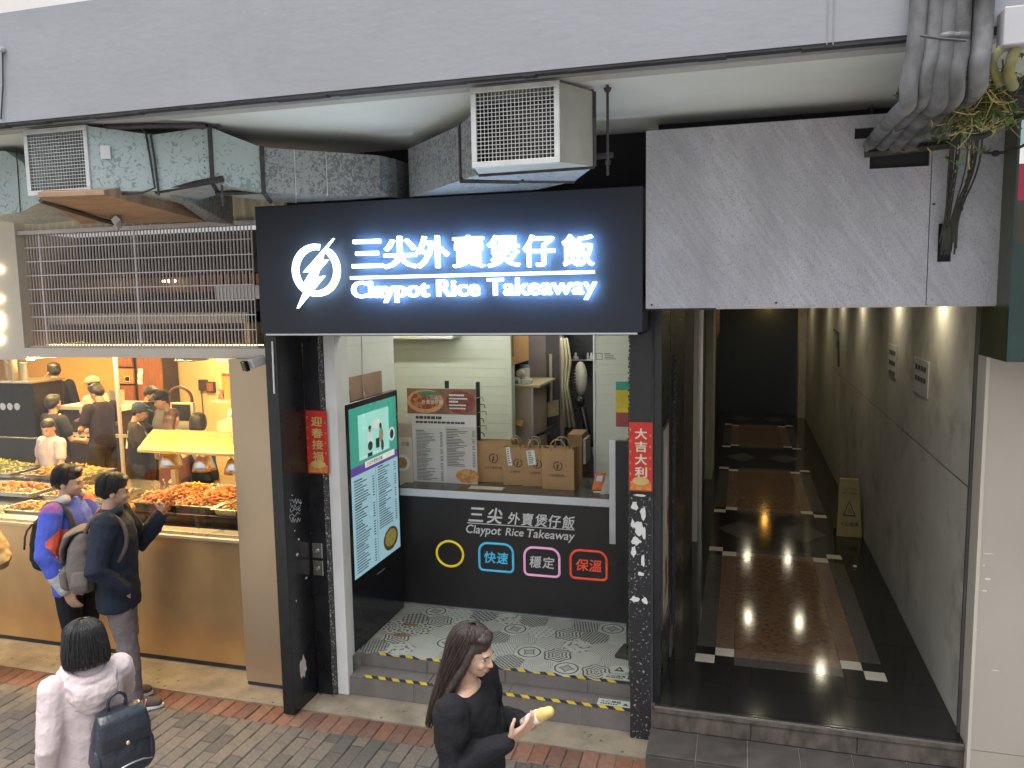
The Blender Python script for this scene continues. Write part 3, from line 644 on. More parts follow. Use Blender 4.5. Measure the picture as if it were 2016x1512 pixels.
# ================================================================== right cream wall and green light box
rw = thing('cream_wall', 'plain cream panelled wall right of the passage', 'wall', (3,-.1,0))
xw0 = XR+.001
box('panel', mat('cream_wall_paint',(.46,.415,.355),.5,var=.05,vs=2,dirt=.2,dirtcol=(.45,.40,.33)), rw, XR+.022,5,-.10,.2,.27,3.87)
box('panel', mat('cream_wall_lower',(.45,.405,.345),.5,var=.05,vs=2), rw, XR+.022,5,-.10,.2,-.02,.266)
box('edge_bead', M_CREAM, rw, XR+.003,XR+.021,-.106,.05,.0,2.85)
for k,(px,py,w,h) in enumerate(((1945,1090,22,2),(1937,1113,5,4),(1945,1140,12,6),(1938,1163,12,4),(1922,1240,3,12),(1960,1320,16,2))):
    flake('scuff', M_WHITE, rw, px,py,w,h,-.1005,70+k,9)
gb = thing('light_box', 'dark green projecting light box at the right edge', 'sign', (2.1,-.5,2.5))
M_GREENB = mat('green_box_paint', (.05,.055,.025), .35, var=.15)
q0 = at(1978,712,Y=-.55); zb = q0.z
box('casing', M_GREENB, gb, q0.x,4.2,-.55,-.105,zb,3.855)
box('frame', mat('green_frame',(.02,.05,.045),.3,var=.1), gb, q0.x,q0.x+.075,-.575,-.551,zb,3.85)
box('frame', mat('dark_frame',(.05,.03,.03),.3,var=.1), gb, q0.x+.076,4.2,-.575,-.551,zb,zb+.045)
zz = at(1990,400,Y=-.575)
for z0,z1,c,e in ((zb+.05,2.98,(.75,.68,.25),.25),(2.98,3.10,(.85,.88,.85),.4),(3.10,3.3,(.06,.05,.03),0),(3.3,3.47,(.35,.02,.05),.1),(3.47,3.56,(.8,.75,.75),.3),(3.56,3.7,(.35,.5,.52),.2),(3.7,3.85,(.01,.02,.01),0)):
    box('picture_band', mat('light_box_print',c,.3,var=.2,vs=6,emis=e), gb, q0.x+.08 if z0<3.1 else q0.x+.01,4.2,-.5762,-.5515,z0 if z0>zb+.05 else zb+.046,z1-.001)
# ================================================================== lit shop sign
sg = thing('shop_sign', 'black shop sign with glowing white letters over the takeaway', 'sign', (-1.1,-.25,2.67))
SX0, SX1, SY, SZ0, SZ1 = -2.362,.118,-.38,2.672,3.488
box('sign_box', M_SIGNF, sg, SX0,SX1,SY,-.12,SZ0,SZ1, bevel=.004)
box('bottom_trim', M_ALU, sg, SX0+.03,SX1-.03,SY+.006,SY+.018,SZ0-.012,SZ0-.001)
box('soffit_board', M_DARKV, sg, SX0+.02,SX1-.02,SY+.03,.02,SZ0-.018,SZ0-.0125)
LY = SY-.045   # back plane of the raised letters
def sgn(px,py): return at(px,py,Y=LY-.03)
def raised(name, pts, depth=.03):
    P = [Vector((p.x,LY,p.z)) for p in pts]
    return glow_sides(MB().poly(P[::-1], (0,-depth,0))).obj(name, [M_LIT,M_HALO,M_SIDE], sg)
def fat_letter(name, ch, m, parent, x, z, w, h, d, depth=.03):
    """rounded heavy lettering: the outline thickened all round"""
    me = text_mesh(ch, 1.0, .5); xs = [v.co.x for v in me.vertices]; ys = [v.co.y for v in me.vertices]
    x0,x1,y0,y1 = min(xs),max(xs),min(ys),max(ys); d *= w; kx = (w-2*d)/(x1-x0); kz = (h-2*d)/(y1-y0) if h else kx
    b = MB(); F = [tuple(p.vertices) for p in me.polygons]
    for i in range(8):
        ox, oz = d*math.cos(R(45*i)), d*math.sin(R(45*i)); e = .00004*i
        b.mi = 0; b.add([(x+d+(v.co.x-x0)*kx+ox, LY-(depth-e)*(v.co.z+.5), z+d+(v.co.y-y0)*kz+oz) for v in me.vertices], F)
    return glow_sides(b).obj(name, [m, M_HALO, M_SIDE], parent)
def glow_sides(b):
    for i,f in enumerate(b.f): b.m[i] = 0 if all(b.v[k][1] < LY-.02 for k in f) else 1 if all(b.v[k][1] > LY-.01 for k in f) else 2
    return b
cs = [(720,'三'),(786,'尖'),(850,'外'),(921,'賣'),(990,'煲'),(1060,'仔'),(1137,'飯')]
for cx,ch in cs:
    yc = 497-(cx-720)*.012
    a = sgn(cx-31,yc+33); c = sgn(cx+31,yc-33)
    if ch == '三': a = sgn(cx-28,yc+31); c = sgn(cx+30,yc-27)
    fat_letter('letter', ch, M_LIT, sg, a.x, a.z, c.x-a.x, c.z-a.z, .017)
a, c = sgn(689,547), sgn(1169,536)
raised('underline', [Vector((a.x,0,a.z-.009)),Vector((c.x,0,a.z-.009)),Vector((c.x,0,a.z+.009)),Vector((a.x,0,a.z+.009))])
def lit_words(words, x0px, x1px, basepx, cappx, d):
    a = sgn(x0px,basepx); c = sgn(x1px,basepx); zt = sgn(x0px,cappx).z
    full = text_mesh(words); xs = [v.co.x for v in full.vertices]; fx0,fx1 = min(xs),max(xs)
    cap = text_mesh('T'); cap_h = max(v.co.y for v in cap.vertices)-min(v.co.y for v in cap.vertices)
    sx = (c.x-a.x)/(fx1-fx0); sz = (zt-a.z)/cap_h
    for i,ch in enumerate(words):
        if ch == ' ': continue
        pre = text_mesh(words[:i+1]); x1 = max(v.co.x for v in pre.vertices)
        me = text_mesh(ch,1,.5); cx1 = max(v.co.x for v in me.vertices); F = [tuple(p.vertices) for p in me.polygons]; b = MB()
        for k in range(8):
            ox, oz = d*math.cos(R(45*k)), d*math.sin(R(45*k)); e = .00004*k
            b.add([(a.x+(v.co.x+(x1-cx1)-fx0)*sx+ox, LY-(.03-e)*(v.co.z+.5), a.z+v.co.y*sz+oz) for v in me.vertices], F)
        glow_sides(b).obj('letter', [M_LIT, M_HALO, M_SIDE], sg)
lit_words('Claypot Rice Takeaway', 692,1173, 586,555, .0026)
# logo: broken ring and lightning bolt
cr_ = sgn(620,532); ro, ri = .163,.127
def arc(a0,a1):
    n = 26; P = [(cr_.x+ro*math.cos(R(a0+(a1-a0)*k/n)), LY, cr_.z+ro*1.0*math.sin(R(a0+(a1-a0)*k/n))) for k in range(n+1)]
    P += [(cr_.x+ri*math.cos(R(a1-(a1-a0)*k/n)), LY, cr_.z+ri*math.sin(R(a1-(a1-a0)*k/n))) for k in range(n+1)]
    glow_sides(MB().poly(P[::-1], (0,-.03,0))).obj('ring', [M_LIT,M_HALO,M_SIDE], sg)
arc(80,232); arc(-108,52)
bolt = [(655,469),(634,497),(631,513),(643,511),(624,533),(621,546),(636,543),(584,607),(602,562),(594,563),(611,534),(596,536)]
raised('lightning_bolt', [sgn(*p) for p in bolt])

# ================================================================== air ducts under the canopy
M_GALV = galvanised('spangled_zinc', (.25,.31,.31), (.42,.50,.50), 30, .46)
M_GALV2 = galvanised('dull_zinc', (.17,.18,.19), (.33,.35,.36), 42, .5)
M_ANGLE = mat('dark_angle_iron', (.06,.055,.06), .6, .3, var=.4, vs=20)
M_MESH = mat('galvanised_wire', (.62,.62,.60), .4, .6, var=.1)
M_FRAME = mat('zinc_frame', (.60,.61,.60), .45, .5, var=.12, vs=12)
M_INNER = mat('duct_inside', (.12,.10,.09), .6, .2, var=.4, vs=6)
def run(name, rings, m, parent, flip=False):
    """sheet metal tube through rings of four corners (front-low, front-high, back-high, back-low)"""
    b = MB(); n = len(rings); vs = [v for r in rings for v in r]
    fs = [(i*4+k, i*4+(k+1)%4, (i+1)*4+(k+1)%4, (i+1)*4+k) for i in range(n-1) for k in range(4)]
    b.add(vs, fs); return b.obj(name, m, parent)
def outlet(parent, x0,x1,z0,z1,y):
    w = .026
    fr = MB()
    for q in ((x0,x1,z0,z0+w),(x0,x1,z1-w,z1),(x0,x0+w,z0+w+.0003,z1-w-.0003),(x1-w,x1,z0+w+.0003,z1-w-.0003)): fr.box(q[0],q[1],y-.012,y+.006,q[2],q[3])
    f = fr.obj('outlet_frame', M_FRAME, parent, bevel=.002)
    n = 20
    for k in range(1,n): xx = x0+w+(x1-x0-2*w)*k/n; box('wire', M_MESH, f, xx-.0013,xx+.0013,y-.004,y-.001,z0+w,z1-w)
    n = 17
    for k in range(1,n): zz = z0+w+(z1-z0-2*w)*k/n; box('wire', M_MESH, f, x0+w,x1-w,y-.0065,y-.0042,zz-.0013,zz+.0013)
    return f
def angle_ring(name, P, parent, w=.022):
    P = [Vector(p) for p in P]; b = MB()
    for i in range(4): b.tube([P[i], P[(i+1)%4]], w*.75, 4)
    return b.obj(name, M_ANGLE, parent)
YO = -1.32
# left duct
d1 = thing('air_duct', 'galvanised air duct with mesh outlet above the cooked food shop', 'duct', (-2.6,-1.0,3.5))
outlet(d1, -3.17,-2.74,3.49,3.845,YO)
S = lambda fl,fh,bh,bl: [Vector(fl),Vector(fh),Vector(bh),Vector(bl)]
r0 = S((-2.745,YO,3.495),(-2.745,YO,3.84),(-3.165,YO,3.84),(-3.165,YO,3.495))
r1 = S((-2.45,-1.17,3.50),(-2.45,-1.17,3.80),(-2.75,-.55,3.80),(-2.75,-.55,3.50))
r2 = S((-2.19,-1.03,3.545),(-2.19,-1.03,3.85),(-2.45,-.62,3.85),(-2.45,-.62,3.545))
r3 = S((-1.985,-.85,3.505),(-1.985,-.85,3.755),(-2.20,-.45,3.755),(-2.20,-.45,3.505))
r4 = S((-1.55,-.52,3.50),(-1.55,-.52,3.745),(-1.85,-.12,3.745),(-1.85,-.12,3.50))
r5 = S((-1.455,-.42,3.505),(-1.455,-.42,3.745),(-1.83,-.05,3.745),(-1.83,-.05,3.505))
r6 = S((-1.41,-.28,3.508),(-1.41,-.28,3.742),(-1.82,0.0,3.742),(-1.82,0.0,3.508))
r7 = S((-1.40,.09,3.508),(-1.40,.09,3.742),(-1.82,.09,3.742),(-1.82,.09,3.508))
run('outlet_box', [r0,r1], M_GALV, d1); run('transition', [r1,r2], M_GALV, d1); run('offset', [r2,r3], M_GALV, d1); run('straight', [r3,r4], M_GALV2, d1); run('elbow', [r4,r5,r6,r7], M_GALV2, d1)
MB().quad((-3.16,-.95,3.5),(-2.76,-.75,3.5),(-2.76,-.75,3.84),(-3.16,-.95,3.84)).obj('damper', M_INNER, d1)
for rr in (r2,r3): angle_ring('flange', rr, d1)
for u in (.33,.66):
    q = [r3[k].lerp(r4[k],u) for k in range(4)]; MB().tube([q[1]+Vector((.002,-.003,0)),q[0]+Vector((.002,-.003,0)),q[0]+Vector((0,0,-.002)),q[3]+Vector((0,0,-.002))], .0035, 4).obj('standing_seam', M_FRAME, d1)
sb_ = MB()
for k in range(9):
    for rr,o_ in ((r2,.03),(r3,.03)):
        p = rr[0].lerp(rr[1],(k+.5)/9); sb_.ell(p+Vector((-o_,-.006-o_*.5,0)),(.004,.004,.004),None,6,4)
sb_.obj('rivets', M_ANGLE, d1, kind='stuff')
rr = [r1[0]*.5+r2[0]*.5, r1[1]*.5+r2[1]*.5, r1[2]*.5+r2[2]*.5, r1[3]*.5+r2[3]*.5]
box('label', M_CREAM, d1, *[q for q in (0,)*0] , -2.70,-2.66,-1.302,-1.2985,3.64,3.72) if False else None
c0 = at(205,300,Y=-1.29)
MB().obox(c0+Vector((.012,-.004,0)), (.022,.0115,0), (0,0,.035), (.0008,-.0015,0)).obj('paper_label', M_WHITE, d1)
# plenum with brown underside behind the outlet
d2 = thing('plenum_box', 'large flat duct plenum with rusty brown underside below the left outlet', 'duct', (-3.2,-.6,3.4))
M_RUST = mat('rusty_sheet', (.34,.22,.14), .55, .2, var=.3, vs=5, stretch=(1,3,1), dirt=.4, dirtcol=(.16,.09,.05))
za = 3.42
pA,pB,pC,pD = at(75,388,Z=3.46), at(205,383,Z=3.46), at(405,436,Z=za), at(160,441,Z=za)
MB().hexa([pD,pC,Vector((pB.x,pB.y,3.46)),Vector((pA.x,pA.y,3.46)),pD+Vector((0,0,.3)),pC+Vector((0,0,.3)),Vector((pB.x,pB.y,3.484)),Vector((pA.x,pA.y,3.484))]).obj('sheet_box', M_RUST, d2)
MB().hexa([pC+Vector((.002,.0,0)),pC+Vector((.006,.3,0)),pC+Vector((.006,.3,.3)),pC+Vector((.002,0,.3)),at(312,370,Z=3.52)+Vector((.0,0,0)),at(312,370,Z=3.52)+Vector((.0,.02,0)),at(312,362,Z=3.54)+Vector((0,.02,0)),at(312,362,Z=3.54)]).obj('end_sheet', M_GALV2, d2)
MB().tube([at(80,395,Z=3.455),at(200,433,Z=3.41),at(232,441,Z=3.40)], .014, 4).obj('brace', M_ANGLE, d2)
MB().tube([at(228,432,Z=3.405),at(232,447,Z=3.40)], .026, 4).obj('bracket', M_FRAME, d2)
MB().tube([at(85,455,Y=.05),at(85,455,Y=.05)+Vector((0,0,0)),at(420,441,Y=.05)], .012, 4).obj('rail', M_ANGLE, d2)
# hanger rods and trapeze bars
def rod(label, top, bottom, parent_name='hanger_rod'):
    t = thing(parent_name, label, 'rod', bottom)
    MB().tube([top,bottom], .0065, 8).obj('rod', M_ANGLE, t); MB().lathe([(.02,-.012),(.012,-.03)], tuple(top), 8).obj('anchor', M_ANGLE, t)
    MB().lathe([(.013,0),(.013,.02)], (bottom.x,bottom.y,bottom.z+.05), 6).obj('nut', M_ANGLE, t)
rt = at(430,245,Z=3.87); rod('threaded hanger rod holding the left duct near the black sign', rt, Vector((rt.x,rt.y,3.42)))
tb = thing('trapeze_bar', 'dark angle iron bar carrying the left galvanised duct', 'bar', (-2.4,-1.0,3.49))
MB().tube([at(305,376,Y=-1.15),at(440,352,Y=-1.02)], .018, 4).obj('bar', M_ANGLE, tb)
MB().tube([at(425,381,Y=-.85),at(523,376,Y=-.8)], .015, 4).obj('bar', M_ANGLE, tb)
wr_ = thing('duct_cable', 'black cables strapped round the left duct', 'cable', (-2.4,-1.2,3.6))
MB().tube([at(205,240,Y=-1.25),at(215,255,Y=-1.25),at(240,250,Y=-1.22),at(270,246,Y=-1.2),at(287,262,Y=-1.19),at(297,320,Y=-1.19),at(305,370,Y=-1.2),at(280,380,Y=-1.22),at(218,383,Y=-1.25)], .006, 6).obj('cable', M_ANGLE, wr_)
MB().tube([at(296,262,Y=-1.19),at(304,310,Y=-1.185),at(313,385,Y=-1.18)], .006, 6).obj('cable', M_ANGLE, wr_)
MB().tube([at(205,252,Y=-1.26),at(300,247,Y=-1.2),at(405,248,Y=-1.05)], .016, 6).obj('black_hose', M_ANGLE, wr_)
# far left duct
d3 = thing('air_duct', 'blue tinted galvanised duct cut off by the left picture edge', 'duct', (-3.6,-.9,3.4))
e0,e1,e2,e3 = at(-60,300,Y=-.95),at(28,285,Y=-.95),at(62,402,Y=-.95),at(-60,430,Y=-.95)
MB().poly([e0,at(10,297,Y=-.95),at(45,320,Y=-.95),at(82,395,Y=-.95),at(42,418,Y=-.95),e3], (0,.5,0)).obj('sheet_box', M_GALV, d3)
MB().tube([at(32,295,Y=-.953),at(40,418,Y=-.953)], .003, 4).obj('seam', M_ANGLE, d3)
# centre duct
d4 = thing('air_duct', 'galvanised duct with square mesh outlet above the lit sign', 'duct', (-.4,-1.0,3.5))
outlet(d4, -.56,-.14,3.488,3.848,YO)
r0 = S((-.145,YO,3.493),(-.145,YO,3.843),(-.555,YO,3.843),(-.555,YO,3.493))
r1 = S((-.03,-1.08,3.50),(-.03,-1.08,3.845),(-.62,-1.05,3.82),(-.62,-1.05,3.50))
r2 = S((-.22,-.62,3.50),(-.22,-.62,3.83),(-.767,-.9,3.78),(-.767,-.9,3.50))
r3 = S((-.75,-.12,3.50),(-.75,-.12,3.80),(-1.31,-.32,3.79),(-1.31,-.32,3.50))
r4 = S((-.80,.09,3.50),(-.80,.09,3.80),(-1.33,.09,3.79),(-1.33,.09,3.50))
run('outlet_box', [r0,r1], mat('plain_zinc',(.42,.42,.37),.5,.3,var=.12,vs=8), d4); run('straight', [r1,r2,r3], M_GALV2, d4); run('elbow', [r3,r4], M_GALV2, d4)
MB().quad((-.55,-1.06,3.5),(-.15,-1.06,3.5),(-.15,-1.06,3.84),(-.55,-1.06,3.84)).obj('damper', M_INNER, d4)
angle_ring('flange', r1, d4, .016); angle_ring('flange', [r2[0],r2[1],r2[2],r2[3]], d4, .016)
MB().tube([at(905,355,Y=-.92),at(1022,357,Y=-.75)], .014, 4).obj('support_bar', M_ANGLE, d4)
MB().tube([at(1140,312,Y=-1.05),at(1207,305,Y=-1.0)], .014, 4).obj('support_bar', M_ANGLE, d4)
MB().tube([at(1028,330,Y=-.8),at(1029,358,Y=-.8)], .007, 6).obj('support_bar', M_ANGLE, d4)
rt = at(1196,168,Z=3.87); rod('threaded hanger rod right of the duct over the lit sign', rt, Vector((rt.x,rt.y,3.455)))
rt = at(1716,208,Z=3.87); rod('rusty hook hanging from the soffit by the grey panel', rt, Vector((rt.x,rt.y,3.66)))

# ================================================================== conduit pipes at the upper right
M_CONDUIT = mat('grey_conduit', (.24,.245,.26), .6, col2=(.03,.03,.028), vs=6, bump=.5, bs=30, stretch=(1,1,.6))
M_MOSS = mat('mossy_conduit', (.20,.20,.12), .85, col2=(.32,.30,.12), vs=9, bump=.5, bs=50)
M_CABLE = mat('grimy_cable', (.045,.045,.035), .8, var=.4, vs=20)
labs = ['leftmost thick grey conduit bending under the canopy','second thick grey conduit from the left, bending under the canopy','third thick grey conduit, tied by a strap to its neighbour','fourth thick grey conduit, with a pale collar','lone grey conduit standing right of the strapped bunch']
def smooth(path, n=3):
    P = [Vector(p) for p in path]
    for _ in range(n):
        q = [P[0]]
        for a,b in zip(P,P[1:]): q += [a*.75+b*.25, a*.25+b*.75]
        P = q+[P[-1]]
    return P
YPI = -1.50
for i,(tx,bx,by,r,ex,ey) in enumerate(((1812,1788,185,.033,1712,285),(1846,1822,172,.033,1735,290),(1868,1850,180,.037,1760,290),(1890,1878,172,.037,1788,288),(1932,1925,150,.037,1850,262))):
    t = thing('conduit_pipe', labs[i], 'pipe', at(tx,0,Y=YPI), group='grey conduits at the top right')
    top = at(tx,0,Y=YPI)+Vector((0,0,.5)); mid = at((tx+bx)/2+6,90,Y=YPI); low = at(bx,by-20,Y=YPI); bend = at(bx+2,by+22,Y=YPI+.05); back = at(ex,ey,Y=-.36)
    yy = -.02*i
    MB().tube(smooth([top,mid,low,bend,bend*.75+back*.25+Vector((0,0,.02)),back+Vector((0,.12,0))],3), r, 12).obj('pipe', M_CONDUIT if i!=4 else M_CONDUIT, t, smooth=True)
    if i in (2,3): c = at(tx-4,75,Y=YPI); MB().tube([c-Vector((0,0,.012)),c+Vector((0,0,.012))], r*1.1, 12).obj('collar', M_CONDUIT, t, smooth=True)
sb = thing('pipe_strap', 'wire strap tying the middle grey conduits together', 'strap', at(1850,75,Y=-1.55))
MB().tube([at(1812,70,Y=-1.545),at(1850,76,Y=-1.55),at(1902,80,Y=-1.55)], .005, 6).obj('strap', M_ANGLE, sb)
jb = thing('junction_box', 'pale grey junction box at the top right corner', 'box', at(1990,60,Y=-1.5))
p,q = at(1979,12,Y=-1.55), at(2060,82,Y=-1.55)
box('case', mat('grey_box_paint',(.42,.42,.44),.5,var=.06), jb, p.x,q.x,-1.55,-1.455,q.z,p.z, bevel=.006)
MB().tube(smooth([at(1975,92,Y=-1.5),at(1958,110,Y=-1.5),at(1950,125,Y=-1.45),at(1968,165,Y=-1.3)]), .016, 10).obj('pipe', M_MOSS, jb, smooth=True)
MB().tube(smooth([at(2000,95,Y=-1.5),at(1990,120,Y=-1.5),at(1985,150,Y=-1.4),at(1995,170,Y=-1.3)]), .02, 10).obj('pipe', M_MOSS, jb, smooth=True)
# rack, hanging cables, chains and creeping weeds
rk = thing('cable_rack', 'dark iron rack under the conduits at the right', 'rack', at(1800,285,Y=-.45))
MB().tube([at(1702,302,Y=-.40),at(1880,283,Y=-.40)], .022, 4).obj('bar', M_CABLE, rk)
MB().tube([at(1772,212,Y=-.9),at(2016,195,Y=-.9)], .035, 4).obj('bar', M_CABLE, rk)
MB().tube([at(1778,222,Y=-.88),at(1706,296,Y=-.42)], .012, 4).obj('bar', M_CONDUIT, rk)
MB().tube([at(1895,205,Y=-.88),at(1880,283,Y=-.42)], .02, 4).obj('bar', M_CABLE, rk)
MB().poly([at(1770,188,Y=-.95),at(1792,192,Y=-.95),at(1788,222,Y=-.95),at(1776,222,Y=-.95)], (0,.02,0)).obj('bracket', M_CONDUIT, rk)
hc_ = thing('hanging_cables', 'bundle of dark cables hanging down over the grey panel', 'cables', at(1870,480,Y=-.4))
for k in range(11):
    x0 = 1876+k*6; x1 = 1850+k*3.2
    MB().tube(smooth([at(x0,240+random.uniform(-10,10),Y=-.55),at(x0+6+random.uniform(-16,16),330,Y=-.47),at(x1+14-k,420,Y=-.43),at(x1,480+random.uniform(-8,25),Y=-.42)],2), random.choice([.0035,.0045,.006]), 6).obj('cable', M_CABLE, hc_)
MB().obox(at(1862,470,Y=-.42), (.02,0,.0), (0,.012,0), (0,0,.055)).obj('block', M_CABLE, hc_)
lk = MB(); lk.tube([(math.cos(R(30*k))*.008,0,math.sin(R(30*k))*.014) for k in range(13)], .003, 5, cap=False)
lme = bpy.data.meshes.new('link'); lme.from_pydata(lk.v,[],lk.f); lme.materials.append(M_CABLE)
for ci,(xa,ya,xb,yb) in enumerate(((1886,300,1862,455),(1918,300,1890,420))):
    t = thing('iron_chain', ('left' if ci==0 else 'right')+'-hand rusty chain hanging among the dark cables', 'chain', at(xb,yb,Y=-.46), group='chains on the grey panel')
    A0,B0 = at(xa,ya,Y=-.5),at(xb,yb,Y=-.44); n = int((A0-B0).length/.022)
    for k in range(n):
        o = part('link', lme, t, loc=(A0.lerp(B0,k/n)-Vector(t.location))); o.rotation_euler = (0,.2,R(90*(k%2)))
wd = thing('creeping_weed', 'tangle of dry and green weeds growing on the conduits', 'plant', at(1900,200,Y=-.9))
M_WEED = [mat('weed_green',(.10,.16,.05),.7,var=.4,vs=20), mat('weed_straw',(.45,.36,.13),.7,var=.3,vs=20), mat('weed_twig',(.10,.075,.045),.8,var=.3)]
rnd = random.Random(11)
for mi in range(3):
    b = MB()
    for k in range((85,210,90)[mi]):
        c = at(rnd.gauss(1908,46), rnd.gauss(190,36), Y=rnd.uniform(-1.15,-.75)); d = Vector((rnd.gauss(0,1),rnd.gauss(0,.6),rnd.gauss(-.2,.7))).normalized()*rnd.uniform(.05,.16); e = Vector((rnd.gauss(0,.03),rnd.gauss(0,.03),-rnd.uniform(0,.05)))
        b.tube(smooth([c-d*.5,c+e,c+d*.5+e*.5],1), [.0016,.0032,.0032,.0026,.0012][:4] if False else (.0024 if mi<2 else .0035), 4)
        if mi == 0:
            for q in range(5):
                p = c+d*rnd.uniform(-.5,.5); u = Vector((rnd.gauss(0,1),rnd.gauss(0,1),rnd.gauss(0,1))).normalized()*rnd.uniform(.02,.045); w = u.cross(Vector((0,0,1))).normalized()*.011
                b.add([p-u,p+w,p+u,p-w],[(0,1,2,3)])
    b.obj(('green_stems','dry_stems','twigs')[mi], M_WEED[mi], wd, kind='stuff')
lo = MB().tube(smooth([at(1830,205,Y=-1.0),at(1825,240,Y=-1.0),at(1845,248,Y=-1.0),at(1862,243,Y=-1.0)]), .003, 6).obj('loop', M_WEED[1], wd)
lo = MB().tube(smooth([at(1950,200,Y=-1.0),at(1955,235,Y=-1.0),at(1935,262,Y=-.9),at(1905,268,Y=-.8)]), .003, 6).obj('loop', M_CABLE, wd)
cw = thing('drooping_cable', 'single knotted cable sagging to the right picture edge', 'cable', at(1960,300,Y=-.5))
MB().tube(smooth([at(1932,300,Y=-.42),at(1960,302,Y=-.45),at(1990,298,Y=-.6),at(2040,275,Y=-.8)]), .007, 6).obj('cable', M_CABLE, cw)
MB().ell(at(1960,302,Y=-.45),(.02,.015,.015)).obj('knot', M_CABLE, cw)
MB().tube(smooth([at(1905,270,Y=-.6),at(1945,268,Y=-.6),at(1965,240,Y=-.7),at(2020,228,Y=-.9)]), .014, 8).obj('cable', M_CABLE, cw)
# ================================================================== cooked food shop on the left
ls = thing('food_shop', 'cooked food shop front with champagne metal base and wide window', 'shop', (-4.2,.2,0))
box('base_panel', M_GOLD, ls, -7,-2.905,.20,.26,.035,1.035)
box('plinth_gap', M_DRIP, ls, -7,-2.9,.205,.26,-.02,.034)
box('pilaster', M_GOLDL, ls, -2.90,-2.40,.005,.27,.03,2.47)
box('plinth_gap', M_DRIP, ls, -2.895,-2.40,.012,.26,-.02,.029)
box('sill', mat('cream_sill',(.62,.55,.42),.35,.3,var=.05), ls, -7,-2.902,.17,.30,1.036,1.062, bevel=.003)
box('sill_glass', mat('sill_step',(.50,.46,.36),.3,.3,var=.1), ls, -7,-2.903,.20,.32,1.0625,1.085)
box('lintel', M_CREAM, ls, -4.79,-2.42,.04,.26,2.472,2.545)
box('lintel', M_CREAM, ls, -7.2,-4.7905,.04,.26,2.45,3.86)
pn = MB().box(-7,-4.105,.222,.228,1.086,2.47).obj('window_pane', M_GLASS, ls); pn2 = MB().box(-4.085,-2.905,.222,.228,1.086,2.47).obj('window_pane', M_GLASS, ls)
box('mullion', mat('pale_mullion',(.70,.62,.48),.35,.4,var=.05), ls, -4.104,-4.086,.212,.238,1.086,2.471)
M_ADDED_LED = mat('added_warm_led',(1,.8,.5),.4,emis=130.0,ecol=(1,.66,.26),var=0)
box('light_strip', M_ADDED_LED, ls, -4.76,-2.95,.13,.16,2.465,2.471); box('light_strip', M_ADDED_LED, ls, -6.8,-4.81,.11,.14,2.444,2.449)  # unseen strips added under the lintel to warm the base, sill and apron
# lit wall lettering at the left edge (only its right end is in view)
w = thing('wall_lettering', 'small glowing warm letters on the cream wall at the left edge', 'sign', at(2,640,Y=.03))
for py,h in ((530,5),(588,5),(632,14),(668,7)):
    a,c = at(-14,py+h,Y=.03), at(4,py-h,Y=.03)
    fo = MB().box(a.x,c.x,.012,.036,a.z,c.z).obj('letter', M_LITW, w, bevel=.004)
# corrugated panel
cp = thing('corrugated_panel', 'cream corrugated sheet above the food shop grille', 'panel', (-3.6,.12,3.47))
P = []; x = -4.78; k = 0
while x < -2.40: P.append((x,.115+(.02 if (k//2)%2 else 0))); x += .028 if k%2 else .012; k += 1
b = MB()
for (xa,ya),(xb,yb) in zip(P,P[1:]): b.quad((xa,ya,3.455),(xb,yb,3.455),(xb,yb,3.866),(xa,ya,3.866))
b.obj('sheet', M_CORR, cp)
# ------------------------------------------------------------------ grille
gr = thing('bar_grille', 'pale metal bar grille over the food shop window', 'grille', (-3.75,.1,2.55))
M_BAR = mat('pale_bar', (.62,.58,.58), .4, .3, var=.05)
GX0,GX1,GZ0,GZ1 = -4.765,-2.712,2.548,3.425
box('top_rail', mat('mauve_rail',(.50,.46,.47),.4,.2,var=.05), gr, -4.79,-2.70,.06,.15,3.425,3.455)
box('bottom_rail', M_BAR, gr, -4.785,-2.70,.08,.13,2.546,2.56)
M_LED2 = mat('soft_led',(1,.8,.5),.4,emis=5.0,ecol=(1,.62,.22),var=0)
box('light_strip', M_LED2, gr, -4.74,-2.74,.20,.212,2.5565,2.562)
nb = 68
for k in range(nb+1):
    x = GX0+.02+(GX1-GX0-.03)*k/nb; w = .0075 if k in (4,34) else .0023
    box('bar', M_BAR, gr, x-w,x+w,.10,.112,GZ0+.012,GZ1)
for k in range(7):
    z = GZ0+.13+k*.108; box('rod', M_BAR, gr, GX0,GX1,.0925,.0985,z-.004,z+.004)
rc = thing('grille_recess', 'dark brown recess with boards and hanging lamps behind the bar grille', 'recess', (-3.75,.5,2.55))
M_BRN = mat('dark_brown_board',(.032,.021,.017),.5,var=.3,vs=4)
box('back', M_BRN, rc, -4.78,-2.42,.62,.66,2.55,3.44); box('side', mat('ochre_side',(.30,.20,.11),.5,var=.1), rc, -4.785,-4.77,.14,.62,2.56,3.44); box('floor', M_GOLDL, rc, -4.77,-2.7,.14,.62,2.548,2.556)
box('beam', M_BRN, rc, -4.76,-2.72,.40,.46,3.10,3.20); box('beam', mat('wood_beam',(.22,.11,.055),.5,var=.3,vs=8,stretch=(1,8,8)), rc, -4.7,-2.74,.44,.48,2.96,3.08)
for k in range(13): box('slat', mat('copper_slat',(.42,.20,.09),.4,.3,var=.2) if k==0 else MATS['copper_slat'], rc, -3.45+k*.055,-3.42+k*.055,.40,.43,2.97,3.09)
for k in range(3):
    MB().ell((-3.72+k*.05,.38,3.05),(.012,.012,.012)).obj('small_lamp', mat('tiny_bulb',(1,.8,.5),.4,emis=8,var=0) if k==0 else MATS['tiny_bulb'], rc)
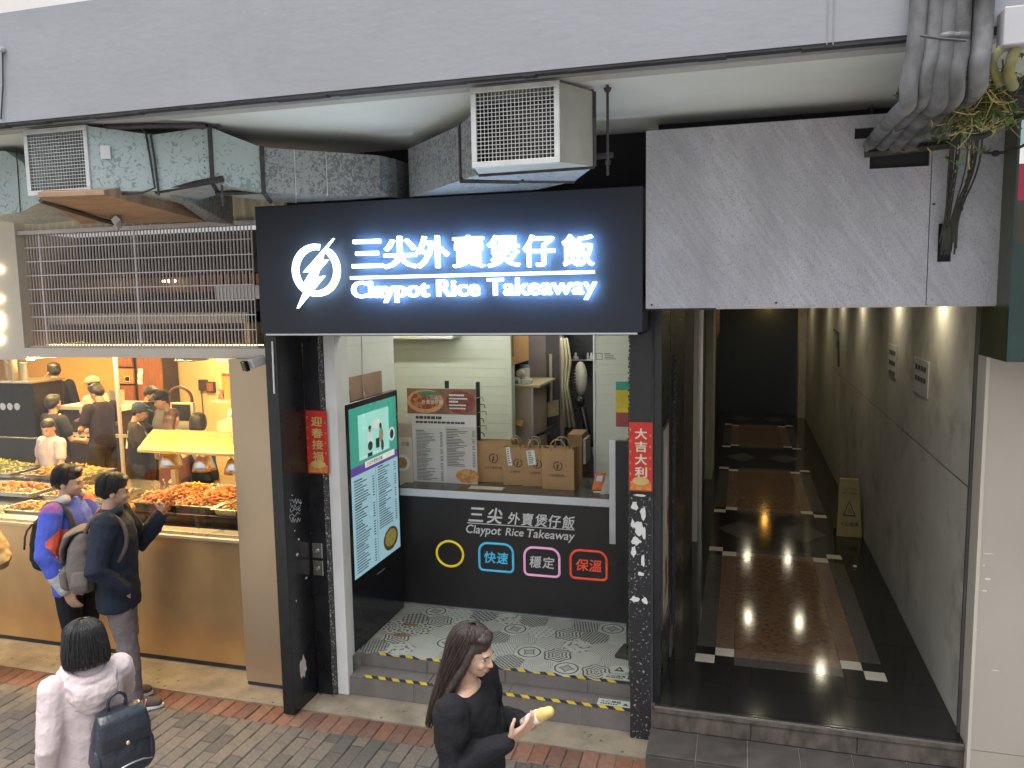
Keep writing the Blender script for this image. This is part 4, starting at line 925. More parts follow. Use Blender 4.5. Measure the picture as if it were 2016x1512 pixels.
# ------------------------------------------------------------------ interior shell
ZI = .30
M_ORW = mat('orange_wall',(.62,.36,.10),.5,var=.06,vs=1.5); M_BGW = mat('beige_inner_wall',(.58,.45,.24),.55,var=.06,vs=1.5)
fi = MB().box(-13.5,-2.95,.27,5.3,.0,ZI).obj('food_shop_floor', mat('inner_floor_tile',(.28,.22,.16),.4,var=.1)); tag(fi, kind='structure')
iw = thing('inner_wall', 'orange and beige back wall inside the cooked food shop', 'wall', (-8.5,5,ZI))
box('orange_panel', M_ORW, iw, -14,at(223,740,Y=5).x,5.0,5.2,ZI,2.8); box('beige_panel', M_BGW, iw, at(223,740,Y=5).x+.002,-5.6,5.0,5.2,ZI,2.8)
box('brown_column', mat('ochre_column',(.36,.22,.08),.5,var=.1), iw, -14,at(27,720,Y=4.9).x,4.9,4.998,ZI,2.8)
tbox('inner_side_wall', 'beige right side wall inside the cooked food shop', 'wall', M_BGW, -2.96,-2.91,.3,5.2,ZI,2.8)
tbox('inner_ceiling', 'cream ceiling inside the cooked food shop', 'ceiling', M_CREAM, -14,-2.91,.27,5.2,2.72,2.8)
M_WARM = mat('warm_lamp_panel',(1,.85,.6),.4,emis=66.0,ecol=(1,.66,.25),var=0)
for i,(x,y,lab) in enumerate(((-4.4,1.0,'warm ceiling lamp panel nearest the food shop window'),(-6.6,2.0,'warm ceiling lamp panel in the middle of the food shop'),(-8.6,3.6,'warm ceiling lamp panel at the back of the food shop'),(-6.2,4.0,'warm ceiling lamp panel by the brown cupboard'))):
    t = thing('ceiling_lamp', lab, 'lamp', (x,y,2.72), group='warm lamp panels in the food shop'); box('frame', M_WHITE, t, x-.62,x+.62,y-.17,y+.17,2.70,2.719); box('panel', M_WARM, t, x-.58,x+.58,y-.13,y+.13,2.692,2.6995)
for k,(px,py) in enumerate(((104,696),(195,696),(285,696))):
    c = at(px,py,Y=3.2); t = thing('ceiling_speaker', ('left','middle','right')[k]+' of three small grey boxes under the food shop ceiling', 'speaker', c, group='small grey boxes under the ceiling'); box('case', M_ALU, t, c.x-.06,c.x+.06,3.14,3.26,c.z,c.z+.07, bevel=.008); box('mount', M_ALU, t, c.x-.01,c.x+.01,3.19,3.21,c.z+.071,2.72)
pl_ = thing('pendant_lamp', 'shallow glass pendant lamp hanging in the food shop', 'lamp', at(377,704,Y=3)); c = at(377,708,Y=3)
MB().lathe([(.03,.12),(.16,.03),(.20,.0),(.19,-.01),(.02,.08)], tuple(c), 20, cap=False).obj('shade', M_STEEL, pl_, smooth=True); MB().lathe([(.008,.1),(.008,.9)], tuple(c), 8).obj('stem', M_ALU, pl_)
# ------------------------------------------------------------------ brown cupboard with notes
M_WOODR = mat('reddish_wood',(.24,.085,.035),.4,var=.25,vs=5,stretch=(6,1,1)); M_WOODO = mat('orange_wood',(.40,.19,.07),.4,var=.2,vs=5)
cb = thing('wooden_cupboard', 'tall reddish wooden cupboard with paper notes inside the food shop', 'cupboard', at(270,900,Y=4.6))
xa,xb,xc = at(226,700,Y=4.6).x, at(263,700,Y=4.6).x, at(316,700,Y=4.6).x
box('carcass', M_BRN, cb, xa,xc,4.62,4.95,ZI,2.7); box('door', M_WOODR, cb, xb+.06,xc,4.58,4.618,ZI+.05,2.69)
for k in range(9): box('drawer', M_WOODO if k%2 else M_WOODR, cb, xa+.02,xb-.02,4.585,4.618,ZI+.15+k*.25,ZI+.37+k*.25)
for k,(px,py) in enumerate(((250,745),(275,740),(275,751),(251,746),(276,730))):
    c = at(px,py,Y=4.57); box('paper_note', M_WHITE, cb, c.x-.04,c.x+.04,4.572,4.578,c.z-.04,c.z+.03)
# dark steel bain on the left with cups
dk = thing('drinks_machine', 'dark drinks machine with stacked cups at the left of the food shop', 'machine', at(30,860,Y=3.4)); xa,xb = at(-30,760,Y=3.4).x, at(64,760,Y=3.4).x
zt = at(30,754,Y=3.4).z
box('body', mat('dark_machine',(.02,.017,.016),.35,.3,var=.3,vs=6), dk, xa,xb,3.4,3.9,ZI,zt, bevel=.02); box('top', M_STEEL, dk, xa-.02,xb+.02,3.36,3.92,zt+.001,zt+.02)
for px in (8,22,36): c = at(px,800,Y=3.39); MB().lathe([(.05,-.02),(.05,.02)], (c.x,3.39,c.z), 12,'Y').obj('dial', M_STEEL, dk)
for k,(px,hh,lab) in enumerate(((19,.31,'widest stack of paper cups on the drinks machine'),(29,.30,'second stack of paper cups on the drinks machine'),(49,.25,'single slim stack of cups at the drinks machine edge'))):
    c = at(px,750,Y=3.6); t = thing('cup_stack', lab, 'cups', (c.x,3.6,zt+.021), group='cup stacks on the drinks machine')
    for q in range(int(hh/.03)): MB().lathe([(.042,0),(.05,.028)], (c.x,3.6,zt+.021+q*.03), 12).obj('cup', M_CREAM if k<2 else M_ALU, t)
# rear shelves of food boxes
sh = thing('prep_counter', 'pale prep counter with boxes in the middle of the food shop', 'counter', at(200,830,Y=3.6))
xa,xb = at(140,800,Y=3.7).x, at(262,800,Y=3.7).x; zc_ = at(185,796,Y=3.7).z
box('top', M_CREAM, sh, xa,xb,3.5,4.1,zc_-.05,zc_); box('cabinet', M_BRN, sh, xa+.05,xb-.05,3.55,4.05,ZI,zc_-.051); box('shelf', M_CREAM, sh, xa,xb,3.48,3.549,zc_-.4,zc_-.36)
for k,(px,m,lab) in enumerate(((236,'pink','pink plastic cup on the prep counter'),(224,'grey','grey plastic cup on the prep counter'))):
    c = at(px,778,Y=3.75); t = tag(MB().lathe([(.05,0),(.06,.19),(.05,.19)], (c.x,3.75,zc_), 14).obj('plastic_cup', mat('cup_'+m,(.75,.32,.28) if m=='pink' else (.2,.2,.22),.4,var=.05)), lab, 'cup')
# right rear: arch faucet like hose, sockets, shelf with orange box, till
ar = thing('arched_hose', 'dark arched hose standing over a pale panel inside the food shop', 'hose', at(355,790,Y=3.2))
ctr = at(355,787,Y=3.2); rr_ = .125
MB().tube([(ctr.x+1.35*rr_*math.cos(R(a)), 3.2, ctr.z+1.25*rr_*math.sin(R(a))+.0) for a in range(-10,191,10)], .018, 8).obj('hose', mat('dark_red_hose',(.09,.03,.025),.4,var=.2), ar, smooth=True)
box('panel', M_CREAM, ar, ctr.x-.17,ctr.x+.16,3.22,3.26,ZI,ctr.z-.04); box('screen', M_DARKV, ar, ctr.x-.14,ctr.x+.12,3.21,3.219,ctr.z-.26,ctr.z-.06)
for k,(px,py,lab) in enumerate(((400,758,'dark wall socket with hanging lead in the food shop'),(415,762,'square brown wall plate in the food shop'))):
    c = at(px,py,Y=4.97); t = thing('wall_socket', lab, 'socket', c); box('plate', M_BRN, t, c.x-.07,c.x+.07,4.95,4.997,c.z-.08,c.z+.08, bevel=.008)
    if k==0: MB().tube([(c.x-.03,4.96,c.z-.08),(c.x-.02,4.96,c.z-.5)], .008, 6).obj('lead', M_DARKV, t)
    else: box('rocker', M_WOODR, t, c.x-.05,c.x+.05,4.944,4.949,c.z-.06,c.z+.06)
sf = thing('wall_shelf', 'small pale shelf beside the pilaster inside the food shop', 'shelf', at(455,787,Y=2.4)); c = at(455,787,Y=2.4); xe = at(486,787,Y=2.4).x
box('board', M_CREAM, sf, at(427,787,Y=2.4).x,xe,2.3,2.7,c.z-.02,c.z); box('leg', M_CREAM, sf, xe-.05,xe-.02,2.35,2.65,ZI,c.z-.021)
ob = thing('food_box', 'orange takeaway carton on the pale shelf', 'box', (at(468,760,Y=2.5).x,2.5,c.z)); xo = at(467,760,Y=2.5).x
box('carton', mat('orange_carton',(.62,.33,.08),.5,var=.1), ob, xo-.12,xo+.10,2.4,2.6,c.z+.001,c.z+.26); box('lid', mat('red_lid',(.6,.08,.03),.5,var=.1), ob, xo-.11,xo+.11,2.39,2.61,c.z+.261,c.z+.285)
rb = tbox('cup_noodle', 'small red and white tub on the pale shelf', 'tub', mat('red_white_tub',(.65,.15,.08),.5,col2=(.8,.75,.65),vs=9,thr=.5), at(434,780,Y=2.45).x,at(448,780,Y=2.45).x,2.4,2.52,c.z+.001,c.z+.11, bevel=.01)
hp = tbox('steel_hood', 'steel hood edge glinting under the food shop lintel', 'hood', M_STEEL, at(425,714,Y=1.6).x,at(490,714,Y=1.6).x,1.6,2.2,at(450,715,Y=1.6).z,at(450,715,Y=1.6).z+.14)
bx = thing('cardboard_carton', 'pale cardboard carton by the pilaster inside the food shop', 'carton', at(455,850,Y=1.7)); c = at(428,850,Y=1.7)
MB().hexa([at(427,862,Y=1.7),at(492,868,Y=1.7),at(492,868,Y=1.7)+Vector((-.1,.5,0)),at(427,862,Y=1.7)+Vector((-.1,.5,0)),at(428,830,Y=1.7),at(490,805,Y=1.7),at(490,805,Y=1.7)+Vector((-.1,.5,0)),at(428,830,Y=1.7)+Vector((-.1,.5,0))]).obj('box', mat('pale_carton',(.60,.46,.26),.6,var=.08), bx)
MB().obox(at(458,812,Y=1.66), (.012,0,.03),(0,.05,0),(.02,0,-.008)).obj('flap', M_CREAM, bx)
# ------------------------------------------------------------------ hot counter under the heat lamps
ct = thing('serving_counter', 'steel serving counter behind the food shop window', 'counter', (-4.5,.6,ZI))
box('top', M_STEEL, ct, -8.2,-3.0,.335,1.75,1.03,1.06); box('front', M_STEEL, ct, -8.2,-3.0,.36,.40,ZI,1.029)
hb_ = thing('food_warmer', 'black based food warmer under the heat lamp hood', 'warmer', (-3.65,.7,1.06))
box('base', mat('warmer_black',(.035,.025,.02),.18,.5,var=.2), hb_, -4.28,-3.17,.40,1.20,1.0605,1.165, bevel=.006)
# trays
def tray_mesh(w,d,h):
    b = MB(); t = .006; rim = .018
    o = [(-w,-d),(w,-d),(w,d),(-w,d)]; inn = [(-w+rim,-d+rim),(w-rim,-d+rim),(w-rim,d-rim),(-w+rim,d-rim)]; bt = [(-w+rim+.02,-d+rim+.02),(w-rim-.02,-d+rim+.02),(w-rim-.02,d-rim-.02),(-w+rim+.02,d-rim-.02)]
    b.add([(x,y,h) for x,y in o]+[(x,y,h) for x,y in inn]+[(x,y,.004) for x,y in bt]+[(x,y,h-t) for x,y in o]+[(x*.97,y*.97,h-t) for x,y in inn]+[(x,y,0) for x,y in bt],
      [(k,(k+1)%4,4+(k+1)%4,4+k) for k in range(4)]+[(4+k,4+(k+1)%4,8+(k+1)%4,8+k) for k in range(4)]+[(8,9,10,11)]+[(12+k,k,(k+1)%4,12+(k+1)%4)[::-1] for k in range(4)]+[(16+k,12+k,12+(k+1)%4,16+(k+1)%4)[::-1] for k in range(4)]+[(20+k,16+k,16+(k+1)%4,20+(k+1)%4)[::-1] for k in range(4)]+[(23,22,21,20)])
    return b
FOODM = {'sausage':[mat('sausage_orange',(.50,.19,.05),.25,var=.3,vs=15),mat('sausage_brown',(.36,.10,.025),.3,var=.3,vs=15)],'fried':[mat('fried_gold',(.50,.24,.05),.5,var=.35,vs=25,bump=.4,bs=90),mat('fried_orange',(.48,.15,.03),.5,var=.3,vs=25)],
 'greens':[mat('veg_green',(.16,.22,.03),.4,var=.4,vs=20),mat('veg_yellow',(.50,.38,.06),.4,var=.3,vs=20)],'stew':[mat('stew_brown',(.24,.13,.04),.35,var=.4,vs=18),mat('stew_tan',(.42,.28,.09),.4,var=.3,vs=18)],'noodle':[mat('noodle_yellow',(.60,.42,.10),.4,var=.2,vs=18),mat('noodle_orange',(.55,.25,.05),.4,var=.3,vs=18)]}
def food(parent, kind, x0,x1,y0,y1,z,peak,n,seed,size=.024):
    rnd = random.Random(seed)
    for mi,m in enumerate(FOODM[kind]):
        b = MB()
        for k in range(n//2):
            x = rnd.uniform(x0,x1); y = rnd.uniform(y0,y1); u = (x-x0)/(x1-x0)*2-1; v = (y-y0)/(y1-y0)*2-1
            hz = z+peak*max(0,1-.55*(u*u+v*v))*rnd.uniform(.75,1.05)
            L = size*rnd.uniform(.8,1.6); wv = size*rnd.uniform(.4,.7)*(.75 if kind in('noodle','greens') else 1)
            b.ell((x,y,hz), (L,wv,wv*.8), (rnd.gauss(0,.4),rnd.gauss(0,.35),rnd.uniform(0,6.3)), 6, 4)
        b.obj('cooked_pieces', m, parent, smooth=True, kind='stuff')
def tray(label, cx, cy, w, d, z, kind, peak, n, seed, h=.06, group='food trays behind the window', half=None, size=.024):
    t = thing('food_tray', label, 'tray', (cx,cy,z), group=group); tm = tray_mesh(w,d,h); tm.obj('pan', M_STEEL, t, local=True)
    x0,x1 = cx-w+.04, cx+w-.04
    if half: x0 = cx+half
    food(t, kind, x0,x1,cy-d+.04,cy+d-.04,z+h*.55,peak,n,seed,size)
    return t
tray('steel tray heaped with fried chips and sausages at the left under the heat lamps', -4.06,.80,.205,.36,1.166,'sausage',.055,230,1)
food(bpy.data.objects['food_tray'],'noodle',-4.22,-3.9,.75,1.12,1.215,.045,110,77,.022)
tray('steel tray heaped with sausages in the middle under the heat lamps', -3.64,.79,.205,.36,1.166,'sausage',.06,250,2)
tray('half empty steel tray with a few chips at the right under the heat lamps', -3.30,.66,.125,.28,1.166,'noodle',.05,70,3)
food_specs = [('large steel tray of stewed meat nearest the left picture edge',-5.15,.50,.42,.16,1.061,'stew',.06,240),('narrow steel tray of orange prawns between the two street customers',-4.45,.56,.20,.20,1.061,'fried',.06,120),
 ('steel tray of fried tofu at the left edge, second row',-6.05,.95,.40,.20,1.09,'fried',.05,170),('steel tray of brown stew behind the fleece jacket, second row',-5.15,.95,.38,.22,1.09,'stew',.05,150),
 ('steel tray of braised vegetables at the back left, third row',-6.9,1.45,.5,.24,1.14,'greens',.09,200),('steel tray of fried snacks at the back, beside the white vest',-5.9,1.45,.40,.22,1.14,'noodle',.09,180)]
for i,(lab,cx,cy,w,d,z,k,pk,n) in enumerate(food_specs): tray(lab,cx,cy,w,d,z,k,pk,n,20+i,.05)
bk = thing('food_basket', 'dark basket of red braised pieces beside the first heat lamp tray', 'basket', (-4.5,.95,1.061)); MB().lathe([(.10,0),(.15,.08),(.14,.08),(.095,.01)], (-4.5,1.0,1.061), 16, cap=False).obj('bowl', M_BRN, bk); food(bk,'stew',-4.6,-4.4,.9,1.1,1.1,.06,60,33)
# hood and lamps
hd = thing('heat_lamp_hood', 'bright cream heat lamp hood over the trays', 'hood', (-3.9,.85,1.06))
H0,H1,H2,H3 = at(270,891,Y=.62),at(476,901,Y=.62),at(489,857,Y=1.0),at(301,851,Y=1.0)
MB().hexa([H0,H1,H2,H3]+[p+Vector((0,.0,.03)) for p in (H0,H1,H2,H3)]).obj('hood', brushed('gold_hood',(.70,.52,.22),.26,.8), hd, bevel=.006)
pp = at(303,890,Y=.98); box('post', M_GOLDL, hd, pp.x-.025,pp.x+.025,1.21,1.25,1.061,H3.z-.02)
M_BULB = mat('heat_bulb',(1,.7,.3),.4,emis=45.0,ecol=(1,.55,.18),var=0)
for k,px in enumerate((336,401,464)):
    c = at(px,905+k*5,Y=.80); t = thing('heat_lamp', ('left','middle','right')[k]+' polished heat lamp under the cream hood', 'lamp', (c.x,.80,c.z-.03), group='heat lamps under the hood')
    MB().lathe([(.04,.085),(.062,.07),(.090,-.01),(.100,-.055),(.092,-.052),(.055,.05)], (c.x,.80,c.z-.015), 22, cap=False).obj('shade', M_STEEL, t, smooth=True)
    MB().ell((c.x,.80,c.z-.02),(.040,.040,.036)).obj('bulb', M_BULB, t, smooth=True); MB().lathe([(.012,.085),(.012,.16)], (c.x,.80,c.z), 8).obj('stem', M_STEEL, t)
gp = thing('sneeze_guard', 'green tinted glass sneeze guard over the rear food trays', 'guard', at(40,870,Y=1.75)); a,c = at(-40,905,Y=1.72), at(73,862,Y=1.72)
MB().hexa([Vector((a.x,1.66,1.06)),Vector((c.x,1.66,1.06)),Vector((c.x,1.672,1.06)),Vector((a.x,1.672,1.06)),Vector((a.x,1.72,1.45)),Vector((c.x,1.72,1.45)),Vector((c.x,1.732,1.45)),Vector((a.x,1.732,1.45))]).obj('pane', M_GLASS2, gp)
MB().tube([(a.x,1.726,1.452),(c.x,1.726,1.452)], .008, 6).obj('rail', M_STEEL, gp)
# ------------------------------------------------------------------ security camera
sc_ = thing('security_camera', 'white bullet security camera beside the black pillar', 'camera', at(508,712,Y=-.1))
ca, cb2 = at(482,721,Y=-.22), at(519,707,Y=-.10); d = (cb2-ca).normalized(); u = d.cross(Vector((0,0,1))).normalized(); v = u.cross(d)
MB().obox((ca+cb2)/2+d*.02, d*.055, u*.03, v*.034).obj('housing', M_WHITE, sc_, bevel=.012)
MB().obox(ca+d*.003, d*.016, u*.0315, v*.036).obj('front', M_BLACKG, sc_, bevel=.006)
MB().tube([ca-d*.0135,ca-d*.0125], .014, 12).obj('lens', M_BLACKG, sc_)
MB().tube(smooth([cb2-v*.02,cb2+d*.03-v*.05,cb2+d*.06+Vector((0,.06,.0))],1), .012, 8).obj('bracket', M_ALU, sc_)
cv = thing('camera_cable', 'white cable trunking rising from the security camera', 'cable', at(536,690,Y=-.305)); MB().tube([at(536,672,Y=-.306),at(540,775,Y=-.306)], .006, 6).obj('cable', M_WHITE, cv)
# ================================================================== takeaway counter
ctr_ = thing('takeaway_counter', 'black takeaway counter with white edge and printed front', 'counter', (-1.2,1.4,ZF))
M_CTOP = mat('counter_top', (.07,.06,.055), .22, var=.15, vs=5)
box('front_panel', mat('printed_black', (.022,.02,.021), .4, var=.1), ctr_, -2.165,-.06,1.235,1.26,ZF+.012,1.198)
box('edge_strip', mat('white_edge',(.70,.72,.76),.4,var=.04), ctr_, -2.165,-.06,1.222,1.26,1.199,1.262, bevel=.003)
box('top', M_CTOP, ctr_, -2.165,-.06,1.23,1.90,1.2625,1.27)
box('body', M_DARKV, ctr_, -2.165,-.06,1.262,1.88,ZF,1.19)
box('floor_strip', M_ALU, ctr_, -2.165,-.06,1.215,1.234,ZF+.001,ZF+.011)
box('side_strip', mat('blue_strip',(.05,.18,.35),.5,var=.1), ctr_, -2.168,-2.155,1.20,1.2345,ZF+.012,1.19)
YC = 1.2345
M_PRW = mat('print_white', (.75,.75,.75), .5, var=.02)
def cpt(px,py): return at(px,py,Y=YC)
def ctext(body, x0,y0,x1,y1, m, shear=.2, bold=.015, name='print'):
    a,c = cpt(x0,y1), cpt(x0,y0); d = cpt(x1,y1+ (x1-x0)*.085)
    return put_text(name, body, m, ctr_, (a.x,YC,a.z), (1,0,0),(0,0,1), width=d.x-a.x, height=c.z-a.z, ext=.0012, bold=bold, shear=shear)
ctext('三', 922,998,954,1026, M_PRW, .2, .03); ctext('尖', 958,999,990,1030, M_PRW, .2, .03)
for q,c1 in enumerate('外賣煲仔飯'): ctext(c1, 999+q*27,1008+q*1.7,1024+q*27,1032+q*2.2, M_PRW, .15, .02, 'character')
a,c = cpt(920,1029), cpt(1131,1041); MB().box(a.x,c.x,YC-.0012,YC,a.z-.004,a.z+.003).obj('print_line', M_PRW, ctr_)
for wd_,xa_,xb_,yo in (('Claypot',918,987,0),('Rice',995,1031,5),('Takeaway',1038,1132,9)): ctext(wd_, xa_,(1032 if wd_!='Rice' else 1034)+yo,xb_,(1054 if wd_!='Rice' else 1049)+yo+(0), M_PRW, .2, .014, 'word')
# four coloured outline emblems: a plain ring and three plain rounded frames round the words
def outline(name, pts, m, r=.010):
    MB().tube(pts+[pts[0]], r, 8).obj(name, m, ctr_, smooth=True)
def glow_print(c, n): return mat(n, c, .4, var=.05, emis=.22)  # emblem print given a faint glow in its material
cy = cpt(886,1090); ry = .120
outline('ring_emblem', [(cy.x+ry*math.cos(R(12*k)),YC-.004,cy.z+ry*.92*math.sin(R(12*k))) for k in range(30)], glow_print((.72,.56,.03),'emblem_yellow'))
for (px,py,ch,col,nm) in ((977,1097,'快速',(.06,.42,.66),'emblem_blue'),(1067,1106,'穩定',(.78,.36,.58),'emblem_pink'),(1159,1112,'保溫',(.66,.07,.035),'emblem_red')):
    e = cpt(px,py); m = glow_print(col,nm); w,h,rc_ = .148,.118,.075
    pts = []
    for cx_,cz_,a0 in ((w-rc_,h-rc_,0),(-w+rc_,h-rc_,90),(-w+.035,-h+.035,180),(w-.035,-h+.035,270)):
        r_ = rc_ if cz_ > 0 else .035
        pts += [(e.x+cx_+r_*math.cos(R(a0+15*k)), YC-.004, e.z+cz_+r_*math.sin(R(a0+15*k))) for k in range(7)]
    outline('frame_emblem', pts, m)
    for q,c1 in enumerate(ch): put_text('character', c1, M_PRW if nm=='emblem_pink' else m, ctr_, (e.x-.107+q*.109,YC,e.z-.055), (1,0,0),(0,0,1), width=.103, height=.10, ext=.0012, bold=.02, shear=.1)

# ================================================================== standing menu screen along the left wall
ms = thing('menu_screen', 'tall black standing menu screen lit turquoise beside the jamb', 'screen', (-2.1,.68,ZF))
XSN = -2.098
S_ = {k: at(*p, X=XSN) for k,p in dict(tl=(685,795),tr=(784,767),br=(792,1185),bl=(697,1283)).items()}
y0,y1,z0,z1 = .22,1.135,ZF+.004,2.125
box('cabinet', M_BLACKG, ms, -2.150,XSN,y0,y1,z0,z1, bevel=.004)
def em(name, col, e=.55, **k): return mat(name, [q*.6 for q in col], .25, emis=e*.62, ecol=col, **k)
sy0,sy1,sz0,sz1 = y0+.05,y1-.04,1.00,2.08
def scr(name, m, u0,u1,v0,v1, lift=.001):   # u along the wall (0 front .. 1 back), v up
    return box(name, m, ms, XSN+lift-.001,XSN+lift, sy0+(sy1-sy0)*u0, sy0+(sy1-sy0)*u1, sz0+(sz1-sz0)*v0, sz0+(sz1-sz0)*v1)
# the screen shown is tall: picture above, price list below
sz0 = .79
scr('list_image', em('screen_pale_blue',(.42,.68,.78),.42,var=.04,vs=1), .0,1.0,.0,.62)
scr('top_image', em('screen_green',(.05,.36,.27),.5,var=.25,vs=2), .0,1.0,.62,1.0)
scr('purple_band', em('screen_purple',(.13,.07,.36),.45), .0,1.0,.605,.655, .0014)
scr('white_tab', em('screen_white',(.80,.82,.76),.5), .28,.93,.625,.662, .0018)
scr('picture', em('screen_mint',(.38,.80,.70),.5,var=.15,vs=3), .17,.82,.68,.95, .0014)
M_SK = em('screen_ink',(.10,.13,.16),.02)
put_text('print', '三尖外賣煲仔飯', em('screen_orange_ink',(.30,.16,.05),.05), ms, (XSN+.0021, sy0+(sy1-sy0)*.31, sz0+(sz1-sz0)*.632), (0,1,0),(0,0,1), width=(sy1-sy0)*.34, height=(sz1-sz0)*.024)
rnd = random.Random(5)
def dashes(parent, m, origin, right, up, w, h, rows, rnd, th=.42, price=True, heads=(0,), nrm=(1,0,0)):
    """unreadable small print: short strokes in lines"""
    b = MB(); O = Vector(origin); rt_ = Vector(right); u_ = Vector(up); n_ = Vector(nrm)*.0005
    for k in range(rows):
        y = h*(1-(k+.75)/rows); hh = h/rows*th*(1.35 if k in heads else 1); x = 0; L = w*rnd.uniform(.32,.72)*(.6 if k in heads else 1)
        while x < L:
            s = rnd.uniform(.012,.03)*w*2
            P = [O+rt_*x+u_*y, O+rt_*(x+s*.85)+u_*y, O+rt_*(x+s*.85)+u_*(y+hh), O+rt_*x+u_*(y+hh)]
            b.poly(P, n_); x += s
        if price and k not in heads: P = [O+rt_*(w*.88)+u_*y, O+rt_*(w*.97)+u_*y, O+rt_*(w*.97)+u_*(y+hh), O+rt_*(w*.88)+u_*(y+hh)]; b.poly(P, n_)
    return b.obj('small_print', m, parent, kind='stuff')
hh = sz1-sz0; ww = sy1-sy0
dashes(ms, M_SK, (XSN+.001, sy0+ww*.05, sz0+hh*.02), (0,1,0),(0,0,1), ww*.42, hh*.56, 34, rnd, heads=(0,9,10,17,24))
dashes(ms, M_SK, (XSN+.001, sy0+ww*.54, sz0+hh*.20), (0,1,0),(0,0,1), ww*.42, hh*.40, 26, rnd, heads=(0,5,11,16))
scr('gutter', em('screen_blue_line',(.20,.40,.50),.3), .49,.50,.0,.60, .0012)
# two cartoon shop assistants drawn plainly on the picture
def sellipse(u,v,ru,rv,m,lift):
    cy_,cz_ = sy0+ww*u, sz0+hh*v
    MB().poly([(XSN+lift, cy_+ww*ru*math.cos(R(20*k)), cz_+hh*rv*math.sin(R(20*k))) for k in range(18)], (.0004,0,0)).obj('picture_shape', m, ms)
M_P1 = em('pic_white',(.75,.85,.82),.4); M_P2 = em('pic_dark',(.06,.09,.10),.03); M_P3 = em('pic_tan',(.55,.42,.25),.2)
sellipse(.40,.795,.055,.045,M_P1,.0018); sellipse(.40,.845,.028,.018,M_P3,.0022); sellipse(.40,.857,.03,.012,M_P2,.0026); sellipse(.40,.745,.05,.028,M_P2,.0022)
sellipse(.64,.79,.045,.05,M_P3,.0018); sellipse(.63,.845,.028,.018,M_P2,.0022); sellipse(.66,.72,.03,.035,M_P2,.0022); sellipse(.55,.865,.11,.03,M_P1,.0016); sellipse(.88,.765,.075,.045,M_P1,.0018); sellipse(.88,.765,.045,.03,M_P2,.0022)
scr('picture_shape', M_P1, .22,.80,.685,.70,.0016); scr('picture_shape', M_P2, .34,.44,.682,.705,.002); scr('picture_shape', M_P2, .52,.60,.715,.775,.0017)
sellipse(.78,.10,.17,.075,em('pic_bowl',(.20,.13,.06),.12,var=.3,vs=18),.0018); sellipse(.78,.105,.13,.055,em('pic_food',(.50,.36,.10),.25,col2=(.12,.22,.05),vs=22,thr=.52),.0022)
bp = box('maker_plate', M_ALU, ms, XSN,XSN+.0008,y0+.42,y0+.56,.700,.712)
for z in (1.02,.90): MB().tube([(-2.12,.218,z),(-2.12,.19,z),(-2.12,.185,z+.03)], .006, 6).obj('hook', M_ALU, ms)
# wall things above the screen
cbd = thing('brown_board', 'brown cardboard panel on the white side wall above the screen', 'board', at(720,820,X=-2.168))
a,c = at(688,850,X=-2.168), at(748,752,X=-2.168)
box('panel', mat('brown_board_paint',(.30,.19,.13),.6,var=.15), cbd, -2.168,-2.15,min(a.y,c.y),max(a.y,c.y),1.86,2.30)
wc = thing('wall_wires', 'loose wires hanging down the white side wall of the takeaway', 'wires', at(690,760,X=-2.165))
MB().tube(smooth([at(663,662,X=-2.15),at(665,690,X=-2.15),at(676,735,X=-2.15)],2), .012, 8).obj('conduit', M_ALU, wc)
MB().tube(smooth([at(712,662,X=-2.165),at(713,740,X=-2.145),at(716,780,X=-2.14)],2), .004, 6).obj('wire', M_BEAMP, wc); MB().tube(smooth([at(716,770,X=-2.14),at(722,800,X=-2.14),at(724,822,X=-2.14)],2), .005, 6).obj('wire', M_CREAM, wc)
MB().obox(at(682,757,X=-2.15), (.012,0,0),(0,.05,0),(0,0,.04)).obj('socket', mat('rusty_socket',(.35,.28,.2),.7,var=.4,vs=25), wc)
# ================================================================== menu boards on the counter
def mpaper(nm, c, **k): return mat(nm, c, .45, var=k.pop('var',.03), **k)
mb_ = thing('menu_board', 'white printed menu board standing on the takeaway counter', 'menu', at(870,955,Y=1.45)); YM = 1.45
a,c = at(807,954,Y=YM), at(936,768,Y=YM); d = at(936,960,Y=YM); X0,X1,Z0,Z1 = a.x,c.x,1.271,at(870,765,Y=YM).z
box('board', mpaper('menu_paper',(.66,.64,.61)), mb_, X0,X1,YM,YM+.012,Z0,Z1)
W,Hh = X1-X0, Z1-Z0
def mrect(name, m, u0,u1,v0,v1, lift=.001): return box(name, m, mb_, X0+W*u0,X0+W*u1,YM-lift,YM-lift+.0008,Z0+Hh*v0,Z0+Hh*v1)
def mell(u,v,ru,rv,m,lift): MB().poly([(X0+W*u+W*ru*math.cos(R(-20*k)),YM-lift,Z0+Hh*v+Hh*rv*math.sin(R(-20*k))) for k in range(18)],(0,.0004,0)).obj('picture', m, mb_)
M_DISH = mat('dish_red',(.30,.05,.025),.5,col2=(.45,.22,.08),vs=30,thr=.5)
mrect('picture', mat('dish_table',(.22,.11,.07),.5,var=.3,vs=9), 0,1,.73,1.0,.001); mell(.27,.865,.27,.125,mat('clay_rim',(.58,.33,.16),.5,var=.15),.002); mell(.27,.875,.22,.095,M_DISH,.0026); mell(.33,.94,.16,.03,mat('dish_green',(.08,.22,.12),.5,var=.3),.003); mell(.78,.86,.22,.12,mat('dish_dark',(.20,.05,.035),.5,var=.4,vs=25),.002)
rv = {'nrm':(0,-1,0)}
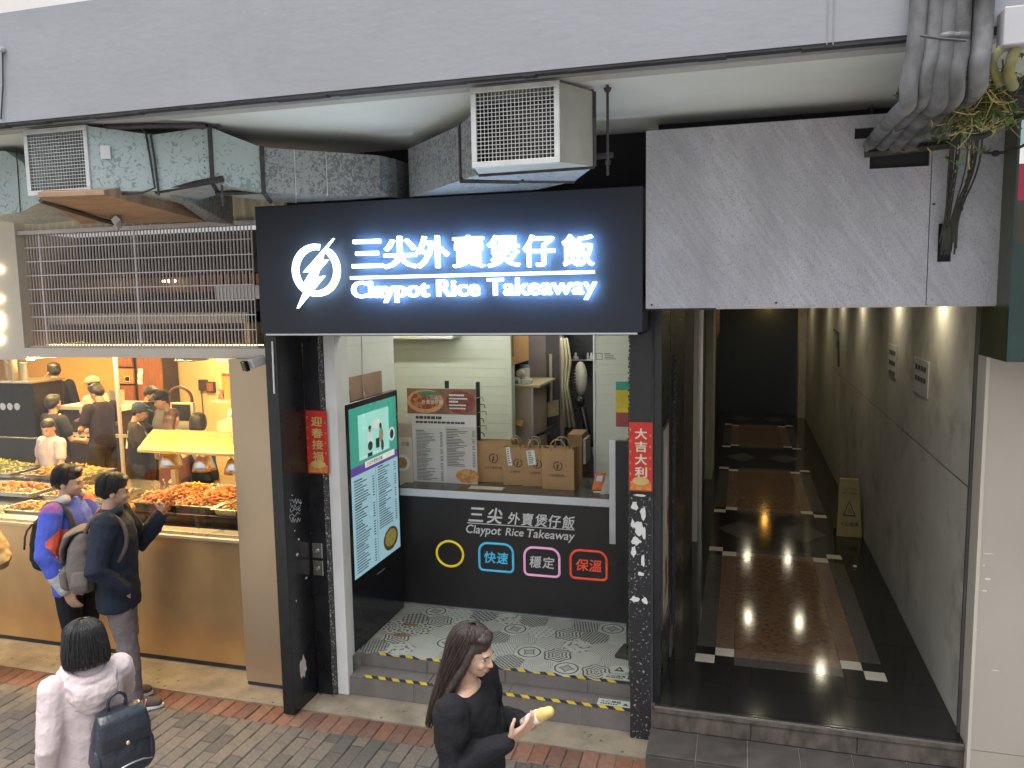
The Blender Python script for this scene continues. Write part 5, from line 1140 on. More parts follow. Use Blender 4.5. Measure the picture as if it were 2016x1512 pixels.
put_text('print','三尖',M_PRW,mb_,(X0+W*.34,YM-.0034,Z0+Hh*.885),(1,0,0),(0,0,1),width=W*.13,height=Hh*.045); put_text('print','外賣煲仔飯',M_PRW,mb_,(X0+W*.22,YM-.0034,Z0+Hh*.835),(1,0,0),(0,0,1),width=W*.31,height=Hh*.045)
mrect('price_column', mpaper('menu_pale',(.60,.59,.58)), .10,.53,.0,.58,.0016); mrect('price_column', mpaper('menu_pink',(.60,.55,.53)), .55,1.0,.0,.60,.0016); mrect('price_column', mpaper('menu_beige',(.55,.50,.46)), .55,1.0,.40,.60,.002)
M_MI = mat('menu_ink',(.06,.05,.05),.6,var=.1)
dashes(mb_, M_MI, (X0+W*.12,YM-.0022,Z0+Hh*.02),(1,0,0),(0,0,1),W*.40,Hh*.54,36,rnd,heads=(0,12,17,22,28),**rv)
dashes(mb_, M_MI, (X0+W*.57,YM-.0026,Z0+Hh*.18),(1,0,0),(0,0,1),W*.42,Hh*.40,24,rnd,heads=(0,5,9,13),**rv)
dashes(mb_, M_MI, (X0+W*.12,YM-.0018,Z0+Hh*.62),(1,0,0),(0,0,1),W*1.2,Hh*.09,2,rnd,th=.5,price=False,**rv)
dashes(mb_, M_PRW, (X0+W*.62,YM-.0026,Z0+Hh*.78),(1,0,0),(0,0,1),W*.5,Hh*.17,5,rnd,th=.4,price=False,heads=(0,2),**rv)
mell(.86,.085,.17,.075,mat('dish_rice',(.55,.20,.06),.5,col2=(.60,.35,.12),vs=30,thr=.5),.003)
mb2 = thing('menu_board', 'beige poster of a bowl half hidden behind the standing screen', 'menu', at(800,955,Y=1.40)); a,c = at(770,960,Y=1.40), at(810,832,Y=1.40)
box('board', mpaper('poster_beige',(.58,.52,.46)), mb2, a.x,c.x,1.40,1.408,1.271,c.z)
box('band', mpaper('poster_tan',(.42,.34,.28)), mb2, a.x,c.x,1.3988,1.3998,c.z-.13,c.z-.01); put_text('print','仔飯',M_MI,mb2,(c.x-.10,1.3995,c.z-.21),(1,0,0),(0,0,1),width=.075,height=.04)
MB().lathe([(.0,-.002),(.075,-.002)],(c.x-.10,1.399,c.z-.36),24,'Y',cap=False).obj('plate', M_PRW, mb2); MB().lathe([(.0,-.0025),(.05,-.0025)],(c.x-.10,1.399,c.z-.36),24,'Y',cap=False).obj('dish', mat('poster_dish',(.40,.25,.12),.5,col2=(.15,.2,.06),vs=40,thr=.55), mb2)
lf = tbox('paper_leaflet', 'pale leaflet lying flat on the takeaway counter', 'leaflet', mpaper('leaflet',(.58,.55,.46)), at(915,966,Z=1.2715).x,at(915,966,Z=1.2715).x+.30,1.30,1.40,1.2705,1.2725)
# wire rack behind the menu
rkk = thing('counter_rack', 'black upright rack behind the white menu board', 'rack', at(905,900,Y=1.58))
for px,top in ((879,750),(940,752)):
    p = at(px,top,Y=1.58); box('post', M_BLACKP, rkk, p.x-.014,p.x+.014,1.57,1.60,1.271,p.z)
p0,p1 = at(879,790,Y=1.585), at(940,790,Y=1.585)
for z in (1.5,1.75): MB().tube([(p0.x,1.60,z),(p1.x,1.60,z)], .006, 6).obj('rail', M_BLACKP, rkk)
for k in range(6):
    q = at(948+random.uniform(-4,6),785+k*14,Y=1.56); MB().tube(smooth([q+Vector((-.06,0,.0)),q+Vector((.01,0,.02)),q+Vector((.02,0,-.02))],1), .004, 5).obj('clip', M_CABLE if k%2 else mat('tan_clip%d'%k,(.4,.28,.15),.6), rkk)
# ================================================================== paper bags
M_KRAFT = mat('kraft_paper',(.40,.24,.115),.7,var=.1,vs=7,bump=.3,bs=12); M_KINK = mat('kraft_ink',(.055,.03,.02),.6,var=.1); M_ROPE = mat('twisted_paper',(.45,.30,.17),.7,var=.1)
def bag(label, px0,px1,pyb,pyt, Y, depth, rz, handles=True, receipt=None):
    a = at(px0,pyb,Y=Y); c = at(px1,pyb,Y=Y); w = (c.x-a.x); h = at((px0+px1)/2,pyt,Y=Y).z-1.271
    t = thing('paper_bag', label, 'bag', ((a.x+c.x)/2,Y,1.2712), rz, group='kraft paper bags on the counter')
    hw,d = w/2,depth; b = MB(); g_ = .045*w/.3
    b.add([(-hw,0,0),(hw,0,0),(hw,d,0),(-hw,d,0),(-hw,.0,h),(hw,0,h),(hw,d*.9,h),(-hw,d*.9,h),(hw-g_,d*.5,h),(-hw+g_,d*.5,h),(hw-g_*.3,d*.5,h*.4),(-hw+g_*.3,d*.5,h*.4)],
      [(0,3,2,1),(0,1,5,4),(2,3,7,6),(1,2,10),(1,10,8,5),(2,6,8,10),(3,0,11),(0,4,9,11),(3,11,9,7)])
    b.obj('paper', M_KRAFT, t, local=True)
    b2 = MB(); b2.box(-hw*.98,hw*.98,-.0006,.0004,h*.93,h*.935); b2.obj('fold', M_KINK, t, local=True) if False else None
    if handles:
        for yy in (.002,d*.88):
            MB().tube([(-hw*.45,yy,h-.02),(-hw*.42,yy,h+.045),(-hw*.2,yy,h+.075),(hw*.2,yy,h+.075),(hw*.42,yy,h+.045),(hw*.45,yy,h-.02)], .0045, 6).obj('handle', M_ROPE, t, local=True, smooth=True)
    cx,cz,rr = (hw*.30 if receipt else 0), h*.58, h*.115
    for a0,a1 in ((75,235),(-105,55)):
        n = 14; P = [(cx+rr*math.cos(R(a0+(a1-a0)*k/n)),-.0008,cz+rr*math.sin(R(a0+(a1-a0)*k/n))) for k in range(n+1)]+[(cx+rr*.8*math.cos(R(a1-(a1-a0)*k/n)),-.0008,cz+rr*.8*math.sin(R(a1-(a1-a0)*k/n))) for k in range(n+1)]
        MB().poly(P[::-1],(0,-.0005,0)).obj('ring_print', M_KINK, t, local=True)
    bp_ = [(.75,1.35),(.1,.55),(.05,.25),(.4,.3),(-.05,-.1),(.35,-.15),(-.7,-1.3),(-.25,-.35),(-.5,-.3),(-.05,.2),(-.4,.15),(.2,.75)]
    MB().poly([(cx+x*rr*.8,-.0014,cz+z*rr*.9) for x,z in bp_][::-1],(0,-.0005,0)).obj('bolt_print', M_KINK, t, local=True)
    o = put_text('print','三尖外賣煲仔飯',M_KINK,None,(max(-hw*.9,cx-h*.22),-.001,h*.32),(1,0,0),(0,0,1),width=min(h*.42,hw*.95),height=h*.065); o.parent = t
    if receipt:
        rx,rz0,rw_,rh = receipt; q = MB(); q.box(-rw_/2,rw_/2,-.003,-.002,-rh,0); r_ = q.obj('receipt', M_WHITE, t, local=True); r_.location = (rx,-.001,rz0); r_.rotation_euler = (0,R(-7),0)
        b3 = MB(); [b3.box(-rw_*.35,rw_*random.uniform(.0,.35),-.0038,-.0031,-rh*(k+1)/8,-rh*(k+1)/8+rh*.05) for k in range(7)]; i_ = b3.obj('small_print', M_MI, r_, local=True, kind='stuff')
    return t
bag('wide kraft bag lying against the menu board, leftmost of the bags', 938,1008,955,868,1.56,.10,R(2),False)
bag('kraft bag with a narrow receipt strip, second from the left', 992,1035,956,880,1.50,.13,R(10),True,(-.055,.33,.035,.16))
bag('kraft bag with a square white receipt, third from the left', 1030,1074,958,882,1.49,.13,R(8),True,(-.03,.31,.07,.125))
bag('kraft bag standing nearest, rightmost of the bags', 1067,1131,959,884,1.42,.16,R(-3),True)
# ================================================================== right side of the counter
db = thing('display_board', 'black upright display board with grey edge beside the right pillar', 'board', (-.2,.8,ZF)); e0 = at(1200,865,Y=.95); e1 = at(1214,1070,Y=.95)
box('grey_edge', M_ALU, db, e0.x,e0.x+.05,.93,.955,e1.z,e0.z); box('panel', M_BLACKP, db, e0.x+.051,-.03,.90,.955,ZF+.3,e0.z-.005); box('panel', M_BLACKP, db, -.115,-.055,.62,.70,ZF+.001,1.5); box('top_cap', M_BEAMP, db, e0.x+.052,-.03,.956,1.15,e0.z-.03,e0.z-.006)
ft = tag(MB().poly([(-.20,.62,ZF+.002),(-.03,.60,ZF+.002),(-.03,.80,ZF+.002),(-.16,.82,ZF+.002)],(0,0,.03)).obj('door_mat', mat('dark_mat',(.05,.045,.04),.8,var=.2), bevel=.004), 'small dark mat on the patterned floor by the right pillar', 'mat')
po = thing('card_terminal', 'orange and white payment terminal on the takeaway counter', 'terminal', at(1178,962,Y=1.40)); c = at(1178,958,Y=1.40)
ux = Vector((.9,.2,0)).normalized()*.042; uz = Vector((.15,.35,.8)).normalized()*.075
MB().obox(Vector((c.x,1.42,1.355)), ux, uz, ux.cross(uz).normalized()*.014).obj('case', mat('orange_plastic',(.62,.17,.03),.4,var=.05), po, bevel=.006); MB().obox(Vector((c.x,1.42,1.355))+uz*.35-ux.cross(uz).normalized()*(-.0155), ux*.55, uz*.32, ux.cross(uz).normalized()*.001).obj('screen', em('terminal_screen',(.35,.45,.55),.3), po)
box('stand', M_WHITE, po, c.x-.04,c.x+.05,1.38,1.50,1.2705,1.285, bevel=.004)
ph = thing('card_holder', 'small clear stand with cards at the right end of the counter', 'holder', at(1197,960,Y=1.36)); c = at(1195,955,Y=1.36)
MB().obox((c.x,1.38,1.34),(.035,.01,0),(.02,.02,.07),(.0,.003,.001)).obj('sheet', M_CREAM, ph); MB().obox((c.x+.02,1.40,1.335),(.035,.01,0),(.02,.02,.065),(.0,.003,.001)).obj('sheet', M_WHITE, ph)
cc = thing('snack_packets', 'green, yellow and red packets hanging by the right pillar', 'packets', at(1222,860,Y=1.3))
for py0,py1,col,nm in ((752,768,(.03,.30,.20),'packet_green'),(768,812,(.65,.50,.03),'packet_yellow'),(812,840,(.35,.06,.06),'packet_red')):
    a,c = at(1213,py1,Y=1.3), at(1246,py0,Y=1.3); box('packet', mat(nm,col,.4,var=.2,vs=12), cc, a.x,c.x,1.3-.012,1.31,a.z+.002,c.z)
wn_ = thing('wall_notice', 'small printed notice on the pale green right wall', 'notice', at(1192,700,Y=1.948)); a,c = at(1173,708,Y=1.948), at(1186,695,Y=1.948)
for q in ((a.x,c.x,a.z,a.z+.004),(a.x,c.x,c.z-.004,c.z),(a.x,a.x+.004,a.z,c.z),(c.x-.004,c.x,a.z,c.z)): box('frame', M_MI, wn_, q[0],q[1],1.9485,1.9497,q[2],q[3])
dashes(wn_, M_MI, (c.x+.02,1.9495,a.z),(1,0,0),(0,0,1),.17,c.z-a.z,4,rnd,th=.4,price=False,heads=(0,),nrm=(0,-1,0))
# rolled white shade at the top of the back wall
rsd = thing('wall_unit', 'white air conditioner high on the green back wall', 'unit', at(840,665,Y=2.2)); a,c = at(768,690,Y=2.3), at(850,655,Y=2.3)
box('body', M_WHITE, rsd, a.x,c.x+.28,2.12,2.40,a.z+.12,2.88, bevel=.02); box('label', mpaper('yellow_label',(.72,.70,.40)), rsd, c.x-.25,c.x-.02,2.1185,2.12,a.z+.14,a.z+.26)
# ================================================================== kitchen glimpsed through the gap
cu = thing('wall_cupboard', 'orange wood wall cupboard in the takeaway kitchen', 'cupboard', at(1020,700,Y=2.8)); a = at(1003,719,X=-1.46); c = at(1041,694,X=-1.46)
box('box', mat('orange_ply',(.50,.28,.12),.45,var=.1), cu, -1.75,-1.46,2.42,c.y,at(1003,719,Y=2.42).z,2.89); box('hinge', M_DRIP, cu, -1.459,-1.455,2.421,2.44,2.3,2.6)
kc = thing('kitchen_cabinet', 'beige cabinet with worktop in the takeaway kitchen', 'cabinet', at(1028,880,Y=2.9)); a,c = at(1004,880,Y=2.75), at(1046,762,Y=2.75)
box('body', mat('beige_laminate',(.42,.34,.27),.5,var=.06), kc, -1.9,c.x,2.75,3.4,ZF,c.z); d = at(1064,757,Y=2.75); box('worktop', mat('edge_ply',(.52,.42,.26),.5,var=.1), kc, -1.9,d.x,2.70,3.42,c.z+.001,c.z+.025)
box('trim', M_ALU, kc, c.x+.001,c.x+.02,2.74,2.76,ZF,c.z-.002)
tzz = c.z+.026
for k,(px,m_,lab) in enumerate(((1016,'teal_white','left tissue packet on the kitchen worktop'),(1037,'teal_white2','right tissue packet on the kitchen worktop'))):
    q = at(px,750,Y=2.8); t = thing('tissue_packet', lab, 'packet', (q.x,2.8,tzz), group='tissue packets on the worktop'); box('pack', mat(m_,(.70,.72,.66),.5,col2=(.05,.25,.28),vs=16,thr=.56), t, q.x-.045,q.x+.045,2.77,2.86,tzz,tzz+.05, bevel=.006); MB().ell((q.x,2.81,tzz+.055),(.02,.012,.018)).obj('tissue', M_WHITE, t)
q = at(1033,745,Y=2.95); jr = thing('glass_jar', 'white jar with blue lid on the kitchen worktop', 'jar', (q.x,2.95,tzz)); MB().lathe([(.05,0),(.055,.02),(.055,.14),(.05,.15)],(q.x,2.95,tzz),16).obj('body', M_CREAM, jr); MB().lathe([(.052,.151),(.052,.18)],(q.x,2.95,tzz),16).obj('lid', mat('blue_lid',(.25,.35,.45),.5), jr)
q = at(1025,742,Y=2.86); MB().ell((q.x,2.86,tzz+.10),(.05,.03,.045)).obj('crumpled_tissue', M_CREAM, jr)
kp = thing('dark_partition', 'dark grey kitchen partition behind the cabinet', 'partition', at(1075,850,Y=3.6)); a,c = at(1040,900,Y=3.5), at(1102,660,Y=3.5); box('board', mat('dark_board',(.075,.065,.07),.4,var=.12), kp, a.x,c.x,3.5,3.54,ZF,2.89)
box('frame', mat('mauve_frame',(.25,.21,.21),.4,var=.05), kp, c.x,c.x+.04,3.48,3.55,ZF,2.89); a,c = at(1040,748,Y=3.49), at(1074,665,Y=3.49); box('upper_panel', mat('mauve_panel',(.22,.18,.185),.5,var=.06), kp, a.x,c.x,3.485,3.4995,a.z,2.88)
sk = thing('fly_swatter', 'pale stick with a square paddle hanging on the dark partition', 'swatter', at(1085,800,Y=3.45)); a,c = at(1084,697,Y=3.46), at(1085,790,Y=3.46)
MB().tube([a,c], .017, 6).obj('handle', M_CREAM, sk); MB().obox(at(1085,805,Y=3.455), (.085,0,.02),(0,.005,0),(0,0,.085)).obj('paddle', mat('tan_paddle',(.48,.38,.22),.6,var=.2,vs=14), sk)
cu2 = thing('door_curtain', 'cream curtain twisted beside the kitchen doorway', 'curtain', at(1115,840,Y=3.3)); a = at(1104,668,Y=3.3)
b = MB(); n = 22; L_ = [at(p,q,Y=3.3) for p,q in ((1103,665),(1104,700),(1105,760),(1108,840))]; R_ = [at(p,q,Y=3.3) for p,q in ((1118,665),(1125,710),(1118,760),(1135,842))]
for i in range(4):
    for k in range(n): u = k/(n-1); p = L_[i].lerp(R_[i],u); b.v.append((p.x, 3.3+.03*math.sin(u*18+i*.5), p.z))
b.f = [(i*n+k,i*n+k+1,(i+1)*n+k+1,(i+1)*n+k) for i in range(3) for k in range(n-1)]; b.m = [0]*len(b.f)
o = b.obj('cloth', mat('cream_cloth',(.58,.52,.38),.8,var=.1), cu2, smooth=True); sdm = o.modifiers.new('thickness','SOLIDIFY'); sdm.thickness = .006
tp = thing('folded_tripod', 'folded black tripod with silver legs in the kitchen doorway', 'tripod', at(1150,880,Y=3.3))
for (xa,ya,xb,yb,r_,m_) in ((1143,790,1172,905,.012,M_ALU),(1150,800,1166,880,.016,M_BLACKP),(1140,800,1152,850,.018,M_BLACKP)): MB().tube([at(xa,ya,Y=3.3),at(xb,yb,Y=3.28)], r_, 8).obj('leg', m_, tp)
MB().ell(at(1141,790,Y=3.29),(.06,.05,.07)).obj('head', M_BLACKP, tp)
bkk = thing('storage_shelf', 'dark storage shelf with appliances seen through the kitchen doorway', 'shelf', at(1150,700,Y=3.9)); a,c = at(1118,715,Y=3.9), at(1176,662,Y=3.9)
box('machine', mat('black_machine',(.02,.022,.028),.35,var=.4,vs=12), bkk, a.x,c.x,3.9,4.15,a.z+.08,2.8); box('board', M_ALU, bkk, a.x,c.x,3.88,4.19,a.z+.03,a.z+.045); box('post', M_ALU, bkk, c.x-.03,c.x,3.88,3.92,ZF,a.z+.029)
for k,px in enumerate((1134,1144,1158,1165)): q = at(px,704,Y=3.92); MB().lathe([(.03,0),(.035,.02),(.03,.1)],(q.x,3.93,a.z+.046),10).obj('bottle', (M_WHITE,M_DARKV,M_ALU,M_WHITE)[k], bkk)
wbag = tag(MB().ell(at(1143,745,Y=3.6),(.075,.08,.19)).obj('hanging_bag', mat('white_plastic_bag',(.66,.64,.56),.6,var=.15,vs=10,bump=.6,bs=9), smooth=True), 'white plastic bag hanging in the kitchen doorway', 'bag')
spg = thing('coiled_cable', 'coiled dark cable hanging beside the cream curtain', 'cable', at(1128,790,Y=3.4)); A0,B0 = at(1126,720,Y=3.4), at(1131,810,Y=3.4)
MB().tube([A0.lerp(B0,k/120)+Vector((.03*math.cos(k*.8),.03*math.sin(k*.8),0)) for k in range(121)], .008, 5).obj('coil', M_CABLE, spg)
cbx = thing('cardboard_carton', 'brown cardboard carton behind the paper bags', 'carton', at(1130,880,Y=2.7)); a,c = at(1118,900,Y=2.7), at(1146,856,Y=2.7)
box('box', mat('carton_brown',(.34,.21,.11),.7,var=.1), cbx, a.x,c.x,2.7,3.0,ZF,c.z); box('flap', M_CREAM, cbx, c.x+.004,c.x+.03,2.72,2.98,c.z-.3,c.z-.05)
ot = tag(MB().obox(at(1020,832,Y=2.65),(.05,0,-.012),(0,.05,.02),(.003,0,.006)).obj('yellow_cloth', mat('mustard_cloth',(.50,.33,.07),.8,var=.2), bevel=.004), 'folded mustard cloth hanging on the beige cabinet', 'cloth')
kst = thing('dark_stool', 'dark folding stool behind the paper bags', 'stool', at(1055,860,Y=2.5)); MB().obox(at(1070,850,Y=2.5),(.11,0,.06),(0,.1,0),(-.006,0,.01)).obj('seat', M_BLACKP, kst); MB().tube([at(1040,865,Y=2.5),at(1085,850,Y=2.5)], .012, 6).obj('bar', M_ALU, kst)
# ================================================================== red spring banners
M_RED = mat('red_banner',(.58,.03,.02),.5,var=.12,vs=12); M_GOLDI = mat('gold_print',(.62,.44,.16),.4,var=.15); M_ORG = mat('orange_print',(.62,.20,.04),.5,col2=(.60,.33,.08),vs=40,thr=.5)
def banner(label, x0,x1,z0,z1,Y, word, m):
    t = thing('red_banner', label, 'banner', ((x0+x1)/2,Y,z0)); w = x1-x0; h = z1-z0
    box('paper', M_RED, t, x0,x1,Y-.0015,Y,z0,z1)
    for k,ch in enumerate(word): put_text('letter', ch, m, t, (x0+w*.25,Y-.0017,z1-h*(.07+.185*(k+1))+h*.01),(1,0,0),(0,0,1),width=w*.52,height=h*.155,ext=.001,bold=.03)
    box('motif_band', M_ORG, t, x0+w*.06,x1-w*.06,Y-.0025,Y-.0016,z0+h*.02,z0+h*.14)
    MB().poly([(x0+w*(.5+.36*math.cos(R(-20*k))),Y-.0026,z0+h*(.15+.06*math.sin(R(-20*k)))) for k in range(18)],(0,-.0006,0)).obj('motif', M_GOLDI, t)
    for k in range(9): MB().poly([(x0+w*(.06+.04*math.cos(R(-60*q)))+(w*.84 if k%2 else 0),Y-.0017,z0+h*(.25+.08*k)+h*.02*math.sin(R(-60*q))) for q in range(6)],(0,-.0005,0)).obj('petal', M_ORG, t)
banner('red spring banner with gold characters on the black left pillar', -2.302,-2.135,1.655,2.108,.0205,'迎春接福', M_GOLDI)
banner('red spring banner with white characters on the peeling right pillar', -.010,.137,1.655,2.095,-.0052,'大吉大利', mat('cream_print',(.72,.66,.50),.5,var=.05))
# ================================================================== in the passage
pb = thing('poster_board', 'tall framed food poster leaning inside the passage entrance', 'poster', (.2,.2,.9)); a,c = at(1298,1200,X=.20), at(1320,845,X=.20)
box('frame', M_DRIP, pb, .1895,.199,.02,.44,.74,2.06); box('picture', mat('poster_print',(.42,.36,.30),.4,col2=(.20,.06,.035),vs=3.2,thr=.56), pb, .1992,.2005,.05,.41,.77,2.03)
box('white_text', M_PRW, pb, .2006,.2010,.20,.24,1.35,1.9)
for k,(pa,pb_,lab,word) in enumerate((((1750,676),(1764,746),'narrow white notice on the stained passage wall, further in','出入平安'),((1800,702),(1826,785),'larger white notice on the stained passage wall, nearer','私家重地'))):
    p,q = at(*pa,X=XR-.004), at(*pb_,X=XR-.004); t = thing('wall_notice', lab, 'notice', p); ya,yb = min(p.y,q.y),max(p.y,q.y); zb_,zt_ = q.z,(p.z)
    box('plate', mat('notice_white%d'%k,(.52,.52,.50),.5,var=.08), t, XR-.006,XR-.001,ya,yb,zb_,zt_)
    b3 = MB()
    for r_ in range(2 if k else 3):
        for g_ in range(4): b3.box(XR-.0072,XR-.0062,ya+(yb-ya)*(.15+.19*g_),ya+(yb-ya)*(.29+.19*g_),zb_+(zt_-zb_)*(.68-.32*r_),zb_+(zt_-zb_)*(.82-.32*r_))
    b3.obj('small_print', M_MI, t, kind='stuff')
wf = thing('wet_floor_sign', 'yellow wet floor sign standing by the passage wall', 'sign', (1.78,3.95,ZC)); a,c = at(1650,1055,Z=ZC), at(1697,1058,Z=ZC)
M_YS = mat('yellow_plastic',(.30,.235,.07),.5,var=.1,vs=6); wx0,wx1,wy,wt = 1.66,1.915,3.92,ZC+.60
MB().hexa([(wx0,wy,ZC),(wx1,wy,ZC),(wx1,wy+.02,ZC),(wx0,wy+.02,ZC),(wx0+.03,wy+.13,wt),(wx1-.03,wy+.13,wt),(wx1-.03,wy+.15,wt),(wx0+.03,wy+.15,wt)]).obj('front_board', M_YS, wf, bevel=.006)
MB().hexa([(wx0,wy+.30,ZC),(wx1,wy+.30,ZC),(wx1,wy+.32,ZC),(wx0,wy+.32,ZC),(wx0+.03,wy+.155,wt),(wx1-.03,wy+.155,wt),(wx1-.03,wy+.175,wt),(wx0+.03,wy+.175,wt)]).obj('rear_board', M_YS, wf, bevel=.006)
up_ = Vector((0,.13,.60)).normalized()
def wpt(u,v): return Vector((wx0+.02+(wx1-wx0-.04)*u, wy+.13*v-.003, ZC+.6*v))
put_text('lettering','小心地滑',M_MI,wf,wpt(.12,.18),(1,0,0),up_,width=.17,height=.055,bold=.02); put_text('lettering','CAUTION',M_MI,wf,wpt(.2,.80),(1,0,0),up_,width=.14,height=.028); put_text('lettering','WET FLOOR',M_MI,wf,wpt(.15,.73),(1,0,0),up_,width=.16,height=.028)
MB().poly([wpt(.2,.36),wpt(.8,.36),wpt(.5,.64)],(0,-.0012,0)).obj('triangle', M_MI, wf); MB().poly([wpt(.28,.385)+Vector((0,-.002,0)),wpt(.72,.385)+Vector((0,-.002,0)),wpt(.5,.60)+Vector((0,-.002,0))],(0,-.0008,0)).obj('triangle', M_YS, wf)
MB().tube([wpt(.45,.42)+Vector((0,-.004,0)),wpt(.52,.50)+Vector((0,-.004,0)),wpt(.6,.42)+Vector((0,-.004,0))], .006, 5).obj('figure', M_MI, wf)
cp_ = thing('wall_conduit', 'thin dark conduit on the right passage wall', 'pipe', at(1650,700,X=XR-.01)); MB().tube([at(1642,649,X=XR-.01),at(1651,655,X=XR-.01),at(1651,722,X=XR-.01)], .014, 6).obj('pipe', M_DRIP, cp_); MB().obox(at(1650,678,X=XR-.012),(.012,0,0),(0,.06,0),(0,0,.05)).obj('switch', M_DRIP, cp_)
lt = tag(MB().ell(at(1683,1115,Z=ZC+.012),(.018,.014,.012)).obj('litter_scrap', M_WHITE), 'small white scrap lying on the dark passage floor', 'litter')
# ================================================================== people
_TEX = {}
def cloud(scale):
    if scale not in _TEX:
        t = bpy.data.textures.new('cloth_folds','CLOUDS'); t.noise_scale = scale; t.noise_depth = 2; _TEX[scale] = t
    return _TEX[scale]
def blob(mb, name, m, parent, vox=.010, smooth_n=6, fold=0.0, fscale=.10, kind=None):
    """one continuous skin grown over overlapping tapered volumes"""
    o = mb.obj(name, m, parent, smooth=True, local=True)
    r = o.modifiers.new('skin','REMESH'); r.mode = 'VOXEL'; r.voxel_size = vox; r.use_smooth_shade = True
    s = o.modifiers.new('soften','SMOOTH'); s.factor = .5; s.iterations = smooth_n
    if fold:
        d = o.modifiers.new('folds','DISPLACE'); d.texture = cloud(fscale); d.strength = fold; d.mid_level = .5; d.texture_coords = 'LOCAL'
        if fold > .0145: e = o.modifiers.new('creases','DISPLACE'); e.texture = cloud(.05); e.strength = fold*.25; e.mid_level = .5; e.texture_coords = 'LOCAL'
    return o
def xf(mb, M):
    mb.v = [tuple(M @ Vector(v)) for v in mb.v]; return mb
def sq_loft(rings, e=3.5, n=24):   # rounded-square rings (cx,cy,cz,hx,hy)
    b = MB(); vs = []
    for g in rings:
        for k in range(n):
            a = 2*math.pi*k/n; c,s = math.cos(a), math.sin(a)
            vs.append((g[0]+g[3]*math.copysign(abs(c)**(2/e),c), g[1]+g[4]*math.copysign(abs(s)**(2/e),s), g[2]))
    fs = [(i*n+k,i*n+(k+1)%n,(i+1)*n+(k+1)%n,(i+1)*n+k) for i in range(len(rings)-1) for k in range(n)]
    fs += [tuple(range(n))[::-1], tuple(range((len(rings)-1)*n,len(rings)*n))]
    b.add(vs,fs); return b
def hair_mat(name, col):
    m = mat(name, col, .42, var=.5, vs=16, stretch=(5,5,.6), bump=.5, bs=40, spec=.6); return m
def cloth(name, col, **k):
    return mat(name, col, k.pop('rough',.85), var=k.pop('var',.12), vs=k.pop('vs',5), bump=k.pop('bump',.35), bs=k.pop('bs',70), spec=.25, **k)
M_SKIN = mat('skin', (.52,.33,.24), .5, var=.08, vs=12, spec=.4); M_SKIN2 = mat('skin_tan', (.42,.25,.16), .5, var=.08, vs=12, spec=.4)
M_EYEW = mat('eye_white',(.42,.38,.36),.25,var=.02); M_EYED = mat('eye_dark',(.02,.015,.012),.15,var=.02); M_LIP = mat('lip',(.38,.14,.12),.4,var=.05)
M_HAIRK = hair_mat('black_hair',(.012,.011,.012)); M_HAIRB = hair_mat('brown_hair',(.05,.022,.014)); M_HAIRD = hair_mat('dark_brown_hair',(.028,.017,.014))
PIV = Vector((0,-.01,1.47))
def head_matrix(yaw=0, pitch=0, roll=0, shift=(0,0,0)):
    return Matrix.Translation(PIV+Vector(shift)) @ Matrix.Rotation(yaw,4,'Z') @ Matrix.Rotation(pitch,4,'X') @ Matrix.Rotation(roll,4,'Y') @ Matrix.Translation(-PIV)
def head_volumes(slim=1.0):
    b = MB()
    b.ell((0,-.008,1.605),(.073*slim,.092,.086)); b.ell((0,.022,1.56),(.060*slim,.066,.085)); b.ell((0,.052,1.500),(.030,.030,.024)); b.ell((0,.035,1.52),(.050*slim,.045,.035))
    b.ball_tube([(0,.083,1.592,.007),(0,.098,1.562,.009),(0,.103,1.548,.0115)],8); b.ell((0,.080,1.598),(.045,.014,.011)); b.ell((0,.084,1.519),(.021,.010,.009))
    for s in (-1,1): b.ell((s*.034,.068,1.548),(.018,.018,.02)); b.ell((s*.074*slim,-.008,1.563),(.010,.021,.030),(0,0,s*-.3)); b.ell((s*.012,.094,1.546),(.008,.008,.007))
    return b
def face_bits(parent, HM):
    for s in (-1,1):
        xf(MB().ell((s*.030,.0725,1.577),(.0115,.009,.0055),None,10,7),HM).obj('eye', M_EYEW, parent, smooth=True, local=True)
        xf(MB().ell((s*.030,.0795,1.577),(.0055,.004,.0052),None,8,6),HM).obj('iris', M_EYED, parent, smooth=True, local=True)
        xf(MB().ball_tube([(s*.015,.0905,1.596,.0025),(s*.032,.088,1.600,.0032),(s*.047,.078,1.595,.002)],6),HM).obj('eyebrow', M_HAIRK, parent, smooth=True, local=True)
    xf(MB().ell((0,.0925,1.519),(.019,.0035,.0055),None,10,6),HM).obj('lips', M_LIP, parent, smooth=True, local=True)
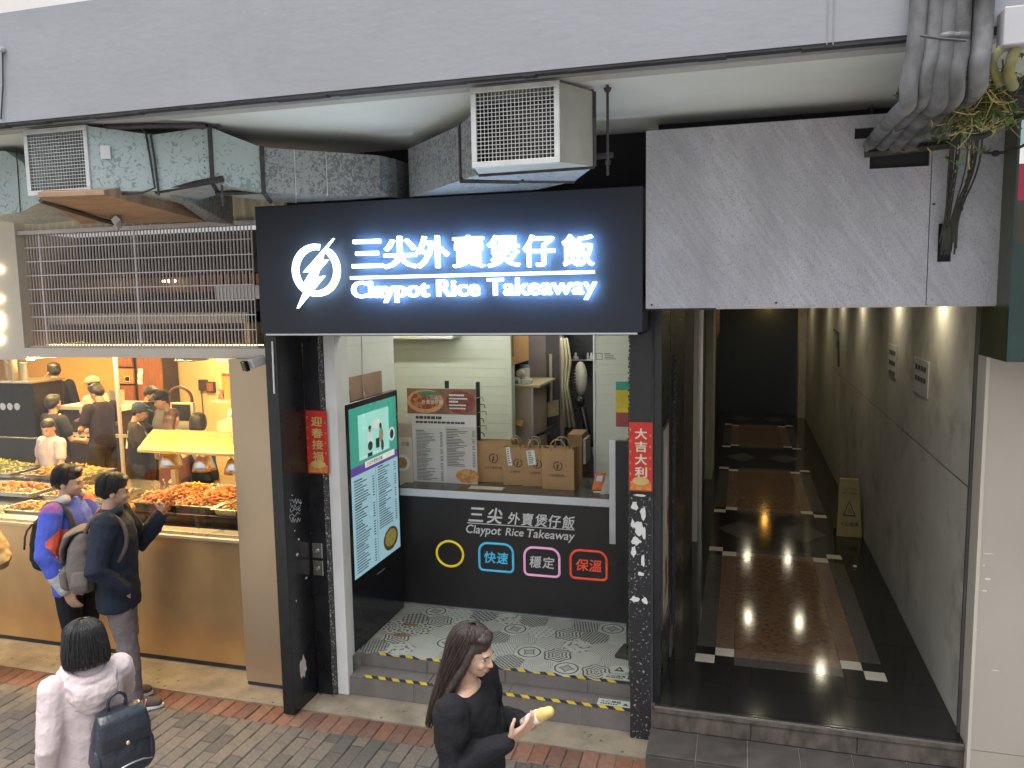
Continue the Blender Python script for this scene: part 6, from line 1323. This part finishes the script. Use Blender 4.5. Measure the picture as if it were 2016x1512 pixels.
def hand(b, wrist, d, n, side=1, curl=.35, spread=.06, size=1.0):
    """palm, four unequal bent fingers and a thumb off the side of the palm"""
    w = Vector(wrist); d = Vector(d).normalized(); n = Vector(n); n = (n-d*n.dot(d)).normalized(); s = d.cross(n)*side; k = size
    for off in (-.030,-.010,.010,.030): b.ball_tube([(*(w+d*.012*k+s*off*.6*k),.0145*k),(*(w+d*.050*k+s*off*.9*k),.0135*k),(*(w+d*.082*k+s*off*k),.0115*k)],8)
    for i,(off,L) in enumerate(((-.031,.78),(-.0105,.95),(.0105,1.0),(.031,.90))):
        p = w+d*.086*k+s*off*k; dd = (d+s*off*spread*30).normalized(); pts = [(*p,.0098*k)]
        for j,l in enumerate((.038,.026,.020)):
            c = curl*(1+.15*j)*(1.1-.1*i); dd = (dd*math.cos(c)+n*math.sin(c)).normalized(); p = p+dd*l*L*k; pts.append((*p,(.0088,.0080,.0070)[j]*k))
        b.ball_tube(pts,7)
    p = w+d*.028*k+s*.034*k; q = p+(d*.55+s*.65+n*.35).normalized()*.040*k; r = q+(d*.8+s*.25+n*.5).normalized()*.030*k
    b.ball_tube([(*(w+d*.015*k+s*.018*k),.015*k),(*p,.0135*k),(*q,.0105*k),(*r,.0088*k)],7)
JD = dict(sR=(.175,-.01,1.385), eR=(.225,-.04,1.11), wR=(.235,.03,.87), sL=(-.175,-.01,1.385), eL=(-.225,-.04,1.11), wL=(-.235,.03,.87),
          hR=(.088,0,.90), kR=(.10,.02,.49), aR=(.10,-.03,.09), hL=(-.088,0,.90), kL=(-.10,.02,.49), aL=(-.10,-.03,.09))
def V4(p, r): return (*p, r)
def person(label, loc, rz, height, top, trousers, hair, skin=None, hs='short', head=(0,0,0), J=None, hands=None, vox=.008, top_kind='jacket', hem=.80, bulk=1.0, sleeve='long', legs=True, faceb=True, fold=.018, shoes=None, extra=None, group=None, hshift=(0,0,0), neckdrop=0, sl_r=1.0, strands=0):
    skin = skin or M_SKIN
    j = dict(JD); j.update(J or {})
    t = thing('person', label, 'person', loc, rz, group, height/1.70)
    HM = head_matrix(*head, shift=hshift)
    b = MB(); xh = xf(head_volumes(), HM); b.add(xh.v, xh.f)
    nb_ = HM @ Vector((0,-.012,1.53)); b.ball_tube([(0,-.02,1.36,.058),(0,-.018,1.44,.054),(*nb_,.050)],12)
    b.loft([(0,0,.86,.13,.085),(0,0,.95,.135,.09),(0,0,1.1,.12,.08),(0,0,1.25,.145,.09),(0,-.005,1.36,.15,.075),(0,-.01,1.42,.07,.055)],14)
    for s in 'RL':
        b.ball_tube([V4(j['s'+s],.045),V4(j['e'+s],.036),V4(j['w'+s],.024)],8)
        w = Vector(j['w'+s]); dd = (w-Vector(j['e'+s])).normalized(); hp = (hands or {}).get(s, {})
        hand(b, w, hp.get('d', dd), hp.get('n', (-1 if s=='R' else 1,0,0)), 1 if s=='R' else -1, hp.get('curl',.35), hp.get('spread',.05), hp.get('size',1.0))
        if legs: b.ball_tube([V4(j['h'+s],.08),V4(j['k'+s],.052),V4(j['a'+s],.038)],8); a = j['a'+s]; b.ball_tube([(a[0],a[1],.05,.038),(a[0]*1.05,a[1]+.14,.04,.032)],8)
    body = blob(b, 'body', skin, t, vox, 3)
    if faceb: face_bits(body, HM)
    # top
    q = bulk; b = MB(); nz_ = 1.455-neckdrop
    b.loft([(0,.0,hem,.172*q,.125*q),(0,0,hem+.07,.175*q,.128*q),(0,0,.98,.165*q,.120*q),(0,.005,1.12,.165*q,.122*q),(0,.005,1.25,.178*q,.125*q),(0,-.005,1.34,.185*q,.112*q),(0,-.01,1.395,.15*q,.095),(0,-.012,1.43-neckdrop*.6,.105,.085),(0,-.012,nz_,.075+neckdrop*.5,.072+neckdrop*.4)],20)
    for s in 'RL':
        S,E,W = j['s'+s],j['e'+s],j['w'+s]
        if sleeve == 'long': b.ball_tube([V4(S,.072*q*sl_r),V4(Vector(S).lerp(Vector(E),.5),.066*q*sl_r),V4(E,.060*q*sl_r),V4(Vector(E).lerp(Vector(W),.5),.053*q*sl_r),V4(Vector(E).lerp(Vector(W),.93),.042*q*sl_r)],12)
        else: b.ball_tube([V4(S,.072*q),V4(Vector(S).lerp(Vector(E),.35),.068*q),V4(Vector(S).lerp(Vector(E),.62),.068*q)],12)
    if extra: extra(b)
    tp_ = blob(b, top_kind, top, t, max(vox,.009), 4, fold, .09)
    if legs:
        b = MB(); b.loft([(0,0,.80,.150,.105),(0,0,.90,.158,.112),(0,0,1.0,.145,.10)],16)
        for s in 'RL': b.ball_tube([V4(j['h'+s],.098),V4(Vector(j['h'+s]).lerp(Vector(j['k'+s]),.5),.088),V4(j['k'+s],.073),V4(Vector(j['k'+s]).lerp(Vector(j['a'+s]),.55),.068),V4(Vector(j['a'+s])+Vector((0,0,.0)),.060)],12)
        blob(b, 'trousers', trousers, t, max(vox,.009), 4, fold*.9, .08)
        for s in 'RL':
            a = j['a'+s]; b = MB(); b.ball_tube([(a[0],a[1]-.035,.048,.040),(a[0],a[1]+.05,.050,.043),(a[0]*1.05,a[1]+.15,.040,.036)],12); b.ell((a[0],a[1]-.01,.075),(.04,.05,.04))
            sh_ = blob(b, 'shoe', shoes or M_DRIP, t, .008, 3); MB().loft([(a[0]*1.02,a[1]+.055,.004,.044,.135),(a[0]*1.02,a[1]+.055,.022,.045,.137)],20).obj('sole', M_WHITE, sh_, local=True)
    # hair
    b = MB(); prof = None
    if hs == 'short':
        b.ell((0,-.014,1.630),(.081,.097,.074)); b.ell((0,-.045,1.585),(.076,.062,.075)); b.ell((0,.045,1.668),(.058,.045,.028))
        for s in (-1,1): b.ell((s*.070,-.015,1.600),(.014,.045,.045))
    elif hs == 'bob':
        for k in range(1): b.loft([(0,-.02,1.702,.03,.035),(0,-.02,1.695,.060,.066),(0,-.02,1.665,.088,.094),(0,-.024,1.615,.101,.102),(0,-.028,1.565,.108,.104),(0,-.032,1.53,.112,.100),(0,-.036,1.495,.112,.095),(0,-.038,1.477,.102,.085)],24)
    elif hs == 'long':
        b.ell((0,-.016,1.628),(.083,.099,.078)); b.ell((0,-.045,1.58),(.082,.068,.085)); b.ell((0,.04,1.67),(.06,.045,.03))
        b.loft([(0,-.05,1.60,.080,.055),(0,-.065,1.48,.085,.050),(0,-.085,1.36,.098,.040),(0,-.105,1.27,.096,.034),(0,-.114,1.20,.080,.026),(0,-.118,1.17,.05,.016)],18)
        for s in (-1,1): b.ball_tube([(s*.072,.02,1.61,.018),(s*.082,.0,1.52,.022),(s*.092,-.03,1.42,.026),(s*.098,-.06,1.32,.022)],8)
    elif hs == 'tail':
        b.ell((0,-.016,1.626),(.080,.097,.076)); b.ell((0,-.045,1.58),(.075,.064,.075)); b.ball_tube([(0,-.10,1.60,.03),(0,-.135,1.52,.03),(0,-.14,1.42,.024),(0,-.135,1.36,.012)],10)
    elif hs == 'bun':
        b.ell((0,-.016,1.626),(.080,.097,.076)); b.ell((0,-.05,1.57),(.078,.066,.09)); b.ell((0,-.09,1.66),(.035,.035,.035)); b.loft([(0,-.06,1.55,.075,.05),(0,-.09,1.42,.075,.035),(0,-.10,1.33,.05,.02)],14)
    ho = blob(xf(b,HM), 'hair', hair, t, max(vox,.008), 3, .012 if hs!='short' else .008, .035)
    if strands: hair_strands(ho, hair, hs, HM, strands)
    return t, HM
def hair_strands(parent, m, hs, HM, n):
    """loose strands lying over the hair"""
    rnd = random.Random(n); b = MB()
    if hs == 'bob': prof = [(1.712,.012,.012,-.02),(1.703,.055,.06,-.02),(1.672,.09,.096,-.02),(1.615,.104,.105,-.024),(1.565,.111,.107,-.028),(1.53,.115,.103,-.032),(1.495,.115,.098,-.036),(1.468,.107,.090,-.038)]
    elif hs == 'long': prof = [(1.712,.012,.012,-.02),(1.700,.055,.062,-.018),(1.66,.08,.092,-.02),(1.60,.089,.100,-.03),(1.52,.092,.075,-.055),(1.42,.098,.062,-.075),(1.34,.104,.052,-.092),(1.27,.102,.044,-.105),(1.18,.09,.036,-.116)]
    else: prof = [(1.710,.012,.012,-.02),(1.700,.052,.062,-.015),(1.665,.080,.092,-.016),(1.62,.087,.101,-.016),(1.575,.083,.085,-.03),(1.54,.074,.06,-.045)]
    for k in range(n):
        a = R(rnd.uniform(0,360)); front = math.sin(a) > .35
        last = (3 if hs!='bob' else 4) if front else len(prof)
        if hs == 'short' and not front and math.sin(a) > -.3: last = 5
        last = max(3, last - (rnd.random() < .3)); j1 = rnd.gauss(0,.10); pts = []; o_ = rnd.uniform(.0,.006)
        for i,(z,rx,ry,cy_) in enumerate(prof[:last]):
            aa = a+j1*i/4; pts.append((math.cos(aa)*(rx+o_), cy_+math.sin(aa)*(ry+o_), z+rnd.gauss(0,.002)))
        r_ = rnd.uniform(.0011,.0022); P = smooth(pts,1); b.tube(P, [r_]*(len(P)-2)+[r_*.7,r_*.3], 4)
    xf(b,HM).obj('strands', m, parent, smooth=True, local=True, kind='stuff')
def cap(t, HM, m):
    b = MB(); b.ell((0,-.012,1.640),(.088,.104,.075)); o = blob(xf(b,HM), 'cap', m, t, .009, 3)
    xf(MB().loft([(0,.10,1.640,.065,.055,-.15),(0,.10,1.648,.065,.055,-.15)],18),HM).obj('brim', m, o, local=True)
    return o

# ------------------------------------------------------------------ woman in black walking past with a phone-sized snack
M_BLKT = cloth('black_knit', (.010,.010,.013), bs=120)
WPOS = (-.42,-1.93,0); WH = 1.535
def wide_knit(b):
    b.loft([(0,0,.86,.185,.145),(0,0,.98,.195,.155),(0,.01,1.10,.19,.15),(0,.0,1.24,.185,.13),(0,-.01,1.33,.18,.10),(0,-.012,1.385,.12,.085)],20)
wl_, whm = person('woman in a loose black sweater walking right, holding a yellow-topped phone-sized object', WPOS, R(-94), WH, M_BLKT, cloth('black_trousers',(.015,.015,.018)), M_HAIRD, M_SKIN, 'long', head=(R(-4),R(-12),0),
    J=dict(eR=(.23,.02,1.13), wR=(.13,.245,1.255), eL=(-.23,.02,1.13), wL=(-.085,.235,1.22), sR=(.185,-.01,1.37), sL=(-.185,-.01,1.37), kR=(.10,.12,.50), aR=(.10,.06,.10), kL=(-.09,-.02,.49), aL=(-.09,-.20,.12)),
    hands={'R':dict(d=(-.35,.75,.55), n=(-.6,-.45,.55), curl=.34, spread=.08), 'L':dict(d=(.35,.85,.25), n=(.15,-.35,.9), curl=.42, spread=.08)}, vox=.0062, top_kind='sweater', bulk=1.0, extra=wide_knit, neckdrop=.055, sl_r=1.18, fold=.022, hem=.84, strands=420)
ws = WH/1.70; Mw = Matrix.Translation(WPOS) @ Matrix.Rotation(R(-94),4,'Z') @ Matrix.Diagonal((ws,ws,ws,1))
sn = thing('wrapped_snack', 'yellow snack in a white wrapper held in the hands of the woman in black', 'snack', Mw @ Vector((.02,.36,1.30)))
pa,pb2 = Mw @ Vector((.03,.27,1.285)), Mw @ Vector((.035,.40,1.365)); d_ = (pb2-pa).normalized()
MB().ball_tube([V4(pa.lerp(pb2,.35),.020),V4(pa.lerp(pb2,.7),.026),V4(pb2,.022)],12).obj('bun', mat('yellow_bun',(.62,.45,.16),.6,var=.2,vs=20), sn, smooth=True)
MB().tube([pa,pa.lerp(pb2,.3),pa.lerp(pb2,.62)], [.016,.024,.0285], 14).obj('wrapper', mat('white_wrapper',(.72,.68,.62),.5,col2=(.6,.2,.2),vs=14,thr=.66), sn, smooth=True)

# ------------------------------------------------------------------ girl in the pale pink hooded jacket, seen from behind
GPOS = (-2.245,-2.1,0); GH = 1.435
M_STRAPN = mat('navy_strap',(.02,.025,.038),.4)
M_PINK = cloth('pale_pink_cloth', (.60,.505,.515), bump=.3, bs=45, var=.04, vs=3)
gl_, ghm = person('girl with bobbed black hair in a pale pink hooded jacket, seen from behind', GPOS, R(66), GH, M_PINK, cloth('girl_trousers',(.05,.05,.06)), M_HAIRK, M_SKIN, 'bob', head=(R(-10),R(-4),0),
    J=dict(eL=(-.235,-.05,1.09), wL=(-.225,.05,.86), eR=(.27,.16,1.16), wR=(.14,.27,1.37)), hands={'R':dict(d=(-.3,.2,.9), n=(-.5,.2,0), curl=.5)}, vox=.0075, bulk=1.04, fold=.014, hem=.72, sl_r=1.0, strands=520)
b = MB()
for k,(z,r,rr) in enumerate(((1.425,.030,.105),(1.395,.036,.120),(1.355,.034,.130),(1.32,.028,.120))):
    b.ball_tube([(rr*math.sin(R(a))*1.0, -rr*math.cos(R(a))*.86-.012, z-.055*max(0,math.cos(R(a)))*(.5+.35*k)+.02*(1-math.cos(R(a))), r) for a in range(-115,116,23)],10)
b.loft([(0,-.10,1.22,.05,.02),(0,-.115,1.27,.10,.03),(0,-.115,1.33,.12,.04),(0,-.10,1.38,.11,.04)],16)
blob(b,'hood',M_PINK,gl_,.0075,3,.014,.05)
gs = GH/1.70; Mg = Matrix.Translation(GPOS) @ Matrix.Rotation(R(66),4,'Z') @ Matrix.Diagonal((gs,gs,gs,1))
# ------------------------------------------------------------------ backpacks
def backpack(label, loc, rz, s, offset, m, mdark, kind):
    t = thing('backpack', label, 'backpack', loc, rz, 'backpacks', s)
    ox,oy,oz = offset
    if kind == 'leather':
        b = sq_loft([(0,-.02,.0,.12,.05),(0,-.03,.03,.155,.075),(0,-.03,.14,.16,.085),(0,-.025,.27,.14,.07),(0,-.01,.355,.115,.05),(0,0,.375,.10,.03)],3.2)
    elif kind == 'canvas':
        b = sq_loft([(0,-.02,.0,.13,.06),(0,-.035,.03,.155,.09),(0,-.035,.18,.16,.10),(0,-.03,.32,.15,.085),(0,-.01,.40,.125,.06),(0,0,.425,.10,.035)],3.0)
    else:
        b = sq_loft([(0,-.02,.0,.11,.05),(0,-.03,.03,.14,.07),(0,-.03,.2,.145,.08),(0,-.02,.36,.12,.06),(0,0,.41,.08,.03)],3.0)
    b.v = [(x+ox,y+oy,z+oz) for x,y,z in b.v]; body = blob(b,'bag',m,t,.010,4,.016,.09)
    def loc_obj(mb, name, mm, par=t, bevel=0, smooth=True): mb.v = [(x+ox,y+oy,z+oz) for x,y,z in mb.v]; return mb.obj(name, mm, par, smooth=smooth, local=True, bevel=bevel)
    if kind == 'leather':
        f = sq_loft([(0,-.065,.200,.105,.010),(0,-.108,.208,.135,.012),(0,-.108,.28,.138,.014),(0,-.085,.36,.13,.018),(0,-.02,.392,.12,.05),(0,.02,.388,.115,.03)],3.0); f.v = [(x+ox,y+oy,z+oz) for x,y,z in f.v]; fo = blob(f,'flap',mdark,t,.008,4)
        loc_obj(MB().lathe([(.014,-.006),(.010,-.012),(.004,-.014)],(0,-.118,.225),16,'Y'),'snap', mat('brass_snap',(.75,.66,.45),.2,.9,var=.02), fo)
        loc_obj(MB().tube(smooth([(-.045,-.02,.385),(-.05,-.02,.44),(-.02,-.025,.475),(.02,-.025,.475),(.05,-.02,.44),(.045,-.02,.385)],2),.009,8),'handle',mdark)
        loc_obj(MB().tube(smooth([(-.13,-.085,.04),(-.05,-.115,.095),(.06,-.118,.10),(.14,-.085,.06)],2),.005,6),'zip', M_ALU)
        for s_ in (-1,1): loc_obj(MB().ell((s_*.14,-.05,.12),(.03,.05,.10)),'side_pocket',m)
    elif kind == 'canvas':
        f = sq_loft([(0,-.10,.215,.11,.010),(0,-.145,.225,.13,.014),(0,-.14,.32,.135,.018),(0,-.10,.405,.13,.035),(0,-.02,.438,.11,.05)],3.0); f.v = [(x+ox,y+oy,z+oz) for x,y,z in f.v]; fo = blob(f,'flap',mdark,t,.009,4,.008)
        pk = sq_loft([(0,-.12,.02,.10,.03),(0,-.145,.05,.115,.035),(0,-.145,.15,.115,.035),(0,-.12,.19,.10,.02)],3.0); pk.v = [(x+ox,y+oy,z+oz) for x,y,z in pk.v]; blob(pk,'front_pocket',m,t,.009,4,.012)
        for s_ in (-1,1): pk = sq_loft([(s_*.155,-.03,.02,.03,.05),(s_*.165,-.03,.08,.032,.06),(s_*.155,-.03,.17,.02,.045)],3.0); pk.v = [(x+ox,y+oy,z+oz) for x,y,z in pk.v]; blob(pk,'side_pocket',m,t,.009,4,.01)
        loc_obj(MB().box(-.018,.018,-.168,-.158,.265,.295),'patch', M_ALU, fo, .003, False); loc_obj(MB().tube([(-.03,-.185,.13),(.03,-.185,.15)],.005,6),'buckle', M_ALU)
    else:
        pk = sq_loft([(0,-.085,.03,.09,.02),(0,-.105,.08,.10,.028),(0,-.095,.2,.095,.02)],3.0); pk.v = [(x+ox,y+oy,z+oz) for x,y,z in pk.v]; blob(pk,'front_pocket',mdark,t,.009,4)
        loc_obj(MB().tube([(-.05,-.13,.20),(-.055,-.135,.10)],.006,6),'zip_pull', M_ALU); loc_obj(MB().tube(smooth([(.12,-.05,.36),(.15,-.09,.30),(.16,-.10,.18)],1),.008,6),'webbing', M_DRIP)
    return t
M_NAVYL = mat('navy_leather',(.022,.028,.042),.38,var=.15,vs=6,bump=.3,bs=60,coat=.15); M_NAVYD = mat('navy_leather_flap',(.018,.023,.034),.36,var=.12,vs=6,bump=.3,bs=60,coat=.15)
backpack('navy leather backpack with a gold snap on the girl in pink', GPOS, R(66), gs, (.075,-.165,.845), M_NAVYL, M_NAVYD, 'leather')
# ------------------------------------------------------------------ man in navy jacket eating at the food window
M_NAVYJ = cloth('navy_fleece', (.020,.027,.045), bs=110); M_GTR = cloth('grey_trousers',(.17,.145,.15), bs=60); M_SHOE = cloth('brown_suede',(.10,.075,.065), bs=90)
NPOS = (-3.585,-.46,0)
def coat_collar(b):
    b.ball_tube([(.11*math.sin(R(a)), -.012-.085*math.cos(R(a)), 1.42-.03*math.cos(R(a)), .036) for a in range(-140,141,28)],10)
nm_, nhm = person('man in a navy jacket and grey trousers eating beside the food shop window', NPOS, R(-60), 1.70, M_NAVYJ, M_GTR, M_HAIRK, M_SKIN, 'short', head=(R(12),R(-10),0),
    J=dict(eR=(.265,-.07,1.09), wR=(.165,.09,.90), eL=(-.24,.14,1.12), wL=(-.10,.30,1.36), aR=(.11,.08,.09), kR=(.10,.06,.49)), hands={'R':dict(d=(-.7,.15,-.6), n=(0,-1,0), curl=.6, size=.85),'L':dict(d=(.45,.35,.8), n=(.5,-.3,0), curl=.55)}, vox=.0075, bulk=1.14, extra=coat_collar, fold=.018, hem=.74, shoes=M_SHOE, sl_r=1.1, strands=300)
# red and white N emblem on the near shoe
Mn = Matrix.Translation(NPOS) @ Matrix.Rotation(R(-60),4,'Z')
shoe = [c for c in nm_.children if c.name.startswith('shoe')][0]
o = put_text('emblem','N',mat('emblem_white_edge',(.7,.66,.6),.5,var=.05),None,(0,0,0),(0,1,0),(0,0,1),width=.062,height=.052,ext=.004,bold=.04,shear=.3); o.parent = shoe; o.location = (.153,.105,.032); o.rotation_euler = (0,R(-14),0)
o = put_text('emblem','N',mat('emblem_red',(.55,.03,.03),.5,var=.05),None,(0,0,0),(0,1,0),(0,0,1),width=.05,height=.042,ext=.004,bold=.03,shear=.3); o.parent = shoe; o.location = (.156,.111,.037); o.rotation_euler = (0,R(-14),0)
fz = thing('handheld_food', 'orange fried snack held up by the man in navy', 'food', Mn @ Vector((-.05,.36,1.42)))
rnd = random.Random(9); c0 = Mn @ Vector((-.06,.35,1.45)); b = MB()
for k in range(26): b.ell(c0+Vector((rnd.gauss(0,.026),rnd.gauss(0,.026),rnd.gauss(0,.028))),(.022,.011,.010),(rnd.uniform(0,3),rnd.uniform(0,3),rnd.uniform(0,3)),7,5)
b.obj('fried_pieces', FOODM['fried'][1], fz, smooth=True, kind='stuff')
M_CANV = cloth('grey_brown_canvas',(.155,.135,.125), bs=50); M_CANVD = cloth('grey_brown_flap',(.125,.105,.10), bs=50)
bpk = backpack('grey canvas backpack with a flap on the man in navy', NPOS, R(-60), 1.0, (.02,-.165,.90), M_CANV, M_CANVD, 'canvas')
MB().tube(smooth([(.11,-.16,1.30),(.13,-.10,1.43),(.145,.02,1.455),(.15,.11,1.36),(.17,.12,1.2),(.16,-.02,1.02),(.12,-.15,.98)],2),.015,8).obj('strap', M_CANVD, bpk, local=True, smooth=True)
# ------------------------------------------------------------------ man in colour-block fleece beside him
def patchwork(name):
    m = bpy.data.materials.new(name); m.use_nodes = True; N = m.node_tree.nodes; L = m.node_tree.links; b = N['Principled BSDF']; b.inputs['Roughness'].default_value = .9
    tc = N.new('ShaderNodeTexCoord'); mp = N.new('ShaderNodeMapping'); mp.inputs['Location'].default_value = (.31,.12,.43); L.new(tc.outputs['Object'], mp.inputs[0])
    v = N.new('ShaderNodeTexVoronoi'); v.inputs['Scale'].default_value = 5.2; L.new(mp.outputs[0], v.inputs['Vector']); sp_ = N.new('ShaderNodeSeparateColor'); L.new(v.outputs['Color'], sp_.inputs[0])
    cr = N.new('ShaderNodeValToRGB'); cr.color_ramp.interpolation = 'CONSTANT'; e = cr.color_ramp.elements; e[0].position = 0; e[0].color = (.07,.11,.55,1); e[1].position = .42; e[1].color = (.75,.14,.10,1)
    for p,c in ((.66,(.09,.10,.50)),(.80,(.50,.48,.50)),(.90,(.24,.10,.34))): k = e.new(p); k.color = (*c,1)
    L.new(sp_.outputs[0], cr.inputs[0]); L.new(cr.outputs[0], b.inputs['Base Color']); n3 = N.new('ShaderNodeTexNoise'); n3.inputs['Scale'].default_value = 90; L.new(tc.outputs['Object'], n3.inputs['Vector']); bp = N.new('ShaderNodeBump'); bp.inputs['Strength'].default_value = .5; bp.inputs['Distance'].default_value = .01; L.new(n3.outputs['Fac'], bp.inputs['Height']); L.new(bp.outputs[0], b.inputs['Normal']); return m
fm_, fhm = person('man in a blue and coral patchwork fleece standing behind the man in navy', (-4.10,-.33,0), R(-78), 1.71, patchwork('patchwork_fleece'), cloth('black_jeans',(.013,.013,.016)), M_HAIRK, M_SKIN, 'short', head=(R(8),R(-8),0),
    J=dict(eR=(.275,-.02,1.10), wR=(.25,.10,.84), eL=(-.25,.12,1.12), wL=(-.12,.28,1.22)), vox=.009, bulk=1.06, fold=.016, hem=.76, sl_r=1.12, strands=250)
b = MB(); b.ball_tube([(.115*math.sin(R(a)), -.02-.095*math.cos(R(a)), 1.435-.05*math.cos(R(a)), .038) for a in range(-130,131,26)],10); blob(b,'hood',cloth('pale_grey_fleece',(.52,.50,.50),bs=80),fm_,.009,4,.012)
bp3 = backpack('black daypack on the man in the patchwork fleece', (-4.10,-.33,0), R(-78), 1.0, (.0,-.155,.94), cloth('black_nylon',(.016,.016,.018),rough=.5), cloth('dark_nylon',(.022,.022,.024),rough=.5), 'day')
MB().tube(smooth([(.11,-.15,1.30),(.13,-.10,1.435),(.14,.02,1.465),(.15,.12,1.36),(.16,.12,1.2)],2),.022,8).obj('strap', M_DRIP, bp3, local=True, smooth=True)
# ------------------------------------------------------------------ tan jacket cut off by the left edge
TEL = at(3,1080,Y=-.5)
person('person in a tan padded jacket, only the elbow showing at the left edge', (TEL.x-.405,TEL.y-.02,0), R(10), 1.68, cloth('tan_padded',(.46,.32,.17),bump=.6,bs=14), cloth('dark_jeans',(.03,.035,.05)), M_HAIRK, M_SKIN, 'short', J=dict(eR=(.40,-.06,1.02), wR=(.24,.12,.98)), vox=.011, bulk=1.15, fold=.035, sl_r=1.25)
# ------------------------------------------------------------------ people inside the food shop
def inside(label, px, py, Y, rz, top, hair, hs='short', head=(0,0,0), J=None, skin=None, sleeve='short', tk='shirt', apron=None, capm=None, bulk=1.0):
    c = at(px,py,Y=Y); h = c.z-ZI; hair = M_HAIRK if hair is M_HAIRD else hair
    t, HM = person(label, (c.x,Y,ZI), rz, h, top, M_INTR, hair, skin or M_SKIN2, hs, head, J, None, .013, tk, .84, bulk, sleeve, True, True, .015, None, None, 'staff and customers inside the food shop')
    if apron is not None:
        b = MB(); b.loft([(0,.005,.55,.19,.14),(0,.005,.9,.178,.134),(0,.006,1.12,.172,.132),(0,.006,1.26,.150,.134)],20); blob(b,'apron',apron,t,.013,3,.01)
        for s_ in (-1,1): MB().tube([(s_*.09,.12,1.26),(s_*.09,.02,1.45),(s_*.08,-.10,1.34),(-s_*.06,-.135,1.12)],.012,6).obj('apron_strap', M_STRAP, t, local=True)
    if capm is not None: cap(t, HM, capm)
    return t
M_INTR = cloth('staff_trousers',(.03,.03,.035)); M_STRAP = cloth('pale_strap',(.5,.48,.44)); M_APR = cloth('brown_apron',(.13,.055,.045)); M_BLK2 = cloth('black_hoodie',(.012,.012,.015)); M_NVT = cloth('navy_tee',(.028,.022,.04)); M_WHT = cloth('cream_tee',(.62,.58,.46)); M_GRT = cloth('charcoal_tee',(.045,.04,.038)); M_BLUC = cloth('blue_cap',(.045,.07,.13)); M_LAV = cloth('pale_lilac_vest',(.55,.50,.58))
work = dict(eR=(.24,.06,1.12), wR=(.12,.28,1.06), eL=(-.24,.06,1.12), wL=(-.12,.28,1.06))
inside('older man in a black hoodie drinking against the orange wall', 105,713,4.1,R(60),M_BLK2,M_HAIRD,'short',(R(10),R(-4),0),dict(eL=(-.25,.14,1.10),wL=(-.08,.25,1.42)),None,'long','hoodie')
inside('person in a cream cap behind the navy shirt', 184,741,3.75,R(100),M_WHT,M_HAIRK,'short',(0,R(-12),0),work,M_SKIN,capm=cloth('cream_cap',(.60,.50,.32)))
inside('worker in a navy short sleeved shirt reaching over the prep counter', 194,753,2.95,R(80),M_NVT,M_HAIRK,'short',(R(12),R(-22),0),work)
inside('worker in a dark top with pale apron straps, seen from behind', 104,776,2.35,R(-15),cloth('dark_blue_tee',(.028,.03,.042)),M_HAIRK,'short',(R(15),0,0),work,M_SKIN,apron=M_BLK2)
inside('girl with long dark hair in a pale vest serving at the trays', 96,822,1.62,R(170),M_LAV,M_HAIRK,'tail',(R(25),R(-20),0),dict(eR=(.25,.02,1.12),wR=(.20,.16,.90),eL=(-.25,.06,1.12),wL=(-.16,.24,1.0)),M_SKIN)
inside('woman in a dark top bending over by the brown cupboard', 290,757,3.5,R(-75),M_BLK2,M_HAIRK,'short',(0,R(-25),0),work,M_SKIN,'long')
inside('worker in a blue cap and charcoal shirt facing the counter', 266,792,2.35,R(-50),M_GRT,M_HAIRK,'short',(0,R(-22),0),work,None,apron=M_BLK2,capm=M_BLUC)
inside('worker in a dark cap between the two aprons', 322,768,2.9,R(150),cloth('grey_work_shirt',(.10,.09,.10)),M_HAIRK,'short',(0,R(-18),0),work,M_SKIN,capm=cloth('black_cap',(.015,.015,.017)))
inside('woman with tied brown hair in a cream top and brown apron behind the heat lamps', 336,803,1.75,R(8),M_WHT,M_HAIRB,'bun',(0,R(-8),0),work,M_SKIN,apron=M_APR)
inside('person with straight black hair in a dark blue coat at the back of the shop', 392,812,2.15,R(-20),cloth('dark_blue_coat',(.03,.04,.055)),M_HAIRK,'bob',(0,0,0),None,M_SKIN,'long','coat',bulk=1.2)
